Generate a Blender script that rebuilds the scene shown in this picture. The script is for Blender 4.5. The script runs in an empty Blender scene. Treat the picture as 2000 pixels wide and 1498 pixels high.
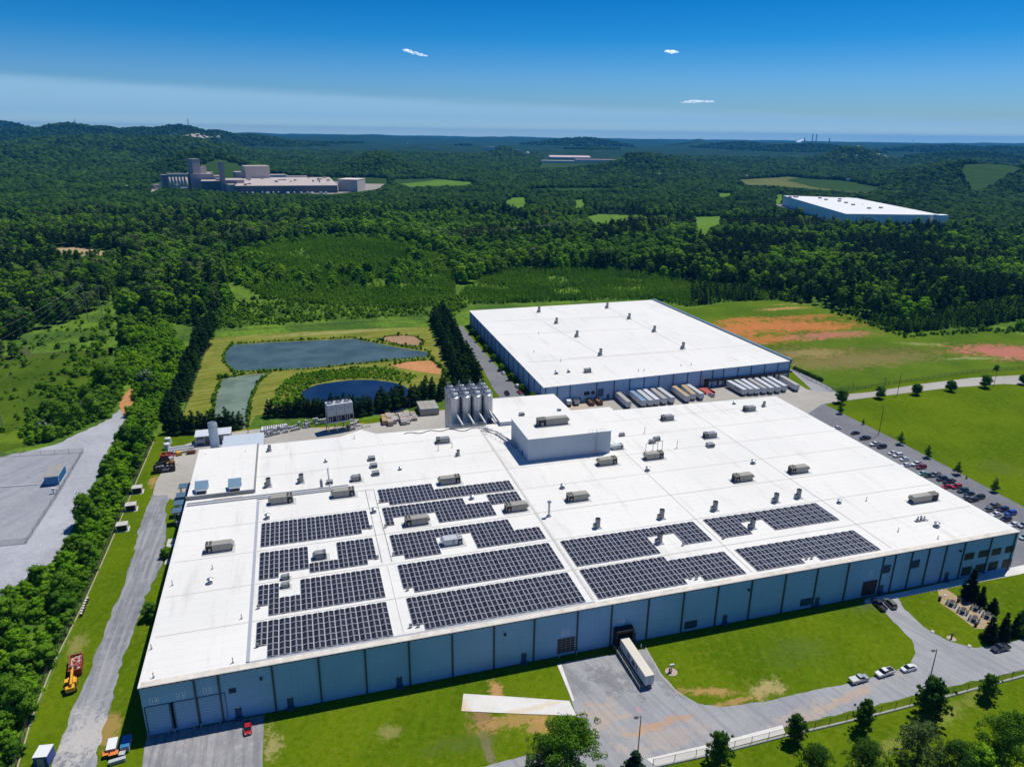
SUNE, SKYS, SKYSAT, VEIL, VEILC = 4.45, .106, 1.35, .85, (2.85, 5.1, 7.3)
HAZE, HAZEC, EXPO = 4e-5, (.04, .4, .97, 1), 0.0
GLOW = (6.0, 8.3, 8.0)
import bpy, math, random
from mathutils import Vector, noise
random.seed(7)
SC = bpy.context.scene
COL = SC.collection
# ---------------------------------------------------------------- survey camera and ground helpers (metres; x along the front wall, y away)
CX, CY, CZ = 43.4013, -159.5992, 140.1976
YAW, PIT, ROLL, FL = 0.2939, 0.3297, 0.0139, 1423.9662
def _b():
    cy, sy, cp, sp = math.cos(YAW), math.sin(YAW), math.cos(PIT), math.sin(PIT)
    f = Vector((sy*cp, cy*cp, -sp)); r = Vector((cy, -sy, 0)); u = r.cross(f)
    c, s = math.cos(ROLL), math.sin(ROLL)
    return c*r+s*u, -s*r+c*u, f
RR, UU, FF = _b()
CAMV = Vector((CX, CY, CZ))
def ray(px, py): return FF+(px-1000)/FL*RR+(749-py)/FL*UU
def G(px, py, z=0.0):
    d = ray(px, py); t = (z-CZ)/d.z
    return (CX+t*d.x, CY+t*d.y)
def P(x, y, z):
    d = Vector((x, y, z))-CAMV; w = d.dot(FF)
    return 1000+FL*d.dot(RR)/w, 749-FL*d.dot(UU)/w
def up(x, y, py):
    lo, hi = -50, 900
    for _ in range(50):
        m = (lo+hi)/2
        if P(x, y, m)[1] > py: lo = m
        else: hi = m
    return lo
def DD(px, py, dist):
    d = ray(px, py); t = dist/math.hypot(d.x, d.y)
    return CX+t*d.x, CY+t*d.y, CZ+t*d.z
def YP(px, py, y0):
    d = ray(px, py); t = (y0-CY)/d.y
    return CX+t*d.x, CZ+t*d.z
def inpoly(x, y, poly):
    c = False; j = len(poly)-1
    for i in range(len(poly)):
        xi, yi = poly[i]; xj, yj = poly[j]
        if (yi > y) != (yj > y) and x < (xj-xi)*(y-yi)/(yj-yi)+xi: c = not c
        j = i
    return c
# ---------------------------------------------------------------- scene tree helpers
def tag(o, label=None, cat=None, group=None, kind=None):
    if label: o['label'] = label
    if cat: o['category'] = cat
    if group: o['group'] = group
    if kind: o['kind'] = kind
    return o
def thing(name, label, cat, loc=(0, 0, 0), rz=0, group=None):
    o = bpy.data.objects.new(name, None); COL.objects.link(o)
    o.location = loc; o.rotation_euler = (0, 0, rz); o.empty_display_size = .3
    return tag(o, label, cat, group)
class MB:
    def __init__(s): s.v = []; s.f = []; s.m = []
    def poly(s, pts, m=0):
        b = len(s.v); s.v += [tuple(p) for p in pts]; s.f.append(tuple(range(b, b+len(pts)))); s.m.append(m); return s
    def box(s, cx, cy, z0, sx, sy, sz, rz=0, m=0, top=None, tx=1, ty=1):
        c, n = math.cos(rz), math.sin(rz); b = len(s.v)
        for k, (kx, ky) in ((0, (1, 1)), (1, (tx, ty))):
            for dx, dy in ((-1, -1), (1, -1), (1, 1), (-1, 1)):
                x, y = dx*sx/2*kx, dy*sy/2*ky
                s.v.append((cx+c*x-n*y, cy+n*x+c*y, z0+k*sz))
        for q in ((0, 3, 2, 1), (4, 5, 6, 7), (0, 1, 5, 4), (1, 2, 6, 5), (2, 3, 7, 6), (3, 0, 4, 7)):
            s.f.append(tuple(b+i for i in q)); s.m.append(top if (top is not None and q[0] == 4) else m)
        return s
    def prism(s, pts, z0, z1, m=0, top=None):
        n = len(pts); b = len(s.v)
        s.v += [(p[0], p[1], z0) for p in pts]+[(p[0], p[1], z1) for p in pts]
        for i in range(n):
            j = (i+1) % n; s.f.append((b+i, b+j, b+n+j, b+n+i)); s.m.append(m)
        s.f.append(tuple(range(b+n, b+2*n))); s.m.append(m if top is None else top)
        s.f.append(tuple(range(b+n-1, b-1, -1))); s.m.append(m)
        return s
    def cyl(s, p, q, r0, r1=None, n=10, m=0, caps=True):
        r1 = r0 if r1 is None else r1
        p, q = Vector(p), Vector(q); d = (q-p).normalized()
        a = Vector((0, 0, 1)) if abs(d.z) < .9 else Vector((1, 0, 0))
        u = d.cross(a).normalized(); w = d.cross(u); b = len(s.v)
        for c, r in ((p, r0), (q, r1)):
            for i in range(n):
                t = 2*math.pi*i/n; s.v.append(tuple(c+r*(math.cos(t)*u+math.sin(t)*w)))
        for i in range(n):
            j = (i+1) % n; s.f.append((b+i, b+n+i, b+n+j, b+j)); s.m.append(m)
        if caps: s.f.append(tuple(range(b, b+n))); s.f.append(tuple(range(b+2*n-1, b+n-1, -1))); s.m += [m, m]
        return s
    def pipe(s, pts, r, n=6, m=0):
        for a, b in zip(pts, pts[1:]): s.cyl(a, b, r, r, n, m)
        return s
    def mesh(s, name, mats, smooth=False):
        me = bpy.data.meshes.new(name); me.from_pydata(s.v, [], s.f)
        for x in (mats if isinstance(mats, (list, tuple)) else [mats]): me.materials.append(x)
        me.polygons.foreach_set('material_index', s.m)
        if smooth: me.polygons.foreach_set('use_smooth', [True]*len(s.f))
        me.update(); return me
    def build(s, name, mats, parent=None, loc=(0, 0, 0), rz=0, smooth=False):
        o = bpy.data.objects.new(name, s.mesh(name, mats, smooth)); COL.objects.link(o)
        o.location = loc; o.rotation_euler = (0, 0, rz)
        if parent is not None: o.parent = parent
        return o
CH = {}
def kids(o): return CH.get(o.name) or [c for c in o.children]
def copy_tree(o, parent=None, swap=None):
    c = o.copy(); COL.objects.link(c); c.parent = parent
    if swap:
        for i, sl in enumerate(c.material_slots):
            if sl.material and sl.material.name in swap:
                sl.link = 'OBJECT'; sl.material = swap[sl.material.name] if False else swap_m(o, i, swap)
    for ch in o.children: copy_tree(ch, c, swap)
    return c
def swap_m(o, i, swap): return swap[o.data.materials[i].name]
def dup(src, x, y, z=0, rz=0, label=None, swap=None, group=None, s=1):
    c = copy_tree(src, None, swap); c.location = (x, y, z); c.rotation_euler = (0, 0, rz); c.scale = (s, s, s)
    if label: c['label'] = label
    if group: c['group'] = group
    return c
# ---------------------------------------------------------------- materials
def newmat(name):
    m = bpy.data.materials.new(name); m.use_nodes = True
    return m, m.node_tree, m.node_tree.nodes['Principled BSDF']
def N(nt, t, **k):
    n = nt.nodes.new(t)
    for a, b in k.items():
        if a in n.inputs: n.inputs[a].default_value = b
        else: setattr(n, a, b)
    return n
def ln(nt, a, b): nt.links.new(a, b)
def mth(nt, op, a, b=None, clamp=False):
    n = nt.nodes.new('ShaderNodeMath'); n.operation = op; n.use_clamp = clamp
    for i, x in enumerate((a, b)):
        if x is None: continue
        if isinstance(x, (int, float)): n.inputs[i].default_value = x
        else: ln(nt, x, n.inputs[i])
    return n.outputs[0]
def mixc(nt, fac, a, b, bt='MIX'):
    n = nt.nodes.new('ShaderNodeMix'); n.data_type = 'RGBA'; n.blend_type = bt
    for i, x in ((0, fac), (6, a), (7, b)):
        if isinstance(x, (int, float)): n.inputs[i].default_value = x
        elif isinstance(x, tuple): n.inputs[i].default_value = (*x[:3], 1)
        else: ln(nt, x, n.inputs[i])
    return n.outputs[2]
def nz(nt, vec, scale, detail=4, rough=.6, dist=0):
    n = N(nt, 'ShaderNodeTexNoise'); n.inputs['Scale'].default_value = scale; n.inputs['Detail'].default_value = detail
    n.inputs['Roughness'].default_value = rough; n.inputs['Distortion'].default_value = dist
    if vec is not None: ln(nt, vec, n.inputs['Vector'])
    return n.outputs[0]
def sstep(nt, x, a, b):
    n = nt.nodes.new('ShaderNodeMapRange'); n.interpolation_type = 'SMOOTHSTEP'
    n.inputs['From Min'].default_value = a; n.inputs['From Max'].default_value = b; ln(nt, x, n.inputs['Value']); return n.outputs[0]
def geo(nt): return nt.nodes.new('ShaderNodeNewGeometry').outputs['Position']
def bump(nt, bs, h, st=.3, d=.1):
    n = N(nt, 'ShaderNodeBump'); n.inputs['Strength'].default_value = st; n.inputs['Distance'].default_value = d
    ln(nt, h, n.inputs['Height']); ln(nt, n.outputs[0], bs.inputs['Normal'])
def paint(name, col, rough=.5, metal=0, var=.12, scale=1.5, coord='obj'):
    m, nt, bs = newmat(name)
    tc = nt.nodes.new('ShaderNodeTexCoord').outputs['Object'] if coord == 'obj' else geo(nt)
    n = nz(nt, tc, scale, 5, .65)
    c = mixc(nt, n, tuple(x*(1-var*1.6) for x in col), tuple(min(1, x*(1+var)) for x in col))
    ln(nt, c, bs.inputs['Base Color'])
    bs.inputs['Roughness'].default_value = rough; bs.inputs['Metallic'].default_value = metal
    return m
def ground_mat(name, cols, s1=.05, s2=.6, patches=(), stripes=None, rough=.95, bstr=.4, fine=2.5, mott=1.0, spk=.8):
    """cols: dark, mid, light; patches: (px,py, rx, ry, angle, colour, softness, cut)"""
    m, nt, bs = newmat(name); p = geo(nt)
    a = nz(nt, p, s1, 4, .55); b = nz(nt, p, s2, 5, .7); f = nz(nt, p, fine, 3, .7)
    c = mixc(nt, sstep(nt, a, .35, .68), cols[0], cols[1])
    c = mixc(nt, mth(nt, 'MULTIPLY', sstep(nt, b, .45, .8), .8), c, cols[2])
    c = mixc(nt, mth(nt, 'MULTIPLY', sstep(nt, f, .3, .75), .45*mott), c, tuple(x*.5 for x in cols[0]))
    f2 = nz(nt, p, fine*.28, 5, .75, .5); c = mixc(nt, mth(nt, 'MULTIPLY', sstep(nt, f2, .46, .64), .42*mott), c, tuple(x*.52 for x in cols[0]))
    c = mixc(nt, mth(nt, 'MULTIPLY', sstep(nt, f2, .42, .26), .4*mott), c, tuple(min(1, x*1.25) for x in cols[2]))
    if stripes:
        ang, w, colr, st = stripes
        mp = N(nt, 'ShaderNodeMapping'); ln(nt, p, mp.inputs[0]); mp.inputs['Rotation'].default_value = (0, 0, ang)
        m2 = N(nt, 'ShaderNodeMapping'); ln(nt, mp.outputs[0], m2.inputs[0]); m2.inputs['Scale'].default_value = (w, w*.05, 1)
        wv = sstep(nt, nz(nt, m2.outputs[0], 1, 4, .6, .3), .42, .66)
        c = mixc(nt, mth(nt, 'MULTIPLY', wv, st), c, colr)
    if patches:
        sp = N(nt, 'ShaderNodeSeparateXYZ'); ln(nt, p, sp.inputs[0])
        pn = nz(nt, p, .12, 6, .7); pn2 = nz(nt, p, .3, 6, .8); pn3 = mth(nt, 'MULTIPLY', mth(nt, 'SUBTRACT', nz(nt, p, spk, 5, .85), .5), 4.2)
        k = mth(nt, 'ADD', mth(nt, 'MULTIPLY', mth(nt, 'SUBTRACT', pn, .5), 2.2), mth(nt, 'MULTIPLY', mth(nt, 'SUBTRACT', pn2, .5), 1.8))
        for (px, py, rx, ry, an, colr, amt) in patches:
            x0, y0 = G(px, py); ca, sa = math.cos(an), math.sin(an)
            dx = mth(nt, 'SUBTRACT', sp.outputs[0], x0); dy = mth(nt, 'SUBTRACT', sp.outputs[1], y0)
            u = mth(nt, 'ADD', mth(nt, 'MULTIPLY', dx, ca/rx), mth(nt, 'MULTIPLY', dy, sa/rx))
            v = mth(nt, 'ADD', mth(nt, 'MULTIPLY', dx, -sa/ry), mth(nt, 'MULTIPLY', dy, ca/ry))
            d = mth(nt, 'SQRT', mth(nt, 'ADD', mth(nt, 'MULTIPLY', u, u), mth(nt, 'MULTIPLY', v, v)))
            w = mth(nt, 'SUBTRACT', mth(nt, 'ADD', k, 1.0), d)
            w = mth(nt, 'ADD', mth(nt, 'MULTIPLY', w, 1.5), pn3)
            c = mixc(nt, mth(nt, 'MULTIPLY', sstep(nt, w, .1, 1.0), amt), c, colr)
    ln(nt, c, bs.inputs['Base Color']); bs.inputs['Roughness'].default_value = rough
    bs.inputs['Specular IOR Level'].default_value = 0
    bump(nt, bs, f, bstr, .3)
    return m
def leaf_mat(name, dark, light, tr=.3, pale=None):
    m, nt, bs = newmat(name)
    oi = nt.nodes.new('ShaderNodeObjectInfo'); ge = nt.nodes.new('ShaderNodeNewGeometry')
    big = nz(nt, oi.outputs['Location'], .012, 2)
    f = mth(nt, 'ADD', mth(nt, 'MULTIPLY', oi.outputs['Random'], .45), mth(nt, 'MULTIPLY', ge.outputs['Random Per Island'], .28))
    f = mth(nt, 'ADD', f, mth(nt, 'MULTIPLY', mth(nt, 'SUBTRACT', big, .5), 1.3), clamp=True)
    c = mixc(nt, f, dark, light)
    if pale: c = mixc(nt, sstep(nt, ge.outputs['Random Per Island'], .72, .8), c, pale)
    ln(nt, c, bs.inputs['Base Color']); bs.inputs['Roughness'].default_value = .85
    bs.inputs['Specular IOR Level'].default_value = .06
    t = N(nt, 'ShaderNodeBsdfTranslucent'); ln(nt, c, t.inputs[0])
    mx = nt.nodes.new('ShaderNodeMixShader'); mx.inputs[0].default_value = tr
    ln(nt, bs.outputs[0], mx.inputs[1]); ln(nt, t.outputs[0], mx.inputs[2])
    ln(nt, mx.outputs[0], nt.nodes['Material Output'].inputs[0])
    return m
def glassy(name, col, rough=.08):
    m, nt, bs = newmat(name)
    n = nz(nt, geo(nt), .6, 3)
    ln(nt, mixc(nt, n, tuple(x*.6 for x in col), tuple(x*1.4 for x in col)), bs.inputs['Base Color'])
    bs.inputs['Roughness'].default_value = rough; bs.inputs['Specular IOR Level'].default_value = .6
    return m
def carpaint(name, col, metal=.0):
    m = paint(name, col, .3, metal, .05, 2); m.node_tree.nodes['Principled BSDF'].inputs['Coat Weight'].default_value = .6
    return m
M = dict(
    white=paint('white_metal', (.72, .73, .72), .45, 0, .06), steel=paint('galvanised_steel', (.42, .44, .46), .35, .7, .15),
    silo=paint('silo_aluminium', (.46, .48, .52), .32, .75, .2, .6), beige=paint('beige_sheet_metal', (.34, .32, .27), .55, .1, .16, .8),
    grey=paint('grey_sheet_metal', (.27, .28, .28), .5, .2, .15), lgrey=paint('light_grey_sheet', (.5, .52, .52), .5, .1, .1),
    dark=paint('dark_metal', (.03, .032, .035), .5, .3, .2), black=paint('black_rubber', (.012, .012, .013), .8, 0, .1),
    slot=paint('dark_opening', (.012, .014, .018), .7, 0, .1), blue=paint('blue_canopy', (.06, .13, .2), .6, 0, .12),
    hood=paint('blue_grey_hood', (.14, .25, .34), .5, .1, .1), wood=paint('pallet_wood', (.42, .28, .14), .8, 0, .25, 1),
    card=paint('cardboard_boxes', (.42, .33, .25), .85, 0, .2, 1), greybox=paint('grey_stacked_goods', (.42, .39, .38), .8, 0, .2, 1),
    rust=paint('rusty_steel', (.2, .09, .045), .75, .2, .35, 1.2), red=carpaint('red_paint', (.5, .012, .012)),
    redm=paint('faded_red_metal', (.38, .05, .04), .6, 0, .2), orange=paint('orange_plastic', (.75, .2, .03), .6, 0, .1),
    yellow=paint('yellow_machine_paint', (.75, .38, .02), .45, 0, .12), conc=paint('pale_concrete', (.5, .48, .43), .9, 0, .12, .5),
    bluep=paint('bright_blue_panel', (.03, .2, .42), .5, 0, .1), navy=paint('navy_plastic', (.02, .05, .25), .5, 0, .1),
    bark=paint('bark', (.09, .065, .045), .9, 0, .3, 2), glass=glassy('dark_glass', (.01, .014, .02)),
    wglass=paint('window_glass', (.012, .014, .018), .6, 0, .3), frame=paint('bronze_frame', (.05, .04, .035), .5, .3, .1),
    num=paint('white_lettering', (.92, .93, .95), .6, 0, .03), txt=paint('dark_lettering', (.02, .02, .03), .6, 0, .03),
    chrome=paint('chrome_trim', (.6, .6, .62), .2, .9, .05), lamp=paint('clear_headlamp', (.55, .57, .6), .15, .2, .05),
    tail=paint('red_tail_lamp', (.25, .01, .01), .3, 0, .05), trunkw=paint('weathered_pole_wood', (.3, .27, .23), .85, 0, .2, 1),
    wire=paint('power_cable', (.4, .4, .38), .5, .5, .05), tank=paint('light_tank_plastic', (.62, .63, .62), .5, 0, .1),
    trfaded=paint('weathered_aluminium_roof', (.42, .4, .34), .5, .3, .15, .4), trwhite=paint('white_trailer_skin', (.6, .62, .64), .45, 0, .08, .5),
    trtan=paint('tan_stained_roof', (.45, .32, .16), .7, 0, .2, .3), trblue=paint('blue_streaked_roof', (.2, .32, .45), .5, 0, .3, .3),
    membr=paint('pale_blue_membrane', (.5, .57, .62), .6, 0, .08, .4),
)
SB = dict(
    tower=paint('factory_concrete_dark', (.33, .31, .32), .8, 0, .1, .05, 'w'), fwall=paint('factory_concrete', (.5, .42, .41), .8, 0, .12, .05, 'w'),
    fpink=paint('factory_tan_cladding', (.64, .55, .48), .8, 0, .1, .05, 'w'), froof=paint('factory_roof_gravel', (.5, .43, .38), .9, 0, .2, .04, 'w'),
    fsilo=paint('factory_silo_concrete', (.75, .64, .54), .8, 0, .1, .05, 'w'), fdark=paint('factory_dark_wall', (.16, .16, .18), .8, 0, .1, .05, 'w'),
    brick=paint('far_red_brick', (.36, .15, .15), .85, 0, .15, .02, 'w'), stack=paint('far_chimney_concrete', (.12, .14, .17), .9, 0, .1, .02, 'w'))
# ---------------------------------------------------------------- terrain
HILLS = []   # x, y, height, across sigma, depth sigma
def hill(px, py, dist, wpx, trees=14, depth=None):
    x, y, z = DD(px, py, dist)
    HILLS.append((x, y, max(3, z-(min(24, trees*2) if dist > 4000 else trees)), wpx/FL*dist, depth or max(wpx/FL*dist*1.2, dist*.08)))
for a in ((-10, 233, 8500, 50), (60, 247, 6500, 60), (130, 240, 6600, 60), (200, 246, 6500, 50), (345, 241, 6200, 60), (275, 245, 6300, 60), (420, 251, 6200, 45), (480, 259, 6500, 60), (200, 262, 4600, 120), (330, 268, 4000, 90),
          (-150, 240, 7000, 80), (1120, 268, 10000, 45), (1365, 269, 12000, 17), (1360, 274, 9000, 45), (1520, 275, 10000, 25), (1450, 277, 8000, 60),
          (1667, 286, 4600, 34), (1660, 277, 14000, 40), (1750, 277.5, 14000, 25), (1820, 278.5, 9000, 60), (1990, 284, 8000, 60), (1250, 271, 14000, 60), (1000, 268, 14000, 80), (800, 266, 13000, 80), (620, 264, 14000, 60), (1440, 276, 12000, 70), (1560, 280, 7000, 90), (1900, 290, 5500, 80), (1150, 285, 6000, 90), (880, 281, 7000, 100), (700, 275, 8000, 100), (2150, 280, 7000, 80),
          (395, 290, 2700, 55), (740, 294, 2900, 38), (985, 281, 5200, 16), (1930, 312, 2900, 90), (1250, 300, 3400, 60), (560, 275, 6000, 60), (60, 285, 3600, 90)):
    hill(*a)
for k in range(26):   # far ridge line along the horizon
    px = -500+k*125+random.uniform(-40, 40)
    base = 254.7+(px-500)*.0139
    hill(px, base+random.uniform(5.6, 7.4), random.uniform(16500, 21500), random.uniform(50, 120), 0, 2000)
for k in range(60):
    dist = random.uniform(8000, 19000); px = random.uniform(-200, 2200); x, y, _ = DD(px, 300, dist)
    lim = 140-(6+random.uniform(0, 10))*dist/1424; HILLS.append((x, y, max(15, lim), random.uniform(350, 1100), random.uniform(500, 900)))
x, y, z = DD(655, 474, 830)
HILLS.append((x, y, 21, 85, 120)); KN = (x, y)
x, y, z = DD(560, 520, 760); HILLS.append((x, y, 8, 60, 70))
def hgt(x, y):
    dx, dy = x-CX, y-CY; d = math.hypot(dx, dy)
    if d < 560: return 0.0
    h = 0.0; ux, uy = dx/d, dy/d
    for hx, hy, H, sa, sd in HILLS:
        ex, ey = x-hx, y-hy
        al = math.hypot(hx-CX, hy-CY); vx, vy = (hx-CX)/al, (hy-CY)/al
        r = (ex*vx+ey*vy)/sd; a = (ex*vy-ey*vx)/sa
        q = r*r+a*a
        if q < 12: h = max(h, H*math.exp(-q/2))
    if d > 2300:
        k = min(1, (d-2300)/5000)
        n = noise.noise(Vector((x/900, y/900, 3.1)))+.5*noise.noise(Vector((x/330, y/330, 9.7)))
        h += (n+.25)*24*k
    return h
rings = [12*(1.0405**k) for k in range(1000) if 12*(1.0405**k) < 24500]+[25500]
NA = 900; v = []; f = []
for r in rings:
    for i in range(NA):
        t = 2*math.pi*i/NA; x, y = CX+r*math.sin(t), CY+r*math.cos(t)
        v.append((x, y, hgt(x, y) if abs(((t-YAW+math.pi) % (2*math.pi))-math.pi) < 1.2 else 0))
for j in range(len(rings)-1):
    for i in range(NA):
        k = (i+1) % NA; f.append((j*NA+i, j*NA+k, (j+1)*NA+k, (j+1)*NA+i))
f.append(tuple(range(NA)))
me = bpy.data.meshes.new('terrain'); me.from_pydata(v, [], f); me.polygons.foreach_set('use_smooth', [True]*len(f))
TERR = bpy.data.objects.new('terrain', me); COL.objects.link(TERR); tag(TERR, kind='structure')
m, nt, bs = newmat('terrain_ground'); p = geo(nt)
g1 = nz(nt, p, .02, 5, .6); g2 = nz(nt, p, .3, 5, .7); g3 = nz(nt, p, 1.6, 4, .7)
near = mixc(nt, sstep(nt, g1, .38, .62), (.045, .12, .01), (.13, .24, .015))
near = mixc(nt, mth(nt, 'MULTIPLY', sstep(nt, g2, .42, .7), .7), near, (.05, .075, .025))
near = mixc(nt, mth(nt, 'MULTIPLY', sstep(nt, g3, .45, .75), .5), near, (.17, .18, .06))
c1 = nz(nt, p, .0016, 4, .6); c2 = nz(nt, p, .012, 5, .75); vo = N(nt, 'ShaderNodeTexVoronoi'); vo.inputs['Scale'].default_value = .05; ln(nt, p, vo.inputs['Vector'])
far = mixc(nt, sstep(nt, c2, .35, .7), (.006, .028, .012), (.04, .095, .025))
far = mixc(nt, mth(nt, 'MULTIPLY', sstep(nt, vo.outputs[0], .1, .8), .6), far, (.008, .026, .012))
far = mixc(nt, sstep(nt, c1, .74, .78), far, (.12, .2, .06))
cd = nt.nodes.new('ShaderNodeVectorMath'); cd.operation = 'DISTANCE'; ln(nt, p, cd.inputs[0]); cd.inputs[1].default_value = (CX, CY, 0)
fl = mixc(nt, sstep(nt, cd.outputs['Value'], 900, 1000), near, (.03, .07, .012))
ln(nt, mixc(nt, sstep(nt, cd.outputs['Value'], 3500, 5200), fl, far), bs.inputs['Base Color'])
bs.inputs['Roughness'].default_value = 1; bs.inputs['Specular IOR Level'].default_value = .05
bump(nt, bs, c2, 1, 14)
me.materials.append(m)
# ---------------------------------------------------------------- sheets
def smooth(pts, n=4):
    out = []; L = len(pts)
    for i in range(L):
        p0, p1, p2, p3 = (pts[(i+k-1) % L] for k in range(4))
        for j in range(n):
            t = j/n
            out.append(tuple(.5*((2*p1[a])+(-p0[a]+p2[a])*t+(2*p0[a]-5*p1[a]+4*p2[a]-p3[a])*t*t+(-p0[a]+3*p1[a]-3*p2[a]+p3[a])*t**3) for a in (0, 1)))
    return out
def sheet(name, px, z, mat, sm=False, world=False, wob=0, kind='structure'):
    pts = [p if world else G(*p) for p in px]
    if sm: pts = smooth(pts)
    if wob:
        q = []
        L = len(pts)
        for i in range(L):
            a, b = pts[i], pts[(i+1) % L]; n = max(1, int(math.dist(a, b)/1.6))
            for j in range(n):
                x, y = a[0]+(b[0]-a[0])*j/n, a[1]+(b[1]-a[1])*j/n
                q.append((x+wob*noise.noise(Vector((x*.3, y*.3, 1))), y+wob*noise.noise(Vector((x*.3, y*.3, 7)))))
        pts = q
    mb = MB(); mb.poly([(a, b, 0) for a, b in pts])
    import bmesh
    me = mb.mesh(name, mat); bm = bmesh.new(); bm.from_mesh(me); bmesh.ops.triangulate(bm, faces=bm.faces[:])
    for fc in bm.faces:
        if fc.normal.z < 0: fc.normal_flip()
    bm.to_mesh(me); bm.free()
    o = bpy.data.objects.new(name, me); COL.objects.link(o); o.location.z = z; tag(o, kind=kind)
    return o
SAND = (.5, .27, .12); TAN = (.42, .33, .15); ORG = (.46, .17, .055); PINK = (.42, .16, .11)
LAWN = ground_mat('mown_lawn_grass', ((.075, .14, .003), (.13, .195, .004), (.22, .235, .025)), .03, .45, stripes=(.35, .35, (.1, .17, .006), .45),
    patches=((968, 1350, 2.2, 5, 0, SAND, .8), (940, 1400, 3.5, 7, .1, (.3, .17, .09), .8), (950, 1455, 1.5, 7, 0, (.22, .17, .11), .7), (1010, 1405, 18, 3, 0, SAND, .55), (1060, 1418, 9, 3, 0, SAND, .6), (1495, 1345, 7, 4, .3, TAN, .8), (1380, 1350, 10, 2.0, -.3, SAND, .65), (1440, 1370, 9, 1.5, 0, SAND, .6),
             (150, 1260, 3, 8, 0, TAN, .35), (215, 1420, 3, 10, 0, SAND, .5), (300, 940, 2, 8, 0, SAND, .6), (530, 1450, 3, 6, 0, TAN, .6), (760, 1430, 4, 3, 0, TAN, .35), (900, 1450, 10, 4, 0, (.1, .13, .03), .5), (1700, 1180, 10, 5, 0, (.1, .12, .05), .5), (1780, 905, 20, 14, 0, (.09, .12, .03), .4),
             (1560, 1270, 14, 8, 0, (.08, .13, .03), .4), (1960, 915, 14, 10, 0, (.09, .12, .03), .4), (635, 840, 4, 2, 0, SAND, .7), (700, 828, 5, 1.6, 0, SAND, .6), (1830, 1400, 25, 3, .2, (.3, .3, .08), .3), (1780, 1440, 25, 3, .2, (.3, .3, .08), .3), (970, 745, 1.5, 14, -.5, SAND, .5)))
sheet('lawn', [(0, 1560), (302, 853), (480, 836), (700, 822), (870, 796), (930, 740), (885, 626), (925, 600), (1275, 586), (1560, 712), (1640, 770), (1760, 742), (1960, 722), (2500, 700), (3300, 1700), (900, 2200), (-200, 2000)], .02, LAWN)
FIELD = ground_mat('rough_field_grass', ((.07, .14, .01), (.12, .2, .012), (.2, .21, .04)), .02, .35, spk=.35,
    patches=((1510, 636, 75, 26, -.1, ORG, .95), (1440, 645, 34, 22, 0, ORG, .9), (1450, 625, 30, 10, 0, ORG, .8), (1530, 603, 30, 6, 0, SAND, .75), (1480, 664, 55, 16, 0, ORG, .8), (1620, 655, 52, 12, 0, PINK, .85), (1600, 640, 50, 14, 0, ORG, .85), (1560, 620, 50, 9, 0, ORG, .6), (1650, 700, 110, 26, 0, (.16, .12, .04), .6), (1680, 705, 90, 20, 0, (.24, .19, .08), .5), (1560, 690, 60, 20, 0, (.2, .13, .05), .6), (1590, 690, 30, 14, 0, TAN, .35), (1965, 685, 50, 20, -.3, PINK, .97), (1995, 692, 50, 22, -.3, PINK, .95),
             (1800, 672, 22, 5, -.3, (.3, .33, .12), .5), (1900, 700, 30, 4, -.2, (.35, .38, .16), .5), (1580, 592, 40, 4, 0, TAN, .6)))
sheet('field', [(1275, 584), (1345, 604), (1420, 592), (1530, 586), (1600, 598), (1680, 622), (1770, 652), (1850, 645), (1930, 640), (2000, 655), (2500, 700), (1960, 724), (1760, 744), (1660, 762), (1610, 760), (1540, 712), (1500, 690)], .05, FIELD, wob=3)
MEADOW = ground_mat('left_meadow_grass', ((.05, .1, .010), (.1, .17, .012), (.15, .17, .03)), .03, .4,
    patches=((110, 680, 55, 22, .2, (.075, .085, .04), .85), (150, 640, 26, 30, 0, (.2, .19, .1), .5), (60, 850, 40, 12, 0, (.16, .24, .02), .5)))
sheet('meadow', [(-300, 950), (0, 885), (90, 865), (150, 800), (180, 760), (215, 700), (230, 660), (215, 600), (240, 555), (200, 552), (160, 580), (110, 640), (0, 700), (-300, 760)], .03, MEADOW, wob=4)
BANK = ground_mat('striped_mown_bank', ((.13, .17, .018), (.2, .225, .03), (.3, .29, .08)), .04, .3, stripes=(1.3, .5, (.36, .32, .09), .5),
    patches=((650, 650, 60, 5, 0, (.34, .32, .14), .6), (462, 692, 5, 5, 0, (.4, .36, .3), .8)))
sheet('mown_bank', [(357, 812), (413, 652), (520, 646), (640, 638), (800, 627), (835, 628), (845, 655), (893, 722), (870, 745), (840, 762), (500, 812), (478, 846), (420, 846)], .05, BANK, wob=1)
def water(name, col, rough=.08):
    m, nt, bs = newmat(name); p = geo(nt); n = nz(nt, p, .06, 5, .6); n2 = nz(nt, p, .9, 3)
    ln(nt, mixc(nt, sstep(nt, n, .35, .65), col, tuple(x*1.5+.004 for x in col)), bs.inputs['Base Color'])
    bs.inputs['Roughness'].default_value = rough; bs.inputs['Specular IOR Level'].default_value = .3; bump(nt, bs, n2, .12, .05); return m
W1 = water('pond_water', (.05, .08, .07), .28); W2 = water('green_pond_water', (.12, .16, .105), .35); W3 = water('deep_blue_pond_water', (.006, .016, .04), .1)
MUD = ground_mat('muddy_water', ((.36, .23, .14), (.42, .26, .15), (.46, .3, .18)), .05, .3, rough=.5)
MUD2 = ground_mat('orange_clay_basin', ((.5, .24, .1), (.58, .28, .12), (.62, .33, .16)), .05, .3)
sheet('pond_water', [(440, 688), (452, 674), (530, 669), (620, 665), (690, 662), (722, 668), (780, 680), (838, 688), (834, 697), (760, 703), (700, 709), (600, 719), (520, 723), (455, 724), (438, 708)], .09, W1, wob=1.2)
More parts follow.
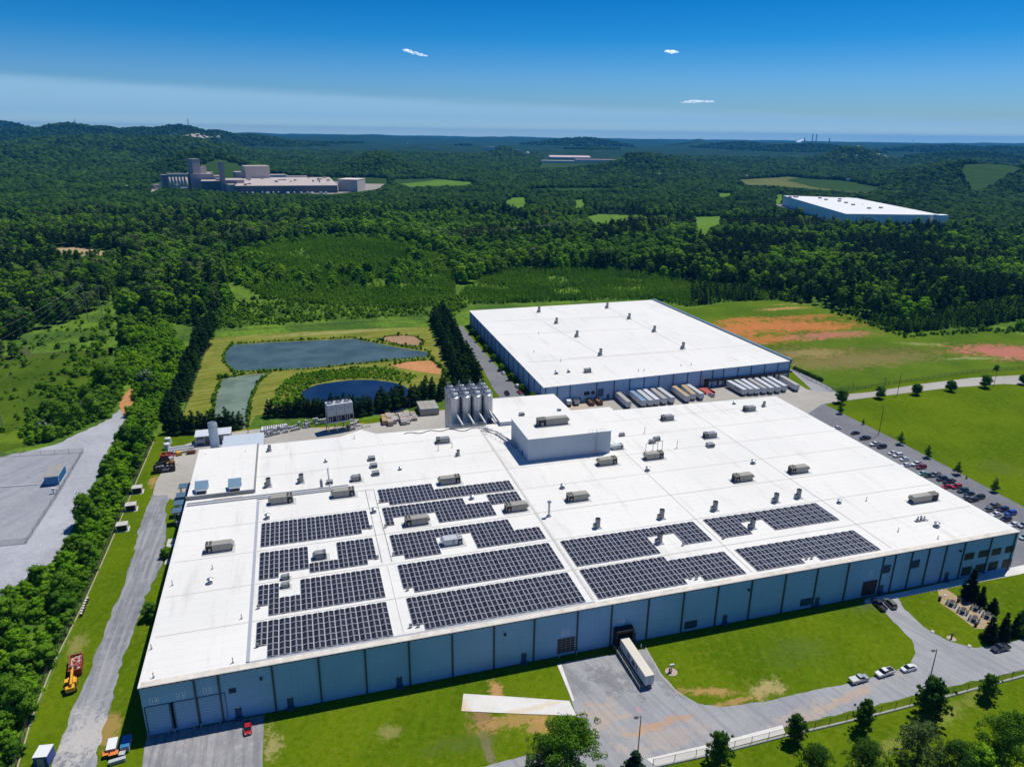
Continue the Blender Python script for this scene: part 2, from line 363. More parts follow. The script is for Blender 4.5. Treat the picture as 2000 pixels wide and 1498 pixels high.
sheet('green_pond_water', [(434, 740), (480, 733), (527, 728), (503, 745), (488, 775), (478, 838), (412, 838), (422, 775)], .09, W2, wob=.8)
sheet('blue_pond_water', [(587, 768), (610, 755), (650, 747), (710, 742), (770, 748), (800, 762), (805, 780), (780, 805), (700, 810), (640, 795), (600, 783)], .14, W3, True, wob=1)
sheet('muddy_water', [(735, 661), (775, 656), (808, 658), (825, 668), (822, 675), (780, 672), (750, 666)], .1, MUD, True)
sheet('clay_basin', [(762, 713), (800, 707), (845, 705), (862, 722), (860, 732), (820, 726), (785, 720)], .1, MUD2)
ASPH = ground_mat('worn_pale_asphalt', ((.29, .3, .315), (.35, .355, .36), (.4, .39, .37)), .05, .3, fine=4, bstr=.1, mott=.2, spk=.3, stripes=(-.25, .7, (.22, .22, .235), .5), patches=((1300, 1412, 14, 2, .1, SAND, .6), (1180, 1400, 7, 9, 0, (.46, .35, .25), .5), (1300, 1440, 16, 4, .1, (.46, .36, .28), .4), (1245, 1385, 1.2, 1.6, 0, (.6, .25, .25), .6), (1640, 1370, 20, 1.6, .2, (.48, .34, .22), .55), (1560, 1400, 12, 3, .2, (.46, .36, .28), .5), (1200, 1330, 6, 9, .4, (.15, .15, .16), .6), (1290, 1320, 6, 10, .4, (.14, .14, .15), .5), (1120, 1330, 4, 9, .4, (.17, .17, .175), .5)))
CONC = ground_mat('concrete_apron', ((.36, .34, .3), (.42, .4, .35), (.47, .44, .38)), .04, .4, fine=3, bstr=.08, mott=.25, patches=((640, 835, 6, 3, 0, SAND, .6), (1130, 795, 14, 8, 0, (.5, .38, .26), .6)))
DARKA = ground_mat('grey_parking_asphalt', ((.17, .175, .19), (.21, .215, .225), (.25, .25, .25)), .05, .5, fine=4, bstr=.1, mott=.3)
GRAV = ground_mat('grey_gravel', ((.34, .35, .38), (.42, .43, .46), (.48, .48, .5)), .03, .5, fine=1.2, bstr=.5, mott=.35, patches=((190, 960, 6, 30, -.4, (.45, .45, .48), .5), (120, 1080, 8, 24, -.6, (.24, .25, .28), .4), (210, 840, 7, 9, 0, (.46, .46, .48), .4)))
GRAVR = ground_mat('gravel_road', ((.19, .2, .22), (.26, .265, .28), (.38, .37, .36)), .04, .4, fine=1.5, bstr=.5, mott=.4, stripes=(.02, .9, (.4, .4, .41), .5), patches=((170, 1440, 8, 12, 0, (.5, .47, .43), .8), (260, 1180, 3, 16, 0, (.17, .17, .19), .4), (200, 1340, 3, 20, 0, (.34, .34, .35), .5)))
STAIN = ground_mat('stained_concrete', ((.25, .25, .26), (.36, .355, .35), (.45, .44, .42)), .09, .4, fine=2, bstr=.1, mott=.5, stripes=(0, .8, (.16, .16, .17), .6))
SLAB = ground_mat('white_concrete', ((.62, .6, .54), (.68, .66, .62), (.72, .7, .66)), .1, .4, fine=2, bstr=.05, mott=.12, patches=((905, 1375, 2, 6, 0, (.6, .42, .25), .6), (1000, 1392, 20, 1.2, 0, (.62, .48, .33), .6)))
sheet('front_road', [(1090, 1296), (1180, 1280), (1262, 1268), (1275, 1290), (1295, 1320), (1325, 1352), (1362, 1374), (1410, 1380), (1480, 1372), (1560, 1355), (1660, 1333), (1750, 1310), (1778, 1296), (1788, 1275), (1780, 1250), (1755, 1222), (1722, 1192), (1690, 1168), (1745, 1158), (1768, 1190), (1800, 1222), (1850, 1250), (1900, 1265), (1950, 1262), (2060, 1230), (2400, 1130), (2420, 1212), (2060, 1295), (1850, 1342), (1700, 1380), (1535, 1420), (1300, 1478), (1260, 1520), (930, 1560), (935, 1500), (1030, 1474), (1130, 1462), (1150, 1440), (1125, 1395), (1108, 1345)], .07, ASPH, wob=.6)
sheet('kerb_strip', [(1258, 1262), (1260.5, 1262), (1293, 1318), (1323, 1351), (1363, 1374), (1363, 1375), (1322, 1353), (1291, 1321)], .1, CONC)
sheet('sidewalk', [(1688, 1172), (1860, 1134), (2060, 1090), (2060, 1105), (1990, 1122), (1690, 1180)], .11, SLAB)
sheet('parking_lot', [(1570, 760), (1607, 788), (1640, 805), (1745, 857), (1890, 932), (2060, 1022), (2330, 1165), (2250, 1190), (2060, 1100), (1960, 1125), (1900, 1050), (1500, 800)], .06, DARKA)
sheet('yard_concrete', [(1000, 900), (1030, 800), (985, 792), (1048, 785), (1062, 786), (1545, 742), (1575, 760), (1610, 768), (1605, 790), (1560, 820)], .08, CONC)
sheet('park_road', [(1560, 765), (1605, 765), (1655, 770), (1700, 766), (1800, 750), (1900, 738), (1990, 733), (2300, 740), (2300, 765), (2000, 752), (1960, 750), (1850, 758), (1720, 774), (1640, 784), (1606, 790)], .09, CONC)
sheet('side_path', [(1543, 722), (1552, 722), (1620, 756), (1635, 768), (1590, 766)], .07, ASPH)
sheet('access_road', [(886, 627), (905, 622), (920, 622), (921, 634), (903, 636), (925, 665), (965, 710), (1010, 757), (1048, 786), (990, 792), (965, 762), (945, 725), (915, 680), (893, 648)], .07, DARKA)
sheet('back_yard_concrete', [(322, 912), (345, 885), (362, 868), (420, 850), (500, 838), (600, 836), (690, 832), (760, 822), (870, 800), (985, 790), (1060, 783), (1100, 850), (700, 940), (380, 985), (298, 967), (305, 940)], .06, CONC)
sheet('gravel_road', [(296, 968), (330, 968), (324, 1000), (325, 1040), (318, 1100), (285, 1165), (262, 1230), (238, 1290), (215, 1380), (190, 1470), (180, 1560), (80, 1560), (110, 1470), (140, 1390), (180, 1300), (205, 1230), (235, 1160), (262, 1080), (275, 1020)], .08, GRAVR, wob=.9)
sheet('gravel_yard', [(-300, 975), (-100, 925), (0, 893), (70, 878), (110, 868), (145, 850), (180, 835), (215, 818), (238, 797), (258, 794), (250, 812), (226, 850), (212, 880), (200, 912), (172, 965), (150, 1010), (133, 1050), (110, 1090), (60, 1125), (0, 1165), (-300, 1300)], .06, GRAV, wob=1.3)
GIN = ground_mat('fenced_yard_gravel', ((.26, .27, .3), (.31, .32, .34), (.36, .36, .38)), .03, .4, fine=1.2, bstr=.5, mott=.3, stripes=(.6, .3, (.4, .4, .42), .3))
sheet('fenced_gravel_pad', [(-200, 915), (0, 893), (163, 883), (110, 975), (52, 1062), (-200, 1090)], .12, GIN)
sheet('loading_drive', [(270, 1560), (282, 1460), (288, 1436), (400, 1418), (517, 1396), (513, 1470), (514, 1560)], .09, STAIN)
sheet('concrete_slab', [(905, 1355), (1000, 1361), (1112, 1369), (1126, 1398), (1010, 1394), (901, 1389)], .16, SLAB)
sheet('concrete_walk', [(1272, 1490), (1262, 1482), (1400, 1450), (1528, 1416), (1534, 1432), (1420, 1462), (1285, 1497)], .12, SLAB)
sheet('kerb_edge', [(1088, 1298), (1096, 1297), (1122, 1368), (1118, 1370)], .14, SLAB)
sheet('dirt_path', [(232, 790), (252, 760), (262, 758), (258, 796), (240, 812)], .1, MUD2, wob=1)
PARK = ground_mat('tan_picnic_gravel', ((.4, .3, .17), (.46, .35, .2), (.5, .4, .26)), .1, .6)
sheet('picnic_gravel', [(1832, 1152), (1848, 1150), (1880, 1172), (1908, 1185), (1945, 1214), (1938, 1228), (1905, 1228), (1858, 1192), (1836, 1178)], .06, PARK, wob=.3)
sheet('picnic_slab', [(1842, 1174), (1858, 1172), (1922, 1217), (1898, 1219)], .1, CONC)
sheet('picnic_slab', [(1869, 1168), (1888, 1166), (1942, 1206), (1926, 1212)], .1, CONC)
FG = ground_mat('far_green_field', ((.1, .2, .025), (.13, .25, .03), (.17, .27, .05)), .01, .05)
far_mill = 0
FO = ground_mat('far_olive_field', ((.1, .15, .04), (.16, .17, .06), (.26, .2, .1)), .006, .05)
CLEAR = []   # pixel polygons kept free of forest
def far(name, px, mat, pad=0, z=.5):
    sheet(name, px, z, mat, wob=0); CLEAR.append([G(*p) for p in px])
far('green_field', [(985, 396), (1000, 387), (1025, 386), (1032, 402), (1010, 410)], FG)
far('green_field', [(1120, 392), (1140, 390), (1145, 404), (1125, 408)], FG)
far('green_field', [(1145, 424), (1170, 419), (1232, 421), (1228, 440), (1160, 446)], FG)
far('green_field', [(1355, 425), (1412, 423), (1405, 445), (1375, 466), (1362, 462)], FG)
far('green_field', [(1400, 378), (1430, 378), (1432, 384), (1404, 386)], FG)
far('green_field', [(1512, 382), (1532, 380), (1530, 398), (1514, 400)], FG)
far('green_field', [(765, 353), (850, 350), (935, 358), (900, 363), (800, 366)], FG)
CLEAR.append([G(*p) for p in ((1050, 332), (1062, 300), (1215, 300), (1222, 330))])
far('olive_field', [(1440, 352), (1540, 346), (1640, 356), (1718, 370), (1690, 378), (1560, 368), (1460, 362)], FO)
far('olive_field', [(1870, 362), (1960, 355), (1990, 364), (1900, 376)], FG)
far('sand_patch', [(105, 486), (155, 483), (205, 492), (195, 503), (115, 502)], PARK)
far('factory_yard', [(290, 378), (322, 366), (500, 376), (650, 380), (740, 370), (760, 352), (690, 350), (560, 345), (430, 345), (300, 360)], ground_mat('factory_yard_surface', ((.3, .28, .25), (.38, .34, .3), (.44, .4, .36)), .01, .06))
far('far_warehouse_yard', [(1512, 400), (1540, 401), (1600, 416), (1650, 436), (1600, 426)], ground_mat('far_yard_surface', ((.33, .3, .27), (.38, .34, .3), (.42, .38, .34)), .01, .06))
QU = ground_mat('quarry_rock', ((.4, .36, .3), (.48, .44, .38), (.52, .46, .4)), .004, .02)
def draped(name, px, dist0, mat, lift):
    mb = MB(); n = 14
    for i in range(n):
        for j in range(3):
            q = []
            for a, b in ((i, j), (i+1, j), (i+1, j+1), (i, j+1)):
                u = a/n; w = b/3; X = px[0]+(px[1]-px[0])*u; dd = dist0+w*px[2]*(math.sin(math.pi*u)*.8+.2)
                x, y, _ = DD(X, 300, dd); q.append((x, y, hgt(x, y)+lift))
            mb.poly(q)
    return tag(mb.build(name, mat), kind='structure')
def T(px, py):
    d = ray(px, py); k = 1/math.hypot(d.x, d.y); s = 300.0
    while s < 30000:
        x, y, z = CX+d.x*k*s, CY+d.y*k*s, CZ+d.z*k*s
        if z < hgt(x, y): return x, y, z
        s += max(8, s*.006)
    return DD(px, py, 26000)
def slope_sheet(name, x0, x1, yt, yb, mat, lift=2, n=16, kind='structure'):
    mb = MB(); g = []
    for i in range(n+1):
        u = i/n; X = x0+(x1-x0)*u; row = []
        for j in range(4):
            Y = yt(u)+(yb(u)-yt(u))*j/3; x, y, z = T(X, Y); row.append((x, y, hgt(x, y)+lift))
        g.append(row)
    for i in range(n):
        for j in range(3): mb.poly([g[i][j+1], g[i+1][j+1], g[i+1][j], g[i][j]])
    return tag(mb.build(name, mat), kind=kind)
slope_sheet('quarry', 333, 429, lambda u: 266+3*math.sin(9*u), lambda u: 273-2*abs(math.sin(5*u)), QU, 5)
# ---------------------------------------------------------------- main plant building
RZ = 14.56
def wallmat(name, col, dx, dz, dark=.8):
    m, nt, bs = newmat(name); p = geo(nt)
    sp = N(nt, 'ShaderNodeSeparateXYZ'); ln(nt, p, sp.inputs[0])
    n = nz(nt, p, .12, 4, .6); mp = N(nt, 'ShaderNodeMapping'); mp.inputs['Scale'].default_value = (1.2, 1.2, .08); ln(nt, p, mp.inputs[0]); st = nz(nt, mp.outputs[0], 1.1, 4, .7)
    c = mixc(nt, n, tuple(x*.85 for x in col), tuple(x*1.15 for x in col))
    c = mixc(nt, mth(nt, 'MULTIPLY', sstep(nt, st, .5, .8), .35), c, tuple(x*.6 for x in col))
    def line(s, w, per, off=0):
        a = mth(nt, 'FRACT', mth(nt, 'DIVIDE', mth(nt, 'ADD', s, off), per)); return mth(nt, 'LESS_THAN', a, w/per)
    l = mth(nt, 'MAXIMUM', line(sp.outputs[2], .07, dz), line(mth(nt, 'ADD', sp.outputs[0], sp.outputs[1]), .06, dx, .3))
    ln(nt, mixc(nt, mth(nt, 'MULTIPLY', l, .45), c, tuple(x*.4 for x in col)), bs.inputs['Base Color']); bs.inputs['Roughness'].default_value = .8
    return m
WALL = wallmat('blue_precast_wall', (.3, .5, .69), 9.05, 2.9)
WALL2 = wallmat('light_blue_wall', (.34, .48, .64), 4.6, 12)
WALLP = wallmat('pale_metal_wall', (.42, .49, .55), 1.1, 30)
WALL3 = wallmat('pale_far_wall', (.85, .85, .85), 8, 30)
TRIM = paint('dark_green_downpipe', (.03, .07, .075), .6, 0, .1)
def roofmat(name, ang=0, sx=9, sy=17.9):
    m, nt, bs = newmat(name); p = geo(nt)
    mp = N(nt, 'ShaderNodeMapping'); mp.inputs['Rotation'].default_value = (0, 0, ang); ln(nt, p, mp.inputs[0])
    sp = N(nt, 'ShaderNodeSeparateXYZ'); ln(nt, mp.outputs[0], sp.inputs[0])
    a = nz(nt, p, .03, 5, .6); mp2 = N(nt, 'ShaderNodeMapping'); mp2.inputs['Scale'].default_value = (.35, .05, 1); ln(nt, p, mp2.inputs[0]); b = nz(nt, mp2.outputs[0], .7, 5, .7); e = nz(nt, p, .5, 5, .7)
    c = mixc(nt, sstep(nt, a, .35, .7), (.74, .725, .67), (.69, .68, .63))
    c = mixc(nt, mth(nt, 'MULTIPLY', sstep(nt, b, .52, .75), .7), c, (.56, .54, .48))
    c = mixc(nt, mth(nt, 'MULTIPLY', sstep(nt, e, .58, .75), .5), c, (.58, .55, .47))
    def line(s, w, per): return mth(nt, 'LESS_THAN', mth(nt, 'FRACT', mth(nt, 'DIVIDE', s, per)), w/per)
    l = mth(nt, 'MAXIMUM', mth(nt, 'MULTIPLY', line(sp.outputs[1], .2, 3.05), .3), mth(nt, 'MULTIPLY', line(sp.outputs[0], .14, sx*2), .4))
    l = mth(nt, 'MULTIPLY', l, sstep(nt, e, .35, .6))
    ln(nt, mixc(nt, l, c, (.4, .39, .36)), bs.inputs['Base Color']); bs.inputs['Roughness'].default_value = .75
    bs.inputs['Specular IOR Level'].default_value = .3
    return m
ROOF = roofmat('white_roof_membrane'); ROOF2 = roofmat('white_roof_membrane_second', .03, 13)
SEAM = paint('roof_seam_grime', (.5, .48, .44), .9, 0, .3, .6); SEAMD = paint('grey_expansion_joint', (.36, .38, .42), .9, 0, .15, .8); EDGE = paint('stained_roof_edge', (.68, .63, .54), .85, 0, .34, .35)
B1 = thing('factory_building', 'huge flat white-roofed factory with blue panel walls filling the middle of the photo', 'factory', (136, 70, 0))
def lp(o, par=None):   # parent keeping world coordinates of the mesh
    par = par or B1; o.parent = par; o.location = (-par.location.x, -par.location.y, -par.location.z); return o
foot = [(0, 0), (272.9, 0), (275.2, 138.5), (186, 141), (186, 146), (126, 146), (126, 138.8), (72.4, 141), (66.3, 147.4), (57, 141.5), (0, 141)]
mb = MB()
for i in range(len(foot)):
    a, b = foot[i], foot[(i+1) % len(foot)]; mb.poly([(*a, 0), (*b, 0), (*b, RZ-.3), (*a, RZ-.3)])
lp(mb.build('wall', WALL))
mb = MB(); e = [(p[0]+(-.25 if p[0] < 1 else .25 if p[0] > 270 else 0), p[1]+(-.25 if p[1] < 1 else .25)) for p in foot]
mb.prism(e, RZ-.3, RZ, 1, 0); lp(mb.build('roof', [ROOF, M['lgrey']]))
mb = MB(); mb.box(136.5, .85, RZ+.005, 272.4, 1.9, .05); mb.box(136.5, -.32, RZ-.28, 273.4, .12, .34, m=1)
for i in range(180): mb.box(1+i*1.515, -.42, RZ-.24, .7, .1, .14, m=2)
lp(mb.build('gutter_edge', [EDGE, M['grey'], M['dark']]))
def seam(mat, *rects):
    mb = MB()
    for x0, y0, x1, y1 in rects: mb.poly([(x0, y0, 0), (x1, y0, 0), (x1, y1, 0), (x0, y1, 0)])
    o = mb.build('roof_seam', mat); lp(o); return o
o = seam(SEAMD, (24, 2.2, 24.9, 90), (24, 1.9, 118, 2.5)); o.location.z = RZ+.02
o = seam(SEAM, *[(24.9, yy, 272, yy+.28) for yy in (18.7, 36.6, 55)], *[(1, yy, 272, yy+.22) for yy in (73.9, )], *[(23, yy, 274, yy+.22) for yy in (92, 110, 128)], (1, 36.6, 24, 36.8), (1, 55, 24, 55.2), (1, 18.7, 24, 18.9)); o.location.z = RZ+.03
o = seam(SEAM, (117.4, 3, 117.9, 138), (118.2, 3, 118.35, 138), (170, 3, 170.3, 138), (222, 3, 222.3, 138), (63.4, 3, 63.6, 36)); o.location.z = RZ+.04
o = seam(M['dark'], (62.1, 38, 62.25, 88), (65.1, 38, 65.25, 88), (58, 88, 65.25, 88.15)); o.location.z = RZ+.05
# raised roof bay at the left rear, its rim, and the two roof ridges beside it
mb = MB(); mb.box(11.4, 118.7, RZ, 22.6, 43, 1.15, top=1); mb.box(11.4, 96.9, RZ, 23.4, .5, 1.4, m=2); mb.box(23.05, 118.7, RZ, .5, 43.6, 1.35, m=2)
lp(mb.build('raised_roof_bay', [M['lgrey'], ROOF, M['grey']]))
mb = MB(); mb.box(28.5, 92.2, RZ, 56, .5, .5); mb.box(28.5, 93.9, RZ, 56, .4, .4); mb.box(14, 94.6, RZ+.01, 10, 1.2, .04, m=1)
lp(mb.build('roof_ridge', [M['lgrey'], M['rust']]))
mb = MB()
for (a, b, x1) in ((43.5, 93.5, 49.5), ):
    mb.box(37, 91, RZ, 26, .5, .5)
    mb.box(50, 101, RZ, .5, 20, .5)
lp(mb.build('roof_ridge', [M['lgrey']]))
# pilasters / downpipes on the front wall
def fx(px, py=None):   # x on the front wall plane for a pixel
    return YP(px, py, 0)[0]
for px, py in ((378, 1330), (425, 1320), (530, 1300), (621, 1283), (712, 1267), (798, 1252), (883, 1235), (965, 1222), (1044, 1208), (1129, 1193), (1196, 1181), (1268, 1168), (1337, 1155), (1404, 1144), (1470, 1133), (1536, 1122), (1598, 1111), (1659, 1100), (1727, 1089), (1750, 1085), (1783, 1079), (1816, 1073), (1850, 1067), (1886, 1061), (1938, 1051), (1984, 1046)):
    mb = MB(); mb.box(fx(px, py), -.16, 0, .42, .3, RZ-.34); lp(mb.build('downpipe', TRIM))
for i in range(14):
    mb = MB(); mb.box(-.14, 5+i*10.2, 0, .26, .4, RZ-.34); lp(mb.build('downpipe', TRIM))
# doors, dock doors, louvres, lights
def on_front(name, px, py, w, h, mat, dep=.12, zb=None, extra=None, par=None):
    x, z = YP(px, py, 0); z0 = zb if zb is not None else z-h/2
    mb = MB(); mb.box(x, -dep/2-.01, z0, w, dep, h)
    if extra: extra(mb, x, z0, w, h)
    o = lp(mb.build(name, mat)); return o, x, z0
def slats(n, m=1):
    def g(mb, x, z0, w, h):
        for k in range(n): mb.box(x, -.16, z0+h*(k+.3)/n, w*.92, .04, h*.18/n, m=m)
    return g
DOORM = paint('blue_roller_door', (.29, .48, .66), .6, 0, .08)
for px, py in ((315, 1400), (362, 1392), (415, 1383)):
    o, x, z0 = on_front('dock_door', px, py, 6.2, 7.6, [DOORM, TRIM], .1, .9, slats(9, 0))
    mb = MB(); mb.box(x-3.25, -.16, .9, .14, .2, 7.7); mb.box(x+3.25, -.14, .9, .08, .14, 7.7, m=0); mb.box(x, -.14, 8.58, 6.6, .14, .08); s_ = mb.build('door_frame', TRIM); s_.parent = o
for px, py in ((340, 1420), (385, 1408), (430, 1398), (330, 1423), (302, 1432)):
    pass
on_front('dock_door', 1105, 1262, 5.2, 4.8, [M['slot'], M['beige']], .1, 1.0, lambda mb, x, z, w, h: [mb.box(x, -.14, z+h*k/6, w, .05, .12, m=1) for k in range(7)]+[mb.box(x-w/2+w*k/4, -.15, z, .1, .04, h, m=1) for k in range(5)])
on_front('dock_door', 1697, 1148, 5.4, 5.2, [M['slot'], M['rust']], .1, .5, lambda mb, x, z, w, h: [mb.box(x, -.14, z+h*k/6, w, .05, .14, m=1) for k in range(7)]+[mb.box(x-w/2+w*k/4, -.15, z, .1, .04, h, m=1) for k in range(5)])
mb = MB(); x, z = YP(1213, 1255, 0); mb.box(x, -1.2, 1.1, 5.4, 2.4, .3, m=0); mb.box(x-2.5, -1.2, 0, .5, 2.4, 6, m=0); mb.box(x+2.5, -1.2, 0, .5, 2.4, 6, m=0); mb.box(x, -1.2, 5.7, 5.6, 2.5, .7, m=0); mb.box(x, -.1, 1.2, 4.4, .15, 4.4, m=1)
lp(mb.build('dock_shelter', [M['black'], M['slot']])); DOCKX = x
DBLUE = paint('dark_blue_door', (.03, .085, .15), .6, 0, .08)
for px, py in ((466, 1392), (568, 1378), (780, 1330), (1023, 1284), (1237, 1240), (1416, 1205), (1596, 1172), (1722, 1143), (1849, 1122)):
    o, x, z0 = on_front('door', px, py, 1.5, 2.6, [DBLUE], .14, .7)
    s_ = MB().box(x, -.5, 0, 1.9, 1.0, .65).build('door_step', DBLUE); s_.parent = o; s_ = MB().box(x, -.12, 3.5, .5, .25, .25).build('door_lamp', M['chrome']); s_.parent = o
for px, py, w, h in ((454, 1348, 1.7, 1.4), (1349, 1219, 4.2, 2.6), (1574, 1175, 4.2, 2.6), (1731, 1111, 3.1, 2.9), (1788, 1101, 3.1, 2.9)):
    on_front('wall_louvre', px, py, w, h, [DBLUE, M['dark']], .1, None, slats(7))
for px, py in ((510, 1324), (986, 1238), (1462, 1151), (1875, 1075)):
    on_front('wall_light', px, py, .6, .6, [M['dark']], .5)
for px, py in ((1893, 1086), (1920, 1081), (1946, 1077), (1972, 1072)):
    o, x, z0 = on_front('window', px, py, 3.9, 2.6, [M['frame']], .1)
    mb = MB(); [mb.box(x-1.5+k, -.13, z0+.2, .88, .06, 2.2) for k in range(4)]; s_ = mb.build('window_glass', M['wglass']); s_.parent = o
for px, py in ((1887, 1115), (1913, 1110), (1939, 1105), (1966, 1100)):
    o, x, z0 = on_front('window', px, py, 4.1, 3.4, [M['frame']], .1)
    mb = MB(); [mb.box(x-1.35+k*1.35, -.13, z0+.2+j*1.6, 1.2, .06, 1.4) for k in range(3) for j in range(2)]; s_ = mb.build('window_glass', M['wglass']); s_.parent = o
# dock numbers (boxed)
FONT = {'1': ['010', '110', '010', '010', '111'], '2': ['110', '001', '010', '100', '111'], '3': ['110', '001', '010', '001', '110'], '4': ['101', '101', '111', '001', '001'], '0': ['111', '101', '101', '101', '111']}
def text_obj(name, s, size, mat, loc, rot, par, ext=.02):
    cu = bpy.data.curves.new(name, 'FONT'); cu.body = s; cu.size = size; cu.extrude = ext; cu.align_x = 'CENTER'; cu.align_y = 'CENTER'; cu.offset = size*.012
    o = bpy.data.objects.new(name, cu); COL.objects.link(o)
    bpy.context.view_layer.update(); me = bpy.data.meshes.new_from_object(o); bpy.data.objects.remove(o)
    me.materials.clear(); me.materials.append(mat); o = bpy.data.objects.new(name, me); COL.objects.link(o)
    o.location = loc; o.rotation_euler = rot; o.parent = par; return o
for s, px, py in (('14', 301, 1368), ('13', 353, 1358), ('12', 406, 1347), ('11', 1105, 1235), ('10', 1213, 1215), ('1', 1701, 1121)):
    x, z = YP(px, py, 0)
    t = text_obj('dock_number', s, 1.5, M['num'], (0, 0, 0), (math.pi/2, 0, 0), None); lp(t); t.location = (x-136, -70-.06, z)
    mb = MB()
    for a, b, w, h in ((-.95, 0, .12, 2), (.95, 0, .12, 2), (0, .95, 2, .12), (0, -.95, 2, .12)): mb.box(x+a, -.04, z+b-h/2, w, .04, h)
    lp(mb.build('number_box', M['num']))
# penthouse and rear annex
mb = MB(); mb.box(146, 108, RZ, 36, 24, 9.75); lp(mb.build('penthouse_wall', WALLP))
mb = MB(); mb.box(146, 108, RZ+9.76, 36.4, 24.4, .22, top=1); lp(mb.build('penthouse_roof', [M['lgrey'], ROOF]))
mb = MB(); mb.prism([(127.5, 136), (164, 135), (164, 166), (127.5, 167)], 0, 16.4, 0, 1); lp(mb.build('rear_annex', [WALLP, ROOF]))
mb = MB(); x = 157.5
for s in (-.3, .3): mb.cyl((x+s, 95.6, RZ), (x+s, 95.6, RZ+11), .06, n=5)
for k in range(26): mb.cyl((x-.3, 95.6, RZ+.4*k+.3), (x+.3, 95.6, RZ+.4*k+.3), .035, n=4)
for k in range(5): mb.cyl((x-3.6+k*1.8, 96.1, RZ+10), (x-3.6+k*1.8, 96.1, RZ+11.1), .05, n=4)
mb.cyl((x-3.6, 96.1, RZ+11.1), (x+3.6, 96.1, RZ+11.1), .05, n=4); lp(mb.build('roof_ladder', M['steel']))
mb = MB(); mb.box(126.9, 106, RZ, 0, 0, 0)
mb = MB(); mb.box(127.93, 103.5, RZ, .1, 1.2, 2.3); lp(mb.build('penthouse_door', DBLUE))
# pipe rack climbing from the silos to the penthouse
mb = MB()
for k in range(5):
    yy = 118-k*1.0
    mb.pipe([(120-k*.5, 134-k*.4, RZ+.9), (123+k*.2, 128, RZ+1), (127.6, 109+k*.9, RZ+1.3)], .16, 6, k % 2)
for t in range(7):
    u = t/6; cx, cy = 119.5+u*7.2, 133-u*21
    mb.cyl((cx-1.6, cy-.8, RZ), (cx-1.6, cy-.8, RZ+1.6), .08, n=4); mb.cyl((cx+1.6, cy+.8, RZ), (cx+1.6, cy+.8, RZ+1.6), .08, n=4); mb.cyl((cx-1.6, cy-.8, RZ+1.5), (cx+1.6, cy+.8, RZ+1.5), .06, n=4)
mb.cyl((118, 133.5, RZ+1.6), (125.2, 112, RZ+1.6), .06, n=4)
tag(mb.build('pipe_rack', [M['steel'], M['lgrey']]), 'bundle of grey pipes on a rack running over the roof to the raised penthouse', 'pipes')
mb = MB(); pts = []
for k in range(22):
    u = k/21; pts.append((84+u*36, 137.4+1.1*math.sin(k*1.15)-(2.6*math.sin((u-.55)/.45*math.pi) if u > .55 else 0), RZ+.25))
mb.pipe(pts, .13, 5); tag(mb.build('hose', M['dark']), 'long dark hose snaking along the rear roof edge below the silos', 'hose')
mb = MB(); mb.box(113, 138.4, RZ+.3, 17, 1, .15)
for k in range(9):
    for s in (-.5, .5): mb.cyl((104.7+k*2.1, 138.4+s, RZ+.4), (104.7+k*2.1, 138.4+s, RZ+1.5), .05, n=4)
for s in (-.5, .5): mb.cyl((104.7, 138.4+s, RZ+1.5), (121.5, 138.4+s, RZ+1.5), .05, n=4)
tag(mb.build('catwalk', M['steel']), 'railed metal catwalk on the roof edge at the foot of the silos', 'catwalk')
# ---------------------------------------------------------------- second warehouse
H2 = 11.1
A_, B_, C_, D_ = (167.3, 190.7), (330.3, 199.9), (327.4, 377.8), (170.3, 375.2)
B2 = thing('warehouse', 'white-roofed blue warehouse with trailers docked along its near wall', 'warehouse', (248, 285, 0))
def quadwall(pts, z0, z1, dx=0):
    mb = MB()
    for i in range(len(pts)):
        a, b = pts[i], pts[(i+1) % len(pts)]; mb.poly([(*a, z0), (*b, z0), (*b, z1), (*a, z1)])
    return mb
lp(quadwall([A_, B_, C_, D_], 0, H2-.3).build('wall', WALL2), B2)
mb = MB(); mb.prism([(A_[0]-.2, A_[1]-.2), (B_[0], B_[1]-.2), (C_[0], C_[1]+.2), (D_[0]-.2, D_[1]+.2)], H2-.3, H2, 1, 0); lp(mb.build('roof', [ROOF2, M['lgrey']]), B2)
def strip(mb, a, b, off, w, z0, z1, m=0):
    a, b = Vector(a), Vector(b); d = (b-a).normalized(); n = Vector((d.y, -d.x)); q = [a+n*off, b+n*off, b+n*(off+w), a+n*(off+w)]
    mb.prism([(p.x, p.y) for p in q], z0, z1, m)
mb = MB(); strip(mb, B_, C_, -.4, 1.4, H2-1.4, H2+1.0); lp(mb.build('parapet', [M['hood']]), B2)
def along(a, b, u, off=0):
    a, b = Vector(a), Vector(b); d = (b-a); n = Vector((d.y, -d.x)).normalized(); p = a+d*u+n*off; return p.x, p.y
ang2 = math.atan2(B_[1]-A_[1], B_[0]-A_[0]); L2 = math.dist(A_, B_)
def u2(px, py=755):   # fraction along the near wall of the warehouse for a pixel
    lo, hi = 0, 1
    for _ in range(40):
        m_ = (lo+hi)/2; q = along(A_, B_, m_)
        if P(q[0], q[1], 5)[0] < px: lo = m_
        else: hi = m_
    return lo
for px in (1065, 1088, 1113, 1165, 1199, 1229, 1257, 1286, 1314, 1342, 1368, 1391, 1412, 1440, 1466, 1492, 1518, 1541):
    q = along(A_, B_, u2(px), .16); mb = MB(); mb.box(q[0], q[1], 0, .5, .3, H2-.35, ang2); lp(mb.build('downpipe', DBLUE), B2)
for k in range(17):
    q = along(D_, A_, (k+.5)/17, .14); mb = MB(); mb.box(q[0], q[1], 0, .3, .5, H2-.35); lp(mb.build('downpipe', DBLUE), B2)
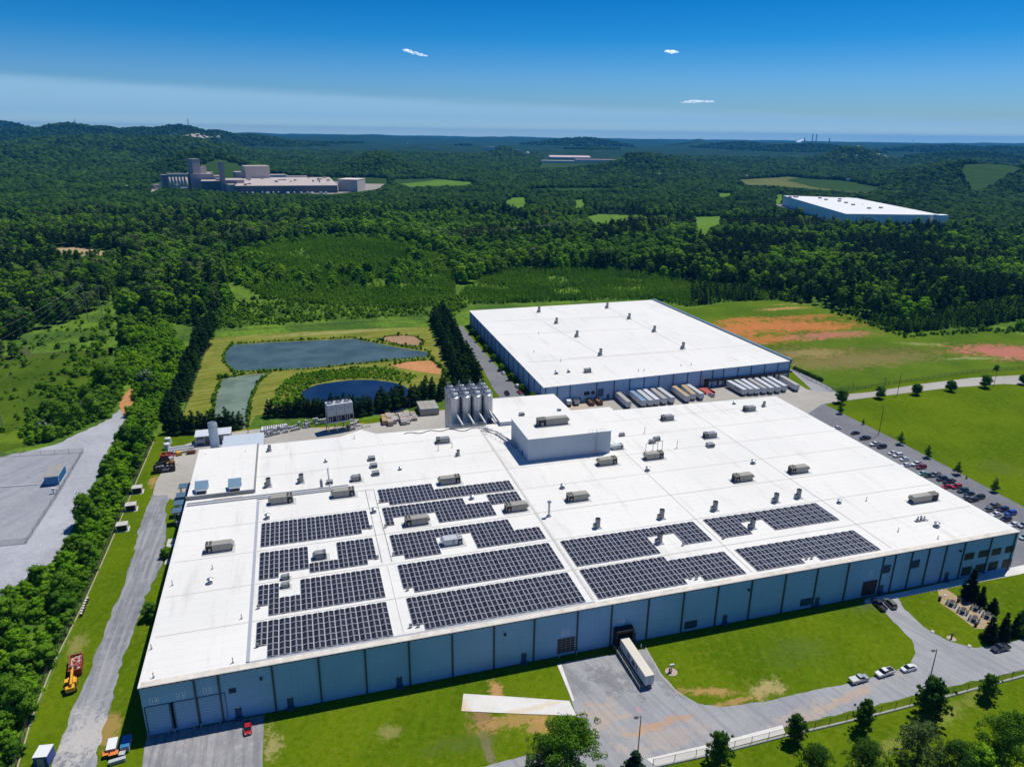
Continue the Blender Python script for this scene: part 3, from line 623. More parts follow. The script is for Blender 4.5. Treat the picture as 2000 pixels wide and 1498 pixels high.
def on_w2(name, px, z0, w, h, mats, dep=.15, m=0):
    q = along(A_, B_, u2(px), dep/2+.01); mb = MB(); mb.box(q[0], q[1], z0, w, dep, h, ang2, m); return lp(mb.build(name, mats), B2)
on_w2('window', 1146, 4, 3.4, 2, M['wglass']); on_w2('window', 1158, 4, 2, 2, M['wglass']); on_w2('dock_door', 1173, 2.2, 3.6, 4.6, DBLUE)
on_w2('doorway', 1379, .3, 4.2, 5.4, M['slot']); on_w2('door_lintel', 1379, 5.75, 5, 1.2, M['lgrey'], .3); on_w2('door_frame', 1374.3, .3, .5, 5.4, M['lgrey'], .3); on_w2('door_frame', 1385.5, .3, .5, 5.4, M['lgrey'], .3)
on_w2('door', 1132, .5, 1.4, 2.6, DBLUE); on_w2('door', 1188, .5, 1.4, 2.6, DBLUE)
q = along(A_, B_, u2(1462), .9); mb = MB(); mb.box(q[0], q[1], 4.2, 62, 1.7, .8, ang2); lp(mb.build('dock_canopy', M['black']), B2)
for px in (1406, 1420, 1430, 1441, 1452, 1464, 1476, 1488, 1500, 1516, 1524): 
    q = along(A_, B_, u2(px), .5); mb = MB(); mb.box(q[0], q[1], .9, 3.1, .9, 3.2, ang2); mb.box(q[0], q[1], 1.2, 2.3, 1.0, 2.6, ang2, 1); lp(mb.build('dock_shelter', [M['black'], M['lgrey']]), B2)
mb = MB()
def L2line(p0, p1, w=.35):
    a, b = Vector(G(*p0, H2)), Vector(G(*p1, H2)); strip(mb, a, b, -w/2, w, H2+.02, H2+.05)
L2line((1030, 708), (1335, 686)); L2line((1063, 630), (1170, 692)); L2line((1190, 602), (1335, 679)); L2line((935, 629), (1230, 618), .25); L2line((1110, 700), (1500, 672), .25); L2line((960, 655), (1290, 640), .2)
lp(mb.build('roof_seam', SEAM), B2)
# ---------------------------------------------------------------- far warehouse
B3p = [G(1530, 402), G(1650, 436)]
H3 = up(*B3p[0], 383)
CLEAR.append([G(1530, 402), G(1650, 437), G(1850, 436), G(1680, 392)])
q = [G(1530, 383, H3), G(1652, 419, H3), G(1838, 421, H3), G(1672, 388, H3)]
B3 = thing('warehouse', 'distant long white-roofed warehouse rising from the forest at right', 'warehouse', (q[0][0], q[0][1], 0))
lp(quadwall(q, 0, H3).build('wall', WALL3), B3)
mb = MB(); mb.prism(q, H3, H3+.8, 1, 0); lp(mb.build('roof', [paint('far_white_roof', (.72, .73, .72), .8, 0, .05, .05, 'w'), M['lgrey']]), B3)
for px, py in ((1543, 387), (1552, 387), (1556, 387), (1601, 389), (1613, 392), (1640, 391), (1639, 395), (1652, 398), (1666, 402), (1697, 409), (1720, 408)):
    x, y = G(px, py, H3); mb = MB(); mb.box(x, y, H3+.8, 5, 5, 2.5); lp(mb.build('roof_unit', M['grey']), B3)
x, y = G(1838, 422, H3); mb = MB(); mb.box(x, y, 0, 18, 14, H3+2); lp(mb.build('end_bay', WALL3), B3)
# ---------------------------------------------------------------- factory complex far left
def fbox(name, label, px0, px1, pyb, pyt, mat, depth=40, top=None, rz=0, cat='building', parent=None):
    x0, y0 = G(px0, pyb); x1, y1 = G(px1, pyb); w = math.dist((x0, y0), (x1, y1)); cx, cy = (x0+x1)/2, (y0+y1)/2
    d = Vector((cx-CX, cy-CY)).normalized(); a = math.atan2(d.y, d.x)-math.pi/2
    H = up(cx, cy, pyt); cx += d.x*depth/2; cy += d.y*depth/2
    mb = MB(); mb.box(0, 0, 0, w, depth, H, 0, 0, 1)
    if parent:
        o = mb.build(name, [mat, top or mat], parent); o.location = (cx-parent.location.x, cy-parent.location.y, 0); o.rotation_euler.z = a+rz; return o, H, w
    t = thing(name, label, cat, (cx, cy, 0), a+rz); mb.build('wall', [mat, mat], t)
    mb = MB(); mb.box(0, 0, H+.01, w+1, depth+1, 1.4); mb.build('roof', top or mat, t)
    return t, H, w
t, H, w = fbox('silo_block', 'distant block of tall round pale concrete silos left of the square tower', 332, 369, 374, 341, SB['fdark'], 34)
for k in range(6):
    mb = MB(); mb.cyl((-w/2+w*(k+.5)/6, -17, 0), (-w/2+w*(k+.5)/6, -17, H-4), w/13, n=12); mb.build('silo', SB['fsilo'], t, smooth=True)
mb = MB(); mb.box(0, -3, H-3, w+2, 34, 4); mb.build('silo_head_house', SB['fpink'], t)
fbox('storage_bin', 'small grey bins standing left of the distant concrete silos', 318, 330, 372, 343, SB['tower'], 20, rz=.2)
fbox('process_tower', 'square dark concrete tower of the distant plant, taller and wider than the chimney', 376, 393, 372, 312, SB['tower'], 22, rz=.5)
t, H, w = fbox('process_block', 'mauve concrete block at the foot of the distant square tower', 370, 416, 372, 341, SB['fwall'], 45, SB['froof'], rz=.25)
mb = MB(); mb.box(6, 4, H, 22, 16, 14); mb.box(12, 0, H+14, 10, 8, 4); mb.build('stair_tower', SB['fpink'], t)
fbox('low_hall', 'dark blue-grey low hall in front of the distant chimney', 396, 436, 375, 355, SB['fdark'], 50, SB['froof'])
fbox('chimney', 'slim square dark chimney tower of the distant plant', 433, 441.5, 375, 317, SB['tower'], 9, rz=.35, cat='chimney')
fbox('process_hall', 'low mauve hall just right of the distant chimney', 441, 476, 373, 353, SB['fwall'], 70, SB['froof'], rz=.1)
t, H, w = fbox('tall_hall', 'tall tan windowless hall behind the flat factory roof', 478, 526, 362, 326, SB['fpink'], 60, SB['froof'], rz=.15)
mb = MB(); mb.box(-32, -6, 0, 50, 40, H*.72, 0, 0, 1); mb.build('side_wing', [SB['tower'], SB['froof']], t)
t, H, w = fbox('long_hall', 'very long flat tan-roofed plant hall spreading between the chimney and the tan box building', 462, 660, 378, 364, SB['fdark'], 330, SB['froof'])
rr = random.Random(3)
for k in range(26):
    mb = MB(); s = rr.uniform(3, 9); mb.box(rr.uniform(-w/2+8, w/2-8), rr.uniform(-150, 150), H+1.4, s, s*.8, rr.uniform(2, 4)); mb.build('roof_unit', SB['tower'] if k % 2 else SB['fpink'], t)
fbox('box_building', 'plain tan box-shaped building at the right end of the distant plant', 668, 708, 375, 352, SB['fpink'], 60, SB['fsilo'], rz=-.35)
fbox('shed', 'small pale shed beside the trees in front of the distant silos', 355, 366, 377, 368, M['lgrey'], 12)
for i, (a, b, pb, pt, mt, dp) in enumerate(((372, 384, 371, 352, 'fpink', 20), (404, 418, 368, 338, 'fpink', 18), (418, 432, 366, 345, 'fsilo', 30), (446, 460, 376, 362, 'fpink', 25), (478, 500, 376, 366, 'fpink', 18), (345, 350, 376, 362, 'fsilo', 12), (300, 312, 370, 362, 'fsilo', 14), (520, 560, 352, 343, 'fsilo', 40), (560, 600, 354, 346, 'fpink', 30), (425, 434, 374, 350, 'tower', 14))):
    fbox('plant_building', ('small tan annex of the distant plant below the square tower', 'stepped tan block right of the distant square tower', 'pale block between the distant square tower and chimney', 'low tan block at the foot of the distant chimney', 'low tan lean-to along the distant flat hall', 'slim pale bin beside the distant concrete silos', 'little pale shed far left of the distant silos', 'long pale low building behind the distant flat hall, left one', 'long tan low building behind the distant flat hall, right one', 'narrow grey block just left of the distant chimney')[i], a, b, pb, pt, SB[mt], dp, SB['froof'], rz=.1*(i % 4))
for i in range(14):
    px = 470+i*13+rr.uniform(-4, 4); x, y = G(px, 379); mb = MB(); mb.box(0, 0, .6, 3, 14, 3.4); mb.box(0, 0, 0, 2.4, 12, .6, m=1)
    tag(mb.build('parked_trailer', [M['white'], M['black']], None, (x, y, 0), rr.uniform(-.5, .5)), 'white trailer parked in the yard of the distant plant', 'trailer', 'trailers in the distant plant yard')
# mill with pink roofs, tank, small buildings, chimneys
def slant(t, w, d, h, mat):
    mb = MB(); n = 3
    for k in range(n): y0, y1 = -d/2+d*k/n, -d/2+d*(k+.93)/n; mb.poly([(-w/2, y0, h), (w/2, y0, h), (w/2, y1, h+d/n*.16), (-w/2, y1, h+d/n*.16)]); mb.poly([(-w/2, y1, h+d/n*.16), (w/2, y1, h+d/n*.16), (w/2, y1+1, h), (-w/2, y1+1, h)])
    mb.build('sloped_roof', mat, t)
def tbox(name, label, cat, px, py, w, d, h, mat, roof=None, rz=0, group=None, hip=False):
    x, y, _ = T(px, py); z = hgt(x, y); t = thing(name, label, cat, (x, y, z-2), rz, group)
    mb = MB(); mb.box(0, 0, 0, w, d, h+2); mb.build('wall', mat, t)
    mb = MB()
    mb.box(0, 0, h+2, w+1, d+1, (d*.3 if hip else 1.5), tx=.6 if hip else 1, ty=.05 if hip else 1); mb.build('roof', roof or mat, t); return t
tbox('mill_building', 'distant mill with a long pink and white roof, the upper and rearmost one', 'mill', 1112, 312, 235, 130, 13, SB['fsilo'], paint('far_pink_roof', (.66, .5, .47), .9, 0, .2, .01, 'w'), -.3); slant(bpy.context.scene.objects['mill_building'], 235, 130, 15.5, bpy.data.materials['far_pink_roof'])
tbox('mill_building', 'distant low pink-roofed mill wing nearest the trees', 'mill', 1108, 319, 360, 50, 10, SB['fsilo'], paint('far_white_pink_roof', (.62, .55, .5), .9, 0, .25, .01, 'w'), -.3)
tbox('mill_building', 'distant mauve-roofed mill wing stretching to the right', 'mill', 1175, 318, 230, 70, 10, SB['fsilo'], paint('far_mauve_roof', (.42, .3, .32), .9, 0, .25, .01, 'w'), -.25)
x, y, _ = T(1030, 312); t = thing('water_tower', 'white round water tower standing among trees left of the pink mill', 'water tower', (x, y, hgt(x, y)))
mb = MB(); [mb.cyl((8*math.cos(a), 8*math.sin(a), 0), (6*math.cos(a), 6*math.sin(a), 28), 1, n=6) for a in (0, 1.57, 3.14, 4.71)]; mb.build('leg', M['lgrey'], t)
mb = MB()
for k in range(8):
    a0, a1 = -math.pi/2+k*math.pi/8, -math.pi/2+(k+1)*math.pi/8; mb.cyl((0, 0, 34+9*math.sin(a0)), (0, 0, 34+9*math.sin(a1)), max(.1, 11*math.cos(a0)), max(.1, 11*math.cos(a1)), 14)
mb.build('tank', M['white'], t, smooth=True)
tbox('grain_elevator', 'pale distant tower block just left of the water tower', 'tower', 1011, 305, 28, 22, 34, M['lgrey']); tbox('apartment_block', 'pale boxy distant building on the skyline left of centre', 'building', 956, 295, 80, 30, 26, SB['fsilo'])
tbox('shed', 'long low grey-roofed shed beyond the trees above the far olive field', 'shed', 1434, 349, 120, 26, 9, M['fdark'] if 'fdark' in M else SB['fdark'], M['lgrey']); tbox('shed', 'small bright white-roofed shed right of the long grey-roofed shed', 'shed', 1492, 348, 40, 22, 8, M['white'], M['white'])
tbox('shed', 'small white building left of the long grey-roofed shed', 'shed', 1394, 354, 40, 20, 8, M['white'], M['lgrey'])
for i, (px, py, w) in enumerate(((1075, 343, 40), (1320, 343, 50), (1300, 345, 60), (1290, 343, 30), (845, 292, 40), (838, 290, 30), (897, 290, 30), (870, 306, 40), (850, 305, 30), (793, 282, 30), (740, 273, 24), (870, 273, 24), (1290, 277, 30), (1650, 395, 20), (1990, 388, 30), (8, 297, 60), (50, 299, 90), (70, 300, 50), (30, 297, 50), (1660, 355, 20), (1057, 336, 14), (250, 371, 26))):
    tbox('house', 'small pale building far off among the trees', 'house', px, py, w, 16, 8, M['white'], M['lgrey'] if i % 2 else None, rr.uniform(-.5, .5), 'small pale buildings scattered through the far woods')
rr = random.Random(11)
for i in range(44):
    px = 1648+rr.random()*92; py = 299+rr.random()*12+(4 if px > 1700 else 0)
    tbox('house', 'small house on the wooded hillside', 'house', px, py, rr.uniform(14, 22), rr.uniform(12, 16), rr.uniform(6, 9), rr.choice((M['white'], M['lgrey'], SB['fpink'])), rr.choice((M['grey'], M['lgrey'], SB['tower'])), rr.uniform(-1, 1), 'houses on the wooded hill at right', True)
tbox('house', 'lone white house just below the top of the wooded hill', 'house', 1677, 288, 40, 20, 9, M['white'], M['white'], 0, None, True)
for px, pt, r, lb in ((1571, 270, 9, 'leftmost short chimney on the far skyline beside the white steam'), (1586, 262.5, 8, 'left one of the two tallest chimneys on the far skyline'), (1593.5, 262.7, 8, 'right one of the two tallest chimneys on the far skyline'), (1619.5, 271, 9, 'lone short chimney on the far skyline right of the tall pair')):
    x, y, z = DD(px-.5, 281, 12000); zt = DD(px, pt, 12000)[2]
    t = thing('chimney', 'distant '+lb, 'chimney', (x, y, min(z, 60))); mb = MB(); mb.cyl((0, 0, -60), (0, 0, zt-min(z, 60)), r, r*.7, 12); mb.build('shaft', SB['stack'], t)
    mb = MB(); mb.cyl((0, 0, zt-min(z, 60)-12), (0, 0, zt-min(z, 60)+1), r*.85, r*.85, 12); mb.build('collar', M['dark'], t)
def puff(name, x, y, z, pts, mat, label, kind=None, cat=None, seed=0):
    import bmesh
    bm = bmesh.new()
    for (dx, dy, dz, r, sz) in pts:
        b0 = len(bm.verts); bmesh.ops.create_icosphere(bm, subdivisions=4, radius=r); bm.verts.ensure_lookup_table()
        for vv in list(bm.verts)[b0:]:
            n_ = noise.fractal(Vector(vv.co)/r*1.6+Vector((seed, dx, dz)), .6, 2.1, 5); vv.co *= 1+.55*n_; vv.co.z *= sz; vv.co += Vector((dx, dy, dz))
    me = bpy.data.meshes.new(name); bm.to_mesh(me); bm.free(); me.materials.append(mat); me.polygons.foreach_set('use_smooth', [True]*len(me.polygons))
    o = bpy.data.objects.new(name, me); COL.objects.link(o); o.location = (x, y, z); tag(o, label, cat, None, kind); return o
CLM, nt, bs = newmat('cloud_vapour'); bs.inputs['Base Color'].default_value = (.95, .96, 1, 1); bs.inputs['Roughness'].default_value = 1; bs.inputs['Specular IOR Level'].default_value = 0
ge = nt.nodes.new('ShaderNodeLayerWeight'); ge.inputs[0].default_value = .35; tr_ = nt.nodes.new('ShaderNodeBsdfTransparent'); mx = nt.nodes.new('ShaderNodeMixShader')
nn = nz(nt, geo(nt), .02, 5, .7); ln(nt, mth(nt, 'ADD', mth(nt, 'MULTIPLY', ge.outputs['Facing'], 1.9), mth(nt, 'MULTIPLY', mth(nt, 'SUBTRACT', nn, .4), 2.2), clamp=True), mx.inputs[0]); tl = N(nt, 'ShaderNodeBsdfTranslucent'); tl.inputs[0].default_value = (1, 1, 1, 1); m2_ = nt.nodes.new('ShaderNodeAddShader'); ln(nt, bs.outputs[0], m2_.inputs[0]); ln(nt, tl.outputs[0], m2_.inputs[1])
ln(nt, m2_.outputs[0], mx.inputs[1]); ln(nt, tr_.outputs[0], mx.inputs[2]); ln(nt, mx.outputs[0], nt.nodes['Material Output'].inputs[0])
x, y, z = DD(1562, 276, 12100); puff('steam', x, y, z, [(-30, 0, -6, 26, .5), (10, 0, 0, 24, .6), (46, 0, 14, 20, .6)], CLM, None, 'stuff')
# radio masts
for px, pyb, pyt, dist, lb in ((368, 243, 232, 5000, 'thin lattice mast on the highest wooded hill behind the plant'), (147, 240, 234, 5600, 'thin lattice mast on the far left wooded hill'), (1782, 280, 273, 9000, 'thin lattice mast on the far right hill')):
    x, y, z0 = DD(px, pyb+3, dist); z1 = DD(px, pyt, dist)[2]; mb = MB(); w = dist*.00035
    mb.cyl((0, 0, 0), (0, 0, z1-z0), w, w*.5, 4); [mb.cyl((0, 0, (z1-z0)*k/6), (0, 0, (z1-z0)*k/6+2), w*2, w*2, 4) for k in range(1, 6)]
    tag(mb.build('radio_mast', M['steel'], None, (x, y, z0)), lb, 'mast')
# ---------------------------------------------------------------- solar arrays
m, nt, bs = newmat('solar_cell_glass'); tc = nt.nodes.new('ShaderNodeTexCoord').outputs['Object']; oi = nt.nodes.new('ShaderNodeObjectInfo')
sp = N(nt, 'ShaderNodeSeparateXYZ'); ln(nt, tc, sp.inputs[0])
gx = mth(nt, 'LESS_THAN', mth(nt, 'FRACT', mth(nt, 'MULTIPLY', sp.outputs[0], 3)), .05); gy = mth(nt, 'LESS_THAN', mth(nt, 'FRACT', mth(nt, 'MULTIPLY', sp.outputs[1], 3)), .05)
mid = mth(nt, 'LESS_THAN', mth(nt, 'ABSOLUTE', sp.outputs[1]), .06)
c = mixc(nt, oi.outputs['Random'], (.011, .012, .018), (.022, .023, .032))
c = mixc(nt, mth(nt, 'MULTIPLY', mth(nt, 'MAXIMUM', gx, gy), .35), c, (.07, .08, .1)); c = mixc(nt, mth(nt, 'MULTIPLY', mid, .5), c, (.1, .11, .13))
ln(nt, c, bs.inputs['Base Color']); bs.inputs['Roughness'].default_value = .3; bs.inputs['Specular IOR Level'].default_value = .22
PV = m; PVF = paint('panel_frame_aluminium', (.6, .6, .64), .5, .2, .05)
RX, RY = 1.452, 2.52
TILT = .19
def panel_mesh(sg):
    mb = MB(); w, l = 1.31, RY-.14; dz = sg*TILT*w/2
    def pt(x, y, o): return (x, y, .34+sg*TILT*x+o)
    def slab(x0, x1, y0, y1, z0, z1, m):
        q = [(x0, y0), (x1, y0), (x1, y1), (x0, y1)]; b = len(mb.v)
        mb.v += [pt(x, y, z0) for x, y in q]+[pt(x, y, z1) for x, y in q]
        for f_ in ((4, 5, 6, 7), (0, 3, 2, 1), (0, 1, 5, 4), (1, 2, 6, 5), (2, 3, 7, 6), (3, 0, 4, 7)): mb.f.append(tuple(b+i for i in f_)); mb.m.append(m)
    slab(-w/2, w/2, -l/2, l/2, -.04, 0, 1); slab(-w/2+.07, w/2-.07, -l/2+.07, l/2-.07, .001, .006, 0)
    return mb.mesh('solar_panel', [PV, PVF])
PM = {1: panel_mesh(1), -1: panel_mesh(-1)}
def rail_mesh(n, sg):
    mb = MB(); l = n*RY
    for s in (-1, 1): mb.box(s*.6, 0, .04, .07, l, .24+s*sg*TILT*.6)
    for k in range(n+1): mb.box(0, -l/2+k*RY, .02, RX, .1, .08)
    mb.box(-sg*(-.71), 0, .02, .1, l, .1)
    return mb.mesh('mounting_rail', [PVF])
RM = {}
def array(x0, x1, ytop, cols, label):
    """cols: function(column index, count)-> list of (first row, last row) kept"""
    n = round((x1-x0)/RX); t = thing('solar_array', label, 'solar array', (x0, ytop, RZ+.03), 0, 'solar arrays on the factory roof')
    px = (x1-x0)/n
    for k in range(n):
        sg = 1 if k % 2 == 0 else -1
        for (r0, r1) in cols(k, n):
            c = r1-r0+1
            if (c, sg) not in RM: RM[(c, sg)] = rail_mesh(c, sg)
            row = bpy.data.objects.new('panel_row', RM[(c, sg)]); COL.objects.link(row); row.parent = t
            row.location = (px*(k+.5), -RY*(r0+c/2), 0)
            for r in range(c):
                o = bpy.data.objects.new('solar_panel', PM[sg]); COL.objects.link(o); o.parent = row; o.location = (0, RY*(c/2-r-.5), 0)
def cut(holes):
    def g(k, n):
        keep = [True]*6
        for (k0, k1, r0, r1) in holes:
            if k0 <= k < k1:
                for r in range(r0, r1+1): keep[r] = False
        out = []; r = 0
        while r < 6:
            if keep[r]:
                s = r
                while r < 6 and keep[r]: r += 1
                out.append((s, r-1))
            else: r += 1
        return out
    return g
array(26.1, 60.9, 17.7, cut([(0, 2, 4, 5)]), 'left-hand solar array nearest the front roof edge, notched at its near left corner')
array(26.1, 61.1, 35.2, cut([(0, 2, 4, 5), (4, 8, 0, 2)]), 'left-hand solar array with two small boxes in the notch on its far side')
array(26.0, 61.0, 53.4, cut([(4, 10, 5, 5), (10, 16, 0, 3), (22, 24, 5, 5)]), 'left-hand solar array wrapping round a small grey air unit')
array(26.0, 61.0, 72.3, cut([(22, 24, 5, 5)]), 'left-hand solar array farthest from the front edge, nearly a full rectangle')
array(66.4, 115.9, 86.8, cut([(0, 2, 4, 5), (2, 34, 5, 5), (14, 34, 0, 1)]), 'farthest solar array of the middle column, thin at its right half')
array(66.3, 116.0, 72.5, cut([(2, 12, 3, 5), (0, 2, 5, 5), (20, 26, 0, 1), (26, 34, 3, 5)]), 'ragged solar array around the beige air unit in the middle column')
array(66.4, 115.8, 53.3, cut([(0, 2, 5, 5), (10, 18, 2, 5), (28, 34, 0, 2)]), 'middle solar array wrapping round a light grey air unit')
array(66.4, 115.6, 35.2, cut([(0, 2, 5, 5)]), 'wide full solar array second from the front in the middle column')
array(66.4, 115.5, 17.8, cut([(0, 2, 5, 5)]), 'wide full solar array of the middle column, nearest the front edge')
array(119.4, 168.2, 35.1, cut([(20, 27, 2, 5), (27, 34, 5, 5)]), 'solar array with a vent stack in its notch, just right of the centre line')
array(119.3, 168.0, 17.9, cut([(20, 34, 0, 0), (20, 24, 5, 5)]), 'solar array right of the roof centre line, along the front edge')
array(172.0, 218.4, 35.3, cut([(8, 14, 2, 5), (0, 32, 5, 5)]), 'rightmost far solar array with a vent stack in its notch')
array(171.9, 218.0, 15.5, cut([(12, 16, 4, 5), (0, 32, 5, 5)]), 'rightmost solar array along the front roof edge')
# inverters beside the arrays
mb0 = MB(); mb0.box(0, 0, 0, .9, .5, .12); mb0.box(-.35, 0, .1, .06, .06, 1.1); mb0.box(.35, 0, .1, .06, .06, 1.1); mb0.box(0, -.05, .5, .85, .3, .75, m=1)
for i, (px, py) in enumerate(((505, 1188), (503, 1263), (725, 1032), (737, 1091), (742, 982), (753, 1030), (769, 1085), (796, 1153), (802, 1225), (817, 1224), (1334, 1065), (1413, 1052), (1349, 1130), (1360, 1131), (1575, 1092), (1585, 1091))):
    x, y = G(px, py, RZ); o = mb0.build('inverter', [M['steel'], M['grey']], None, (x, y, RZ+.02)) if i == 0 else inv.copy()
    if i == 0: inv = o
    else: COL.objects.link(o); o.location = (x, y, RZ+.02)
    tag(o, 'small grey inverter cabinet on a stand at a notch of a solar array', 'inverter', 'inverters beside the solar arrays')
# ---------------------------------------------------------------- rooftop air units
M['pad'] = paint('roof_walk_pad', (.52, .52, .5), .9, 0, .12, .6)
def hvac(name, L, W, H, fans, mat, fanend=1, hood=True, big=False):
    t = thing(name, None, 'air unit')
    mb = MB(); mb.box(0, 0, 0, L+.5, W+.4, .35, m=1); mb.build('base_curb', [mat, M['grey']], t); MB().box(0, -.2, .0, L+2.2, W+2.2, .05).build('roof_pad', M['pad'], t)
    s = fanend; cl = L*.28
    mb = MB(); mb.box(-s*cl/2, 0, .35, L-cl, W, H)
    for k in range(int((L-cl)/1.4)): mb.box(-s*cl/2-(L-cl)/2+.7+k*1.4, 0, .34, .06, W+.08, H+.05)
    mb.build('cabinet', [mat], t)
    mb = MB(); mb.box(s*(L/2-cl/2), 0, .35+H*.9, cl, W, H*.14)
    for a in (-1, 1):
        for b in (-1, 1): mb.box(s*(L/2-cl/2)+a*(cl/2-.08), b*(W/2-.08), .35, .14, .14, H*.92)
    mb.box(s*(L/2-cl/2)+.1, -W/2+.3, .35, cl*.3, .5, H*.5)
    mb.build('condenser_frame', [mat], t)
    mb = MB(); mb.box(s*(L/2-cl/2), 0, .4, cl*.9, W*.9, H*.85); mb.build('condenser_coil', [M['slot']], t)
    n = fans//2
    for k in range(n):
        for b in (-1, 1):
            mb = MB(); r = min(W*.19, cl/n*.4); fx_ = s*(L/2-cl*(k+.5)/n)
            mb.cyl((fx_, b*W*.24, .35+H*1.04), (fx_, b*W*.24, .35+H*1.04+.22), r, n=12); mb.cyl((fx_, b*W*.24, .35+H*1.04+.2), (fx_, b*W*.24, .35+H*1.04+.25), r*.85, n=12, m=1)
            mb.build('fan', [mat, M['slot']], t)
    if hood:
        mb = MB(); x0 = -s*L/2; b = H*.9
        mb.poly([(x0, -W/2, .35+H), (x0, W/2, .35+H), (x0-s*.9, W/2, .35+H*.55), (x0-s*.9, -W/2, .35+H*.55)]); mb.poly([(x0, -W/2, .35+H), (x0-s*.9, -W/2, .35+H*.55), (x0, -W/2, .35+H*.35)]); mb.poly([(x0, W/2, .35+H), (x0-s*.9, W/2, .35+H*.55), (x0, W/2, .35+H*.35)])
        mb.box(x0-s*.03, 0, .5, .05, W*.8, H*.5, m=1); mb.build('intake_hood', [mat, M['slot']], t)
    mb = MB(); mb.box(0, -W/2-.03, .7, .8, .05, H*.7); mb.build('access_door', [M['grey']], t)
    return t
BIGL = hvac('air_handling_unit', 7.6, 2.7, 2.35, 4, M['beige'], -1); BIGR = hvac('air_handling_unit', 7.6, 2.7, 2.35, 4, M['beige'], 1)
MED = hvac('air_conditioning_unit', 5.6, 2.6, 1.9, 4, M['grey'], -1, False); LGT = hvac('air_conditioning_unit', 6, 3.0, 2.0, 6, M['lgrey'], 1)
SMALL = hvac('air_conditioning_unit', 3.2, 2.3, 1.8, 4, M['grey'], 1); LONG = hvac('air_handling_unit', 14, 3.0, 3.0, 8, M['beige'], -1)
used = set()
def put(src, px, py, label, z=RZ, rz=0, group='air units on the factory roof', s=1):
    x, y = G(px, py, z); k = src.name
    if k not in used:
        used.add(k); o = src; o.location = (x, y, z+.02); o.rotation_euler.z = rz; o.scale = (s, s, s); o['label'] = label
    else: o = dup(src, x, y, z+.02, rz, label, s=s)
    if group: o['group'] = group
    return o
put(BIGL, 428, 1074, 'beige air unit alone on the left part of the roof near the left edge')
put(BIGR, 551, 981, 'beige air unit behind the grey expansion joint, nearest the raised roof bay')
put(BIGR, 672, 968, 'beige air unit just behind the gap between left and middle solar arrays')
put(BIGR, 879, 943, 'beige air unit behind the farthest middle solar array')
put(BIGL, 813, 1023, 'beige air unit inside the notch of the ragged middle solar array'); put(BIGL, 1007, 996, 'beige air unit at the right end of the ragged middle solar array')
put(BIGL, 1127, 976, 'beige air unit standing right of the tall roof pipe'); put(BIGR, 1186, 906, 'beige air unit in front of the right side of the raised penthouse')
put(BIGR, 1277, 895, 'beige air unit in front of four thin vent pipes'); put(BIGL, 1449, 938, 'beige air unit right of the roof centre, left one of a pair')
put(BIGL, 1558, 922, 'beige air unit right of the roof centre, right one of a pair'); put(LGT, 884, 1061, 'light grey air unit with six fans in the middle solar array notch')
put(SMALL, 627, 1089, 'small grey air unit in the notch of the left solar array'); put(MED, 1303, 820, 'grey air unit near the far roof edge behind the penthouse')
put(MED, 1386, 854, 'grey air unit in the far middle of the right roof half'); put(MED, 1463, 802, 'grey air unit near the far right roof corner beside a vent stack')
put(MED, 865, 864, 'grey air unit near the rear roof edge left of the silos'); put(LGT, 1205, 876, 'light air unit just right of the penthouse wall', s=.8)
put(LONG, 1803, 978, 'very long beige air unit alone on the right end of the roof', rz=math.pi, s=.8)
put(LONG, 1078, 829, 'very long beige air unit on the raised penthouse roof', z=RZ+10, s=.95)
put(SMALL, 559, 1130, 'farther of two small grey boxes in the left solar array notch', s=.62); put(SMALL, 559, 1146, 'nearer of two small grey boxes in the left solar array notch', s=.62)
put(SMALL, 697, 938, 'small grey air unit behind the left end of the farthest middle solar array', s=.95); put(SMALL, 1283, 860, 'farther dark one of two small units behind the vent pipes', s=.75); put(SMALL, 1274, 865, 'nearer dark one of two small units behind the vent pipes', s=.7)
put(SMALL, 1215, 851, 'small dark unit just right of the far corner of the penthouse', s=.6); put(SMALL, 1148, 727, 'small grey air unit near the front edge of the second warehouse roof', z=H2, s=1, group='units on the second warehouse roof')
# box vents
mb = MB(); mb.box(0, 0, 0, 2.6, 2.2, .5, m=1); mb.box(0, 0, .5, 2.9, 2.6, .9, tx=.92, ty=.9); mb.box(0, -1.32, .6, 2.2, .06, .5, m=2)
V0 = mb.build('roof_vent_box', [M['grey'], M['lgrey'], M['slot']]); tag(V0, 'x', 'vent')
for px, py, lb, s in ((726, 898, 'farthest of three grey box vents in a row on the left roof half', 1), (730, 912, 'middle one of three grey box vents in a row', 1), (734, 927, 'nearest of three grey box vents in a row', 1), (644, 944, 'single grey box vent left of the small air unit', .85), (1387, 872, 'low flat grey box vent alone right of the vent pipes', 1.1), (1019, 811, 'pale box vent on the rear annex roof', .85), (1092, 802, 'small vent at the right of the rear annex roof', .6)):
    x, y = G(px, py, RZ if py > 815 else 16.4); o = V0 if px == 726 else V0.copy()
    if px != 726: COL.objects.link(o)
    o.location = (x, y, (RZ if py > 815 else 16.4)+.02); o.scale = (s, s, s); tag(o, lb, 'vent', 'grey box vents on the roof')
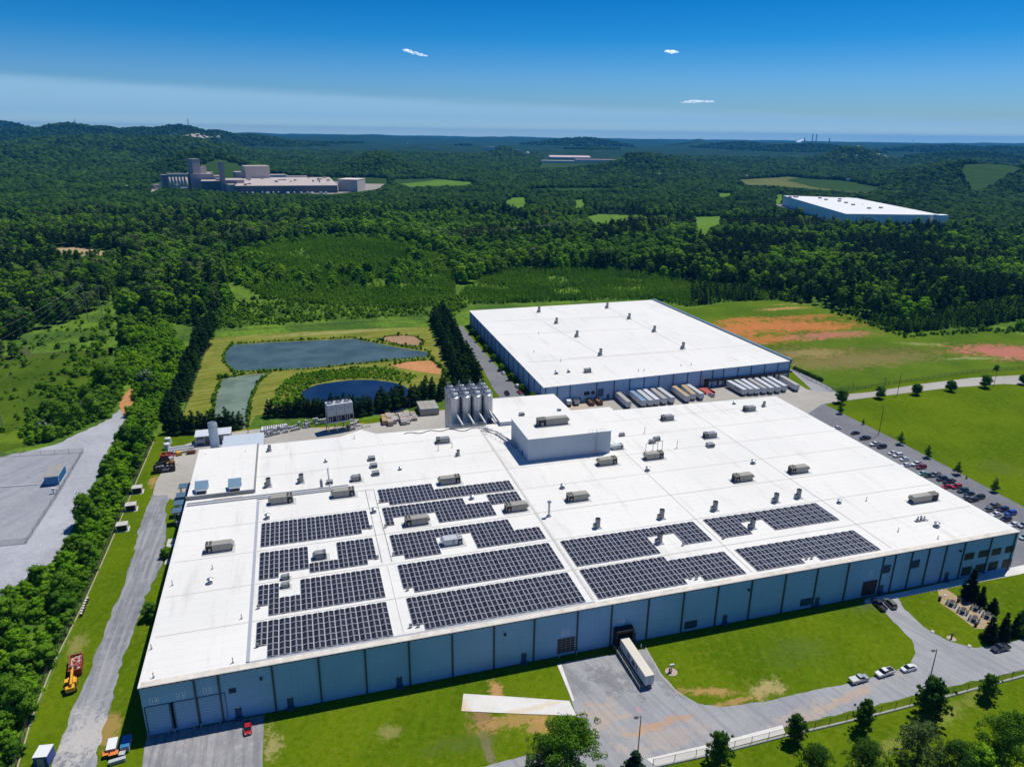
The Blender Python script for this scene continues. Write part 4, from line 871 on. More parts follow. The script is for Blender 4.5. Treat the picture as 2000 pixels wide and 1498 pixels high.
# upblast stacks
def ventstack(h, r, name='exhaust_stack'):
    t = thing(name, None, 'vent'); mb = MB(); mb.box(0, 0, 0, 2.6, 2.6, .35, tx=.85, ty=.85); mb.build('curb', M['lgrey'], t)
    mb = MB(); mb.cyl((0, 0, .35), (0, 0, 1.3), r*1.15, r*1.0, 14); mb.box(-r*1.3, 0, .4, r, r*1.3, 1.2, m=0); mb.build('motor_base', M['grey'], t)
    mb = MB(); mb.cyl((0, 0, 1.3), (0, 0, h), r, r*1.08, 14, caps=False); mb.cyl((0, 0, h-.4), (0, 0, h-.35), r, n=14, m=1); mb.build('stack', [M['grey'], M['slot']], t, smooth=False); return t
ES = ventstack(3.4, .85)
for px, py, z, lb in ((1167, 1030, RZ, 'nearest to the tall pipe, before the right solar arrays'), (1292, 1012, RZ, 'second from the left in the line behind the right solar arrays'), (1396, 996, RZ, 'third in the line behind the right solar arrays'), (1515, 980, RZ, 'left one of the pair at the right end of the line'), (1559, 972, RZ, 'right one of the pair at the right end of the line'),
        (1288, 1060, RZ, 'standing in the notch of the centre-right solar array'), (1469, 1031, RZ, 'standing in the notch of the rightmost far solar array'), (1492, 794, RZ, 'at the far right roof corner'), (895, 890, RZ, 'behind the farthest middle solar array, left of the penthouse'), (589, 942, RZ, 'right one of a pair left of the thin wall-like duct'), (525, 950, RZ, 'left one of a pair near the raised roof bay'), (527, 881, RZ, 'beside the far corner of the raised roof bay')):
    put(ES, px, py, 'dark grey exhaust stack '+lb, z, 0, 'exhaust stacks on the factory roof', .75 if py < 895 else 1)
ES2 = ventstack(3.6, .8)
for px, py, lb in ((1053, 610, 'far left'), (1186, 602, 'far right'), (1087, 632, 'left line, second'), (1229, 623, 'right line, second'), (1127, 658, 'left line, third'), (1278, 648, 'right line, third'), (1173, 694, 'nearest of the left line'), (1334, 681, 'nearest of the right line')):
    put(ES2, px, py, 'grey exhaust stack on the second warehouse roof, '+lb, H2, 0, 'exhaust stacks on the second warehouse roof', 1.15)
# mushroom vents
def mushroom():
    t = thing('mushroom_vent', None, 'vent'); mb = MB(); mb.box(0, 0, 0, 1.3, 1.3, .4); mb.build('curb', M['lgrey'], t)
    mb = MB(); mb.cyl((0, 0, .4), (0, 0, 1.0), .45, .5, 12); mb.build('neck', M['grey'], t)
    mb = MB(); mb.cyl((0, 0, 1.0), (0, 0, 1.2), .8, .85, 14); mb.cyl((0, 0, 1.2), (0, 0, 1.5), .85, .3, 14); mb.build('cap', M['steel'], t); return t
MV = mushroom()
for px, py, z, s in ((523, 1012, RZ, 1.2), (411, 1138, RZ, 1.1), (731, 1000, RZ, 1.2), (922, 974, RZ, 1.1), (1099, 953, RZ, 1.2), (1265, 919, RZ, 1.2), (1471, 905, RZ, 1.2), (1434, 789, RZ, 1), (637, 902, RZ, .9), (782, 917, RZ, .9), (1639, 982, RZ, 1), (1829, 1028, RZ, 1.2), (1087, 730, H2, 1.4), (1111, 727, H2, 1.3)):
    put(MV, px, py, 'small silver mushroom vent standing on a white warehouse roof', z, 0, 'small mushroom vents on the roofs', s)
# cluster and pipes
mb = MB()
for k in range(5): mb.cyl((k*.8-2, .3*(k % 2), 0), (k*.8-2, .3*(k % 2), 1+.4*(k % 3)), .2, n=8); mb.cyl((k*.8-2, .3*(k % 2), 1+.4*(k % 3)), (k*.8-2, .3*(k % 2), 1.3+.4*(k % 3)), .35, .1, 8)
mb.box(0, 0, 0, 5.2, 1.2, .2); x, y = G(1799, 1017, RZ); tag(mb.build('vent_cluster', [M['grey']], None, (x, y, RZ+.02)), 'cluster of small dark flues at the right end of the roof', 'vents')
def pipe_thing(px, pb, pt, r, label, z=RZ, cap=False, group='thin vent pipes on the roof'):
    x, y = G(px, pb, z); h = up(x, y, pt)-z; mb = MB(); mb.cyl((0, 0, 0), (0, 0, h), r, n=8)
    if cap: mb.cyl((0, 0, h-.1), (0, 0, h+.25), r*1.9, r*1.6, 10); mb.cyl((0, 0, 0), (0, 0, .5), r*1.6, n=10)
    mb.cyl((0, 0, 0), (0, 0, .12), r*2.2, n=8); tag(mb.build('vent_pipe', M['steel'], None, (x, y, z+.01)), label, 'pipe', group)
pipe_thing(1072, 1008, 980, .42, 'tall thick steel pipe with a cap beside the roof centre line', cap=True, group=None)
for px, pb, pt in ((1261, 881, 866), (1275, 879, 862), (1284, 879, 861), (1293, 878, 860), (1322, 875, 860), (1259, 846, 834), (856, 880, 866), (883, 874, 867), (692, 857, 850), (300, 1323, 1313), (455, 1294, 1284), (296, 1267, 1258), (472, 1208, 1199), (337, 1143, 1133), (1832, 1052, 1046), (1754, 1038, 1030), (1692, 978, 970), (402, 892, 886), (480, 888, 881), (415, 1111, 1103)):
    pipe_thing(px, pb, pt, .14, 'thin vent pipe rising from the white factory roof')
for px, pb, pt in ((1052, 652, 648), (1043, 688, 684), (1247, 725, 721), (1258, 725, 720), (1330, 715, 711), (1350, 713, 709), (1095, 706, 701)):
    pipe_thing(px, pb, pt, .18, 'thin vent pipe on the second warehouse roof', H2, group='thin vent pipes on the second warehouse roof')
x, y = G(629, 952, RZ); mb = MB(); mb.box(0, 0, 0, .7, .7, 3); mb.box(-.1, 3.5, 0, .5, 6, .6); tag(mb.build('roof_duct', M['grey'], None, (x, y, RZ+.02)), 'narrow upright grey duct left of the row of box vents', 'duct')
# two big slanted hoods on the raised bay
for i, (px, py) in enumerate(((394, 962), (459, 957))):
    x, y = G(px, py, RZ+1.15); t = thing('intake_hood', ('left' if i == 0 else 'right')+' one of two big blue-grey slanted hoods on the raised roof bay', 'hood', (x, y, RZ+1.17), 0, 'slanted hoods on the raised roof bay')
    mb = MB(); mb.box(0, 0, 0, 3.6, 2.4, 1.4); mb.box(0, -1.3, .1, 3.0, .1, .9, m=1); mb.build('housing', [M['lgrey'], M['slot']], t)
    mb = MB(); mb.poly([(-2.3, -.6, 1.45), (2.3, -.6, 1.45), (2.3, 3.6, 3.1), (-2.3, 3.6, 3.1)]); mb.poly([(-2.3, 3.6, 3.06), (2.3, 3.6, 3.06), (2.3, -.6, 1.41), (-2.3, -.6, 1.41)]); mb.box(-2.1, 3.4, 0, .15, .15, 3); mb.box(2.1, 3.4, 0, .15, .15, 3)
    mb.build('slanted_cover', M['hood'], t)
# ---------------------------------------------------------------- silos
t0 = None
SX = [YP(px, 772, 149)[0] for px in (887.5, 909.5, 931, 952)]; zs = YP(931, 771, 149)[1]
rS = (SX[3]-SX[0])/3*.47
def silo():
    t = thing('silo', None, 'silo'); H = zs
    mb = MB(); mb.cyl((0, 0, 1.5), (0, 0, H), rS, n=28); mb.build('shell', M['silo'], t, smooth=False)
    mb = MB(); [mb.cyl((0, 0, z), (0, 0, z+.12), rS+.05, n=28) for z in [1.6+k*2.4 for k in range(int((H-2)/2.4)+1)]]; mb.build('hoop_band', M['steel'], t)
    mb = MB(); mb.cyl((0, 0, H), (0, 0, H+.9), rS, rS*.35, 28); mb.build('cone_roof', M['silo'], t)
    mb = MB(); mb.cyl((0, 0, 0), (0, 0, 1.5), rS*.9, n=16); mb.build('skirt', M['grey'], t)
    mb = MB()
    for k in range(16):
        a, b = 2*math.pi*k/16, 2*math.pi*(k+1)/16; p = lambda a, z: ((rS-.05)*math.cos(a), (rS-.05)*math.sin(a), z)
        mb.cyl(p(a, H), p(a, H+1.15), .05, n=4); mb.cyl(p(a, H+1.15), p(b, H+1.15), .05, n=4); mb.cyl(p(a, H+.6), p(b, H+.6), .035, n=4)
    mb.build('top_railing', M['steel'], t)
    mb = MB(); mb.box(.4, -rS*.4, H+.6, 1.7, 1.4, 1.3, m=1); mb.cyl((-.9, .3, H+.5), (-.9, .3, H+3.4), .16, n=8)
    pts = [(-.9, .3, H+3.2)]+[(-.9, .3-1.1*(1-math.cos(a)), H+3.2+.9*math.sin(a)) for a in (.6, 1.2, 1.8, 2.4, 3.0)]; mb.pipe(pts, .16, 8); mb.cyl((-.9, -1.9, H+3.2), (-1.4, -rS-.15, H-.5), .13, n=8)
    mb.build('filter_and_fill_pipe', [M['steel'], M['white']], t)
    mb = MB()
    for s in (-.25, .25): mb.cyl((rS*.55+s, -rS-.1, 2), (rS*.55+s, -rS-.1, H+1), .04, n=4)
    for k in range(40): mb.box(rS*.55, -rS-.1, 2+k*(H-2)/40, .5, .04, .04)
    mb.build('side_ladder', M['steel'], t)
    mb = MB(); mb.cyl((-rS*.3, -rS-.12, 1.6), (-rS*.3, -rS-.12, H), .1, n=6); mb.build('fill_pipe', M['lgrey'], t)
    return t
S0 = silo(); dyS = 2*rS*1.08
names = ('leftmost', 'second from left', 'third from left', 'rightmost'); rows = ('front', 'second', 'third')
for r in range(3):
    for k in range(4):
        lb = f'tall ribbed aluminium silo, {names[k]} in the {rows[r]} row of the silo group'; x = SX[k]-.0*r; y = 149+r*dyS
        if r == 0 and k == 0: S0.location = (x, y, 0); S0['label'] = lb; S0['group'] = 'aluminium silos behind the factory'
        else: dup(S0, x, y, 0, 0, lb, group='aluminium silos behind the factory')
mb = MB()
for k in range(4): mb.box((SX[k]), 149+dyS, zs+1.0, .9, dyS*2.6, .1)
mb.box((SX[0]+SX[3])/2, 149+dyS, zs+1.1, (SX[3]-SX[0]), .9, .1)
for k in range(4):
    for s in (-.45, .45):
        mb.cyl((SX[k]+s, 149-dyS*.3, zs+2.1), (SX[k]+s, 149+2.3*dyS, zs+2.1), .05, n=4)
        for j in range(9): mb.cyl((SX[k]+s, 149-dyS*.3+j*dyS*.32, zs+1.1), (SX[k]+s, 149-dyS*.3+j*dyS*.32, zs+2.1), .04, n=4)
tag(mb.build('silo_walkway', M['steel']), 'railed steel walkway grid linking the tops of the silos', 'walkway')
for k in range(4):
    mb = MB(); mb.cyl((SX[k]+1.6, 139, RZ+.8), (SX[k]+.2, 149-rS, RZ+3.6), .5, n=10); mb.build('feed_duct', M['lgrey']); o = bpy.context.scene.objects[-1] if False else None
for o in [o for o in COL.objects if o.name.startswith('feed_duct')]: tag(o, 'short sloping white duct from a silo down to the roof edge', 'duct', 'sloping ducts below the silos')
# buildings near silos: low shed left, lean-to right
x, y = G(866, 830, 5); t = thing('low_building', 'pale low building with a gabled roof left of the silos', 'shed', (97.5, 157, 0)); mb = MB(); mb.box(0, 0, 0, 19, 9, 5.2, m=0); mb.build('wall', WALLP, t)
mb = MB(); mb.poly([(-9.7, -4.8, 5.2), (9.7, -4.8, 5.2), (9.7, 0, 6.6), (-9.7, 0, 6.6)]); mb.poly([(-9.7, 0, 6.6), (9.7, 0, 6.6), (9.7, 4.8, 5.2), (-9.7, 4.8, 5.2)]); mb.poly([(-9.7, -4.8, 5.2), (-9.7, 0, 6.6), (-9.7, 4.8, 5.2)]); mb.poly([(9.7, -4.8, 5.2), (9.7, 4.8, 5.2), (9.7, 0, 6.6)]); mb.build('roof', M['lgrey'], t)
t = thing('low_building', 'flat pale lean-to building right of the silos with two light strips on its roof', 'shed', (139, 170, 0)); mb = MB(); mb.box(-1, 0, 0, 20, 34, 8); mb.build('wall', WALLP, t)
mb = MB(); mb.box(-1, 0, 8, 20.4, 34.4, .3); mb.box(-1, 17.2, 8.3, 20.4, .7, .6, m=1); mb.build('roof', [M['lgrey'], M['grey']], t); mb = MB(); mb.box(-2, -6, 8.31, 12, 2.4, .3); mb.box(-2, 4, 8.31, 12, 2.4, .3); mb.build('roof_light', M['white'], t)
# ---------------------------------------------------------------- cooling tower on legs
xa, ya = G(641, 846); xb, yb_ = G(690, 838); zc0 = 5.5
t = thing('cooling_tower', 'large grey cooling unit with three round fans raised on steel legs by the pines', 'cooling tower', ((xa+xb)/2, (ya+yb_)/2+2, 0), math.atan2(yb_-ya, xb-xa)); w = math.dist((xa, ya), (xb, yb_)); zt = up(t.location.x, t.location.y-2, 788)
mb = MB()
for k in range(4):
    for yy in (-2.6, 2.6): mb.box(-w/2+w*k/3, yy, 0, .4, .4, zc0)
mb.box(0, -2.6, zc0-.4, w, .4, .5); mb.box(0, 2.6, zc0-.4, w, .4, .5); [mb.box(-w/2+w*k/3, 0, zc0-.3, .3, 5.4, .4) for k in range(4)]; mb.build('steel_frame', M['steel'], t)
hb = zt-zc0
mb = MB(); mb.box(0, 0, zc0, w, 5.6, hb*.38, m=1); [mb.box(-w/2+w*(k+.5)/6, -2.85, zc0+.2, w/6*.8, .1, hb*.3, m=2) for k in range(6)]; [mb.box(-w/2+w*k/6, -2.9, zc0, .2, .15, hb*.38, m=0) for k in range(7)]
mb.build('lower_coil', [M['lgrey'], M['grey'], M['slot']], t)
for k in range(3):
    mb = MB(); mb.box(-w/2+w*(k+.5)/3, 0, zc0+hb*.38, w/3-.12, 5.7, hb*.62); mb.box(-w/2+w*(k+.5)/3, -2.88, zc0+hb*.75, w/9, .06, .3, m=1); mb.build('fan_section', [M['lgrey'], M['grey']], t)
    mb = MB(); x_ = -w/2+w*(k+.5)/3; mb.cyl((x_, 0, zt), (x_, 0, zt+.7), w/6*.75, n=20, caps=False); mb.cyl((x_, 0, zt+.1), (x_, 0, zt+.15), w/6*.7, n=20, m=1); mb.box(x_, 0, zt+.3, w/4, .3, .12); mb.box(x_, 0, zt+.31, .3, w/4, .12); mb.build('fan', [M['lgrey'], M['slot']], t)
mb = MB(); mb.pipe([(-w/2+.5, -3.4, zc0+.3), (w/2-.5, -3.4, zc0+.3)], .28, 8); mb.pipe([(w/2-1, -3.4, zc0+.3), (w/2+1, -3.4, 1), (w/2+8, -2, 1), (w/2+8, -3, .2)], .28, 8); [mb.pipe([(-w/2+w*(k+.2)/3, -3.4, zc0+.3), (-w/2+w*(k+.2)/3, -3.4, zc0+hb*.3)], .16, 6) for k in range(3)]; mb.build('water_pipe', M['lgrey'], t)
# ---------------------------------------------------------------- upright tank, pressure vessels, corrugated sheds at the rear left
x, y = G(421, 888); zt = 15.5; t = thing('storage_tank', 'tall pale upright cylindrical tank at the rear left corner of the factory', 'tank', (x, 144.5, 0)); x = YP(417, 850, 144.5)[0]; t.location.x = x; zt = YP(417, 826, 144.5)[1]; r = (YP(426, 835, 144.5)[0]-YP(408, 835, 144.5)[0])/2
mb = MB(); mb.cyl((0, 0, 0), (0, 0, zt), r, n=28); mb.build('shell', M['membr'], t, smooth=False); mb = MB(); mb.cyl((0, 0, zt), (0, 0, zt+.25), r*.92, n=24, m=0); mb.cyl((0, 0, zt-1.6), (0, 0, zt-1.45), r+.06, n=28, m=1); mb.cyl((0, 0, zt*.4), (0, 0, zt*.4+.12), r+.05, n=28, m=1); mb.build('rim', [M['steel'], M['grey']], t)
mb = MB(); mb.box(-r-.3, -1.2, 0, 1.5, 1.4, 4.4); mb.build('valve_cabinet', M['lgrey'], t); mb = MB(); [mb.cyl((r*.9+s, -r*.5, 0), (r*.9+s, -r*.5, zt), .05, n=4) for s in (0, .5)]; [mb.box(r*.9+.25, -r*.5, .4*k+.2, .5, .05, .05) for k in range(int(zt/.4))]; mb.build('tank_ladder', M['steel'], t)
xa, ya = 25.2, 150; 
x0, x1 = 8.2, 24.9
t = thing('corrugated_shed', 'long pale blue ribbed metal shed behind the raised roof bay', 'shed', ((x0+x1)/2, 146.7, 0)); w = x1-x0
for k in range(3):
    mb = MB(); mb.poly([(-w/2, -4.8+k*5, 12.2), (w/2, -4.8+k*5, 12.2), (w/2, -.2+k*5, 14.2), (-w/2, -.2+k*5, 14.2)]); mb.poly([(-w/2, -.2+k*5, 14.2), (w/2, -.2+k*5, 14.2), (w/2, .18+k*5, 12.2), (-w/2, .18+k*5, 12.2)]); [mb.poly([(s*w/2, -4.8+k*5, 12.2), (s*w/2, .18+k*5, 12.2), (s*w/2, -.2+k*5, 14.2)]) for s in (-1, 1)]; mb.build('roof_bay', M['membr'], t)
mb = MB(); mb.box(0, 2.7, 0, w, 15, 12.18); mb.build('wall', WALLP, t)
x0, y0 = G(383, 872); x1, y1 = G(452, 862); t = thing('open_shed', 'small white-roofed open shed behind the tall upright tank', 'shed', ((x0+x1)/2, (y0+y1)/2+3, 0), .03); w = abs(x1-x0)
mb = MB(); mb.box(0, 0, 4.6, w+.6, 8.6, .35, m=0); mb.build('roof', [M['trwhite']], t); mb = MB(); [mb.box(-w/2+w*k/4, s*4, 0, .3, .3, 4.6) for k in range(5) for s in (-1, 1)]; mb.box(0, 1, .1, w*.9, 5, 3.2, m=1); mb.build('frame', [M['lgrey'], M['grey']], t)
x, y = G(391, 866); mb = MB(); mb.cyl((-2, 0, 1.6), (2, 0, 1.6), 1.2, n=16); [mb.box(s, 0, 0, .3, 1.6, .7) for s in (-1.3, 1.3)]; tag(mb.build('propane_tank', M['tank'], None, (x, y-1, 0)), 'short white horizontal tank in front of the open shed', 'tank')
# pipes heap and tanks left of the yard
x, y = G(354, 880); t = thing('pipe_stack', 'heap of long grey pipes lying at the left edge of the rear yard', 'pipes', (x, y, 0), .12)
for k in range(5):
    mb = MB(); mb.cyl((-5.5, k*1.5-3, .75), (5.5-(k % 2)*2, k*1.5-3, .75), .55, n=12); mb.build('pipe', M['grey'] if k % 2 else M['lgrey'], t)
for i, (px, py, s) in enumerate(((327, 877, 1.5), (329, 866, 1.4))):
    x, y = G(px, py); mb = MB(); mb.cyl((0, 0, .2), (0, 0, 2.8), 1.5, 1.4, 16); mb.cyl((0, 0, 2.8), (0, 0, 3.1), .9, .4, 12); mb.box(0, 0, 0, 3, 3, .2, m=1); tag(mb.build('plastic_tank', [M['tank'], M['grey']], None, (x, y, 0)), ('nearer' if i == 0 else 'farther')+' of two squat white tanks left of the pipe heap', 'tank')
x, y = G(374, 886); mb = MB(); mb.cyl((-1.8, 0, 1), (1.6, 0, 1), .95, n=14); mb.cyl((1.6, 0, 1), (2.2, 0, 1), .4, n=10); mb.box(0, 0, 0, 2.4, 1, .3); tag(mb.build('steel_drum', M['rust'], None, (x, y, 0)), 'brownish horizontal drum at the right end of the pipe heap', 'drum')
# skip, lift machine, red container
def skip(px, py, L, W, H, mat, rz, label, fill=None, name='skip_container'):
    x, y = G(px, py); t = thing(name, label, 'skip', (x, y, 0), rz); mb = MB()
    mb.box(0, 0, .25, L, W, .12); mb.box(0, -W/2, .25, L, .12, H); mb.box(0, W/2, .25, L, .12, H); mb.box(-L/2, 0, .25, .12, W+.1, H); mb.box(L/2, 0, .25, .12, W+.1, H)
    for k in range(int(L/1.0)): [mb.box(-L/2+.5+k*1.0, s*(W/2+.08), .3, .12, .1, H-.1) for s in (-1, 1)]
    mb.build('hull', mat, t); mb = MB(); mb.box(0, -W/2, H+.25, L+.2, .22, .14); mb.box(0, W/2, H+.25, L+.2, .22, .14); mb.box(-L/2, 0, H+.25, .2, W, .14); mb.build('rim', mat, t)
    if fill:
        mb = MB(); rr = random.Random(int(px)); 
        for k in range(40): s = rr.uniform(.3, 1.1); mb.box(rr.uniform(-L/2+.6, L/2-.6), rr.uniform(-W/2+.5, W/2-.5), H-.9+rr.uniform(0, .6), s, s*rr.uniform(.4, 1), s*.5, rr.uniform(0, 3), rr.randrange(len(fill)))
        mb.box(0, 0, .3, L-.3, W-.3, H-.9, m=0); mb.build('rubbish', fill, t)
    return t
t = skip(322, 920, 8.4, 3.2, 2.4, M['dark'], .1, 'long black open skip with white lettering at the left edge of the yard', [M['dark'], M['grey']])
text_obj('lettering', 'GOLF', 1.1, M['num'], (.6, -1.78, 1.5), (math.pi/2, 0, 0), t)
t = skip(327, 895, 5, 3.6, 1.8, M['redm'], -.1, 'open red container beyond the black skip', [M['redm'], M['rust']])
x, y = G(323, 907); t = thing('work_truck', 'dark truck with a white cab roof parked behind the black skip', 'truck', (x, y, 0), .5)
mb = MB(); mb.box(-1, 0, .9, 5.4, 2.3, .9); mb.box(-1, 0, 1.8, 5, .2, .6); mb.build('bed', M['dark'], t); mb = MB(); mb.box(2.7, 0, .6, 1.9, 2.2, 2.1, tx=.8, ty=.9); mb.build('cab', M['lgrey'], t); mb = MB(); mb.box(3.4, 0, 1.7, .5, 1.9, .7); mb.build('windscreen', M['glass'], t)
for a in (-2.6, -1.4, 2.7):
    for b in (-1.05, 1.05): mb = MB(); mb.cyl((a, b-.15, .5), (a, b+.15, .5), .5, n=12); mb.build('wheel', M['black'], t)
x, y = G(334, 910); t = thing('boom_lift', 'yellow lift machine with a folded arm at the right of the dark truck', 'lift', (x, y, 0), -.5)
mb = MB(); mb.box(0, 0, .5, 3, 1.9, 1.1); mb.build('chassis', M['yellow'], t); mb = MB(); mb.cyl((-1.2, 0, 1.7), (2.6, 0, 2.4), .22, n=6); mb.cyl((2.6, 0, 2.4), (-.6, .4, 3), .18, n=6); mb.build('arm', M['yellow'], t); [MB().cyl((a, b-.15, .45), (a, b+.15, .45), .45, n=12).build('wheel', M['black'], t) for a in (-1, 1) for b in (-.9, .9)]
x, y = G(350, 889); t = thing('yellow_cart', 'small orange cart on the concrete near the pipe heap', 'cart', (x, y, 0), .3); mb = MB(); mb.box(0, 0, .5, 2.4, 2, 1.2, tx=.8); mb.build('hopper', M['yellow'], t); [MB().cyl((a, b-.1, .3), (a, b+.1, .3), .3, n=10).build('wheel', M['black'], t) for a in (-.8, .8) for b in (-.8, .8)]
x, y = G(345, 906); t = thing('trestle', 'white crossed trestle frame on the yard right of the red container', 'trestle', (x, y, 0)); mb = MB(); mb.cyl((-1.4, -3, .3), (1.4, 3, .5), .1, n=5); mb.cyl((1.6, -2, .3), (-1.6, 1.5, .6), .1, n=5); mb.cyl((-2.6, -2.8, .3), (-1, 3.6, .5), .1, n=5); mb.build('bar', M['white'], t)
# ---------------------------------------------------------------- stacked goods in the yard
rr = random.Random(21)
def goods(name, label, group, pts, mat, kind):
    for i, (x, y, w, d, h, rz) in enumerate(pts):
        mb = MB(); 
        if kind == 'tote':
            mb.box(0, 0, 0, w, d, .15, m=1); mb.box(0, 0, .15, w*.95, d*.95, h-.2, 0, 0)
            for a in (-1, 1): mb.box(a*w*.49, 0, .15, .05, d, h-.15, m=1); mb.box(0, a*d*.49, h*.5, w, .05, .08, m=1); mb.box(0, a*d*.49, h-.08, w, .05, .08, m=1)
            mb.cyl((0, 0, h-.06), (0, 0, h+.05), .2, n=8, m=1)
        else:
            mb.box(0, 0, 0, w, d, .14, m=1); mb.box(0, 0, .14, w*.96, d*.96, h-.14)
            n = max(1, int(d/1.3)); [mb.box(0, -d/2+d*k/n, .14, w*.98, .05, h-.1, m=1) for k in range(1, n)]
        tag(mb.build(name, [mat[i % len(mat)], M['dark'] if kind == 'tote' else M['wood']], None, (x, y, 0), rz), label, name.replace('_', ' '), group)
pts = []
for k in range(30):
    for r in range(2):
        if rr.random() < .14: continue
        x, y = G(521+k*4.9*1.0, 853-k*1.12+r*-5.2); pts.append((x+rr.uniform(-.1, .1), y+rr.uniform(-.3, .3), 1.25, 1.25, rr.choice((1.3, 1.3, 2.6)), rr.uniform(-.08, .08)))
goods('liquid_tote', 'white caged liquid tote in the long double row below the cooling unit', 'liquid totes in rows behind the factory', pts, [M['tank'], M['lgrey'], M['white']], 'tote')
pts = []
for k in range(11):
    x, y = G(514+k*4.3*1.0, 846-k*.6+ (8 if k > 8 else 0)*0); pts.append((x, y+2, 1.5, 5.2, 1.7, 0))
goods('crate_row', 'long pale covered crate lying side by side with others behind the ribbed metal shed', 'long pale crates behind the ribbed shed', pts, [M['white'], M['trwhite']], 'box')
pts = [(x, y, 2, 2, h, r) for (px, py, h, r) in ((680, 836, 1.3, .1), (687, 833, 2, .2), (694, 831, 2, 0), (700, 833, 1.2, .1), (706, 833, 1.1, -.1), (690, 838, 1.2, .1), (697, 828, 2.2, .1), (685, 840, .9, .1)) for x, y in (G(px, py),)]
goods('pallet_load', 'tan pallet load in the heap beside the legs of the cooling unit', 'pallet loads beside the cooling unit', pts, [M['card'], M['greybox']], 'box')
def rowpts(px0, py0, px1, py1, n, w, d, h):
    return [(x, y, w, d, h*rr.uniform(.8, 1.1), 0) for k in range(n) for x, y in (G(px0+(px1-px0)*k/max(1, n-1), py0+(py1-py0)*k/max(1, n-1)),)]
goods('wood_stack', 'stack of yellow timber in the leftmost row of stacked goods by the pines', 'yellow timber stacks', rowpts(750, 818, 752.5, 829, 6, 2.9, 2.6, 2.3), [M['wood']], 'box')
goods('pallet_load', 'grey-brown pallet load in the stacked rows between timber and storage containers', 'pallet loads stacked by the pines', rowpts(758, 815, 763, 831, 7, 2.8, 2.6, 2.6)+rowpts(766, 816, 769.5, 827, 5, 2.8, 2.6, 2.2)+rowpts(783, 814, 789, 829, 6, 3, 2.6, 2.4)+rowpts(778, 812, 777, 822, 3, 2.6, 2.6, 1.6)+rowpts(793, 810, 798, 824, 5, 2.6, 2.4, 1.8)+rowpts(801, 810, 804, 821, 4, 2.2, 2, 1.5)+rowpts(807, 810, 811, 821, 4, 2, 2, 1.6)+rowpts(797, 828, 800, 826, 1, 2, 2, 1.2), [M['card'], M['greybox'], M['greybox']], 'box')
x, y = G(830, 812); 
for k in range(3):
    xa, ya = G(821+k*12.0, 813-k*.9); t = thing('storage_container', ('left', 'middle', 'right')[k]+' one of three grey storage containers side by side in the rear yard', 'container', (xa+1.8, ya+6.2, 0), 0, 'storage containers side by side')
    mb = MB(); mb.box(0, 0, .1, 3.3, 12.4, 3.6); [mb.box(s*1.66, -6+k2*.6, .2, .07, .28, 3.3) for s in (-1, 1) for k2 in range(21)]; mb.build('box', M['greybox'], t); mb = MB(); mb.box(0, 0, 3.71, 3.36, 12.5, .12); mb.build('roof', M['trfaded'], t)
    mb = MB(); [mb.box(s*.8, -6.25, .25, 1.5, .08, 3.3) for s in (-1, 1)]; [mb.box(s*.3, -6.32, .3, .06, .06, 3.2, m=1) for s in (-1, 1)]; mb.build('door', [M['grey'], M['steel']], t)
x, y = G(843, 838); t = thing('flatbed_frame', 'dark machinery on a low frame left of the low gabled building', 'machinery', (88, 148, 0)); mb = MB(); mb.box(0, 0, .4, 7, 2.6, .3); [mb.box(-3+k*1.5, 0, .7, .8, 2, .5+.4*(k % 2)) for k in range(5)]; mb.build('frame', M['dark'], t); [MB().cyl((a, b-.15, .4), (a, b+.15, .4), .4, n=10).build('wheel', M['black'], t) for a in (-2, 2) for b in (-1.2, 1.2)]
# ---------------------------------------------------------------- left side: canopies, blocks
for i, (px, py) in enumerate(((356, 950), (351, 968), (347, 983), (341, 998))):
    x, y = G(px, py, 5); t = thing('wall_canopy', ('farthest', 'second farthest', 'second nearest', 'nearest')[i]+' dark blue canopy box projecting from the left factory wall', 'canopy', (-4.2, y, 0), 0, 'dark blue canopies on the left wall')
    mb = MB(); mb.box(0, 0, 5.0, 7, 3.6, .2); mb.poly([(-3.5, -1.8, 5.22), (3.5, -1.8, 5.22), (3.5, 1.8, 5.5), (-3.5, 1.8, 5.5)]); mb.build('top', M['blue'], t)
    mb = MB(); [mb.box(a, b, 0, .25, .25, 5) for a in (-2.9, 2.9) for b in (-1.4, 1.4)]; mb.build('post', M['grey'], t); mb = MB(); mb.box(-.4, -2.4, 0, 3.4, 1.8, 2.0); mb.build('cabinet', M['grey'], t)
for i, (px, py) in enumerate(((269, 961), (257, 995), (240, 1034))):
    x, y = G(px, py); t = thing('pump_cover', ('farthest', 'middle', 'nearest')[i]+' of three concrete boxes with a dark open side between fence and gravel road', 'box', (x, y, 0), .05, 'concrete boxes beside the gravel road')
    mb = MB(); mb.box(0, 0, 0, 3.6, 3, 2.4); mb.box(0, -1.52, .15, 3.0, .06, 2.1, m=1); mb.box(0, 0, 2.4, 3.9, 3.3, .15, m=0); mb.build('shell', [M['conc'], M['slot']], t); mb = MB(); mb.box(0, 0, 0, 4.6, 4.2, .08); mb.build('base_slab', M['conc'], t)
x, y = G(108, 948); 
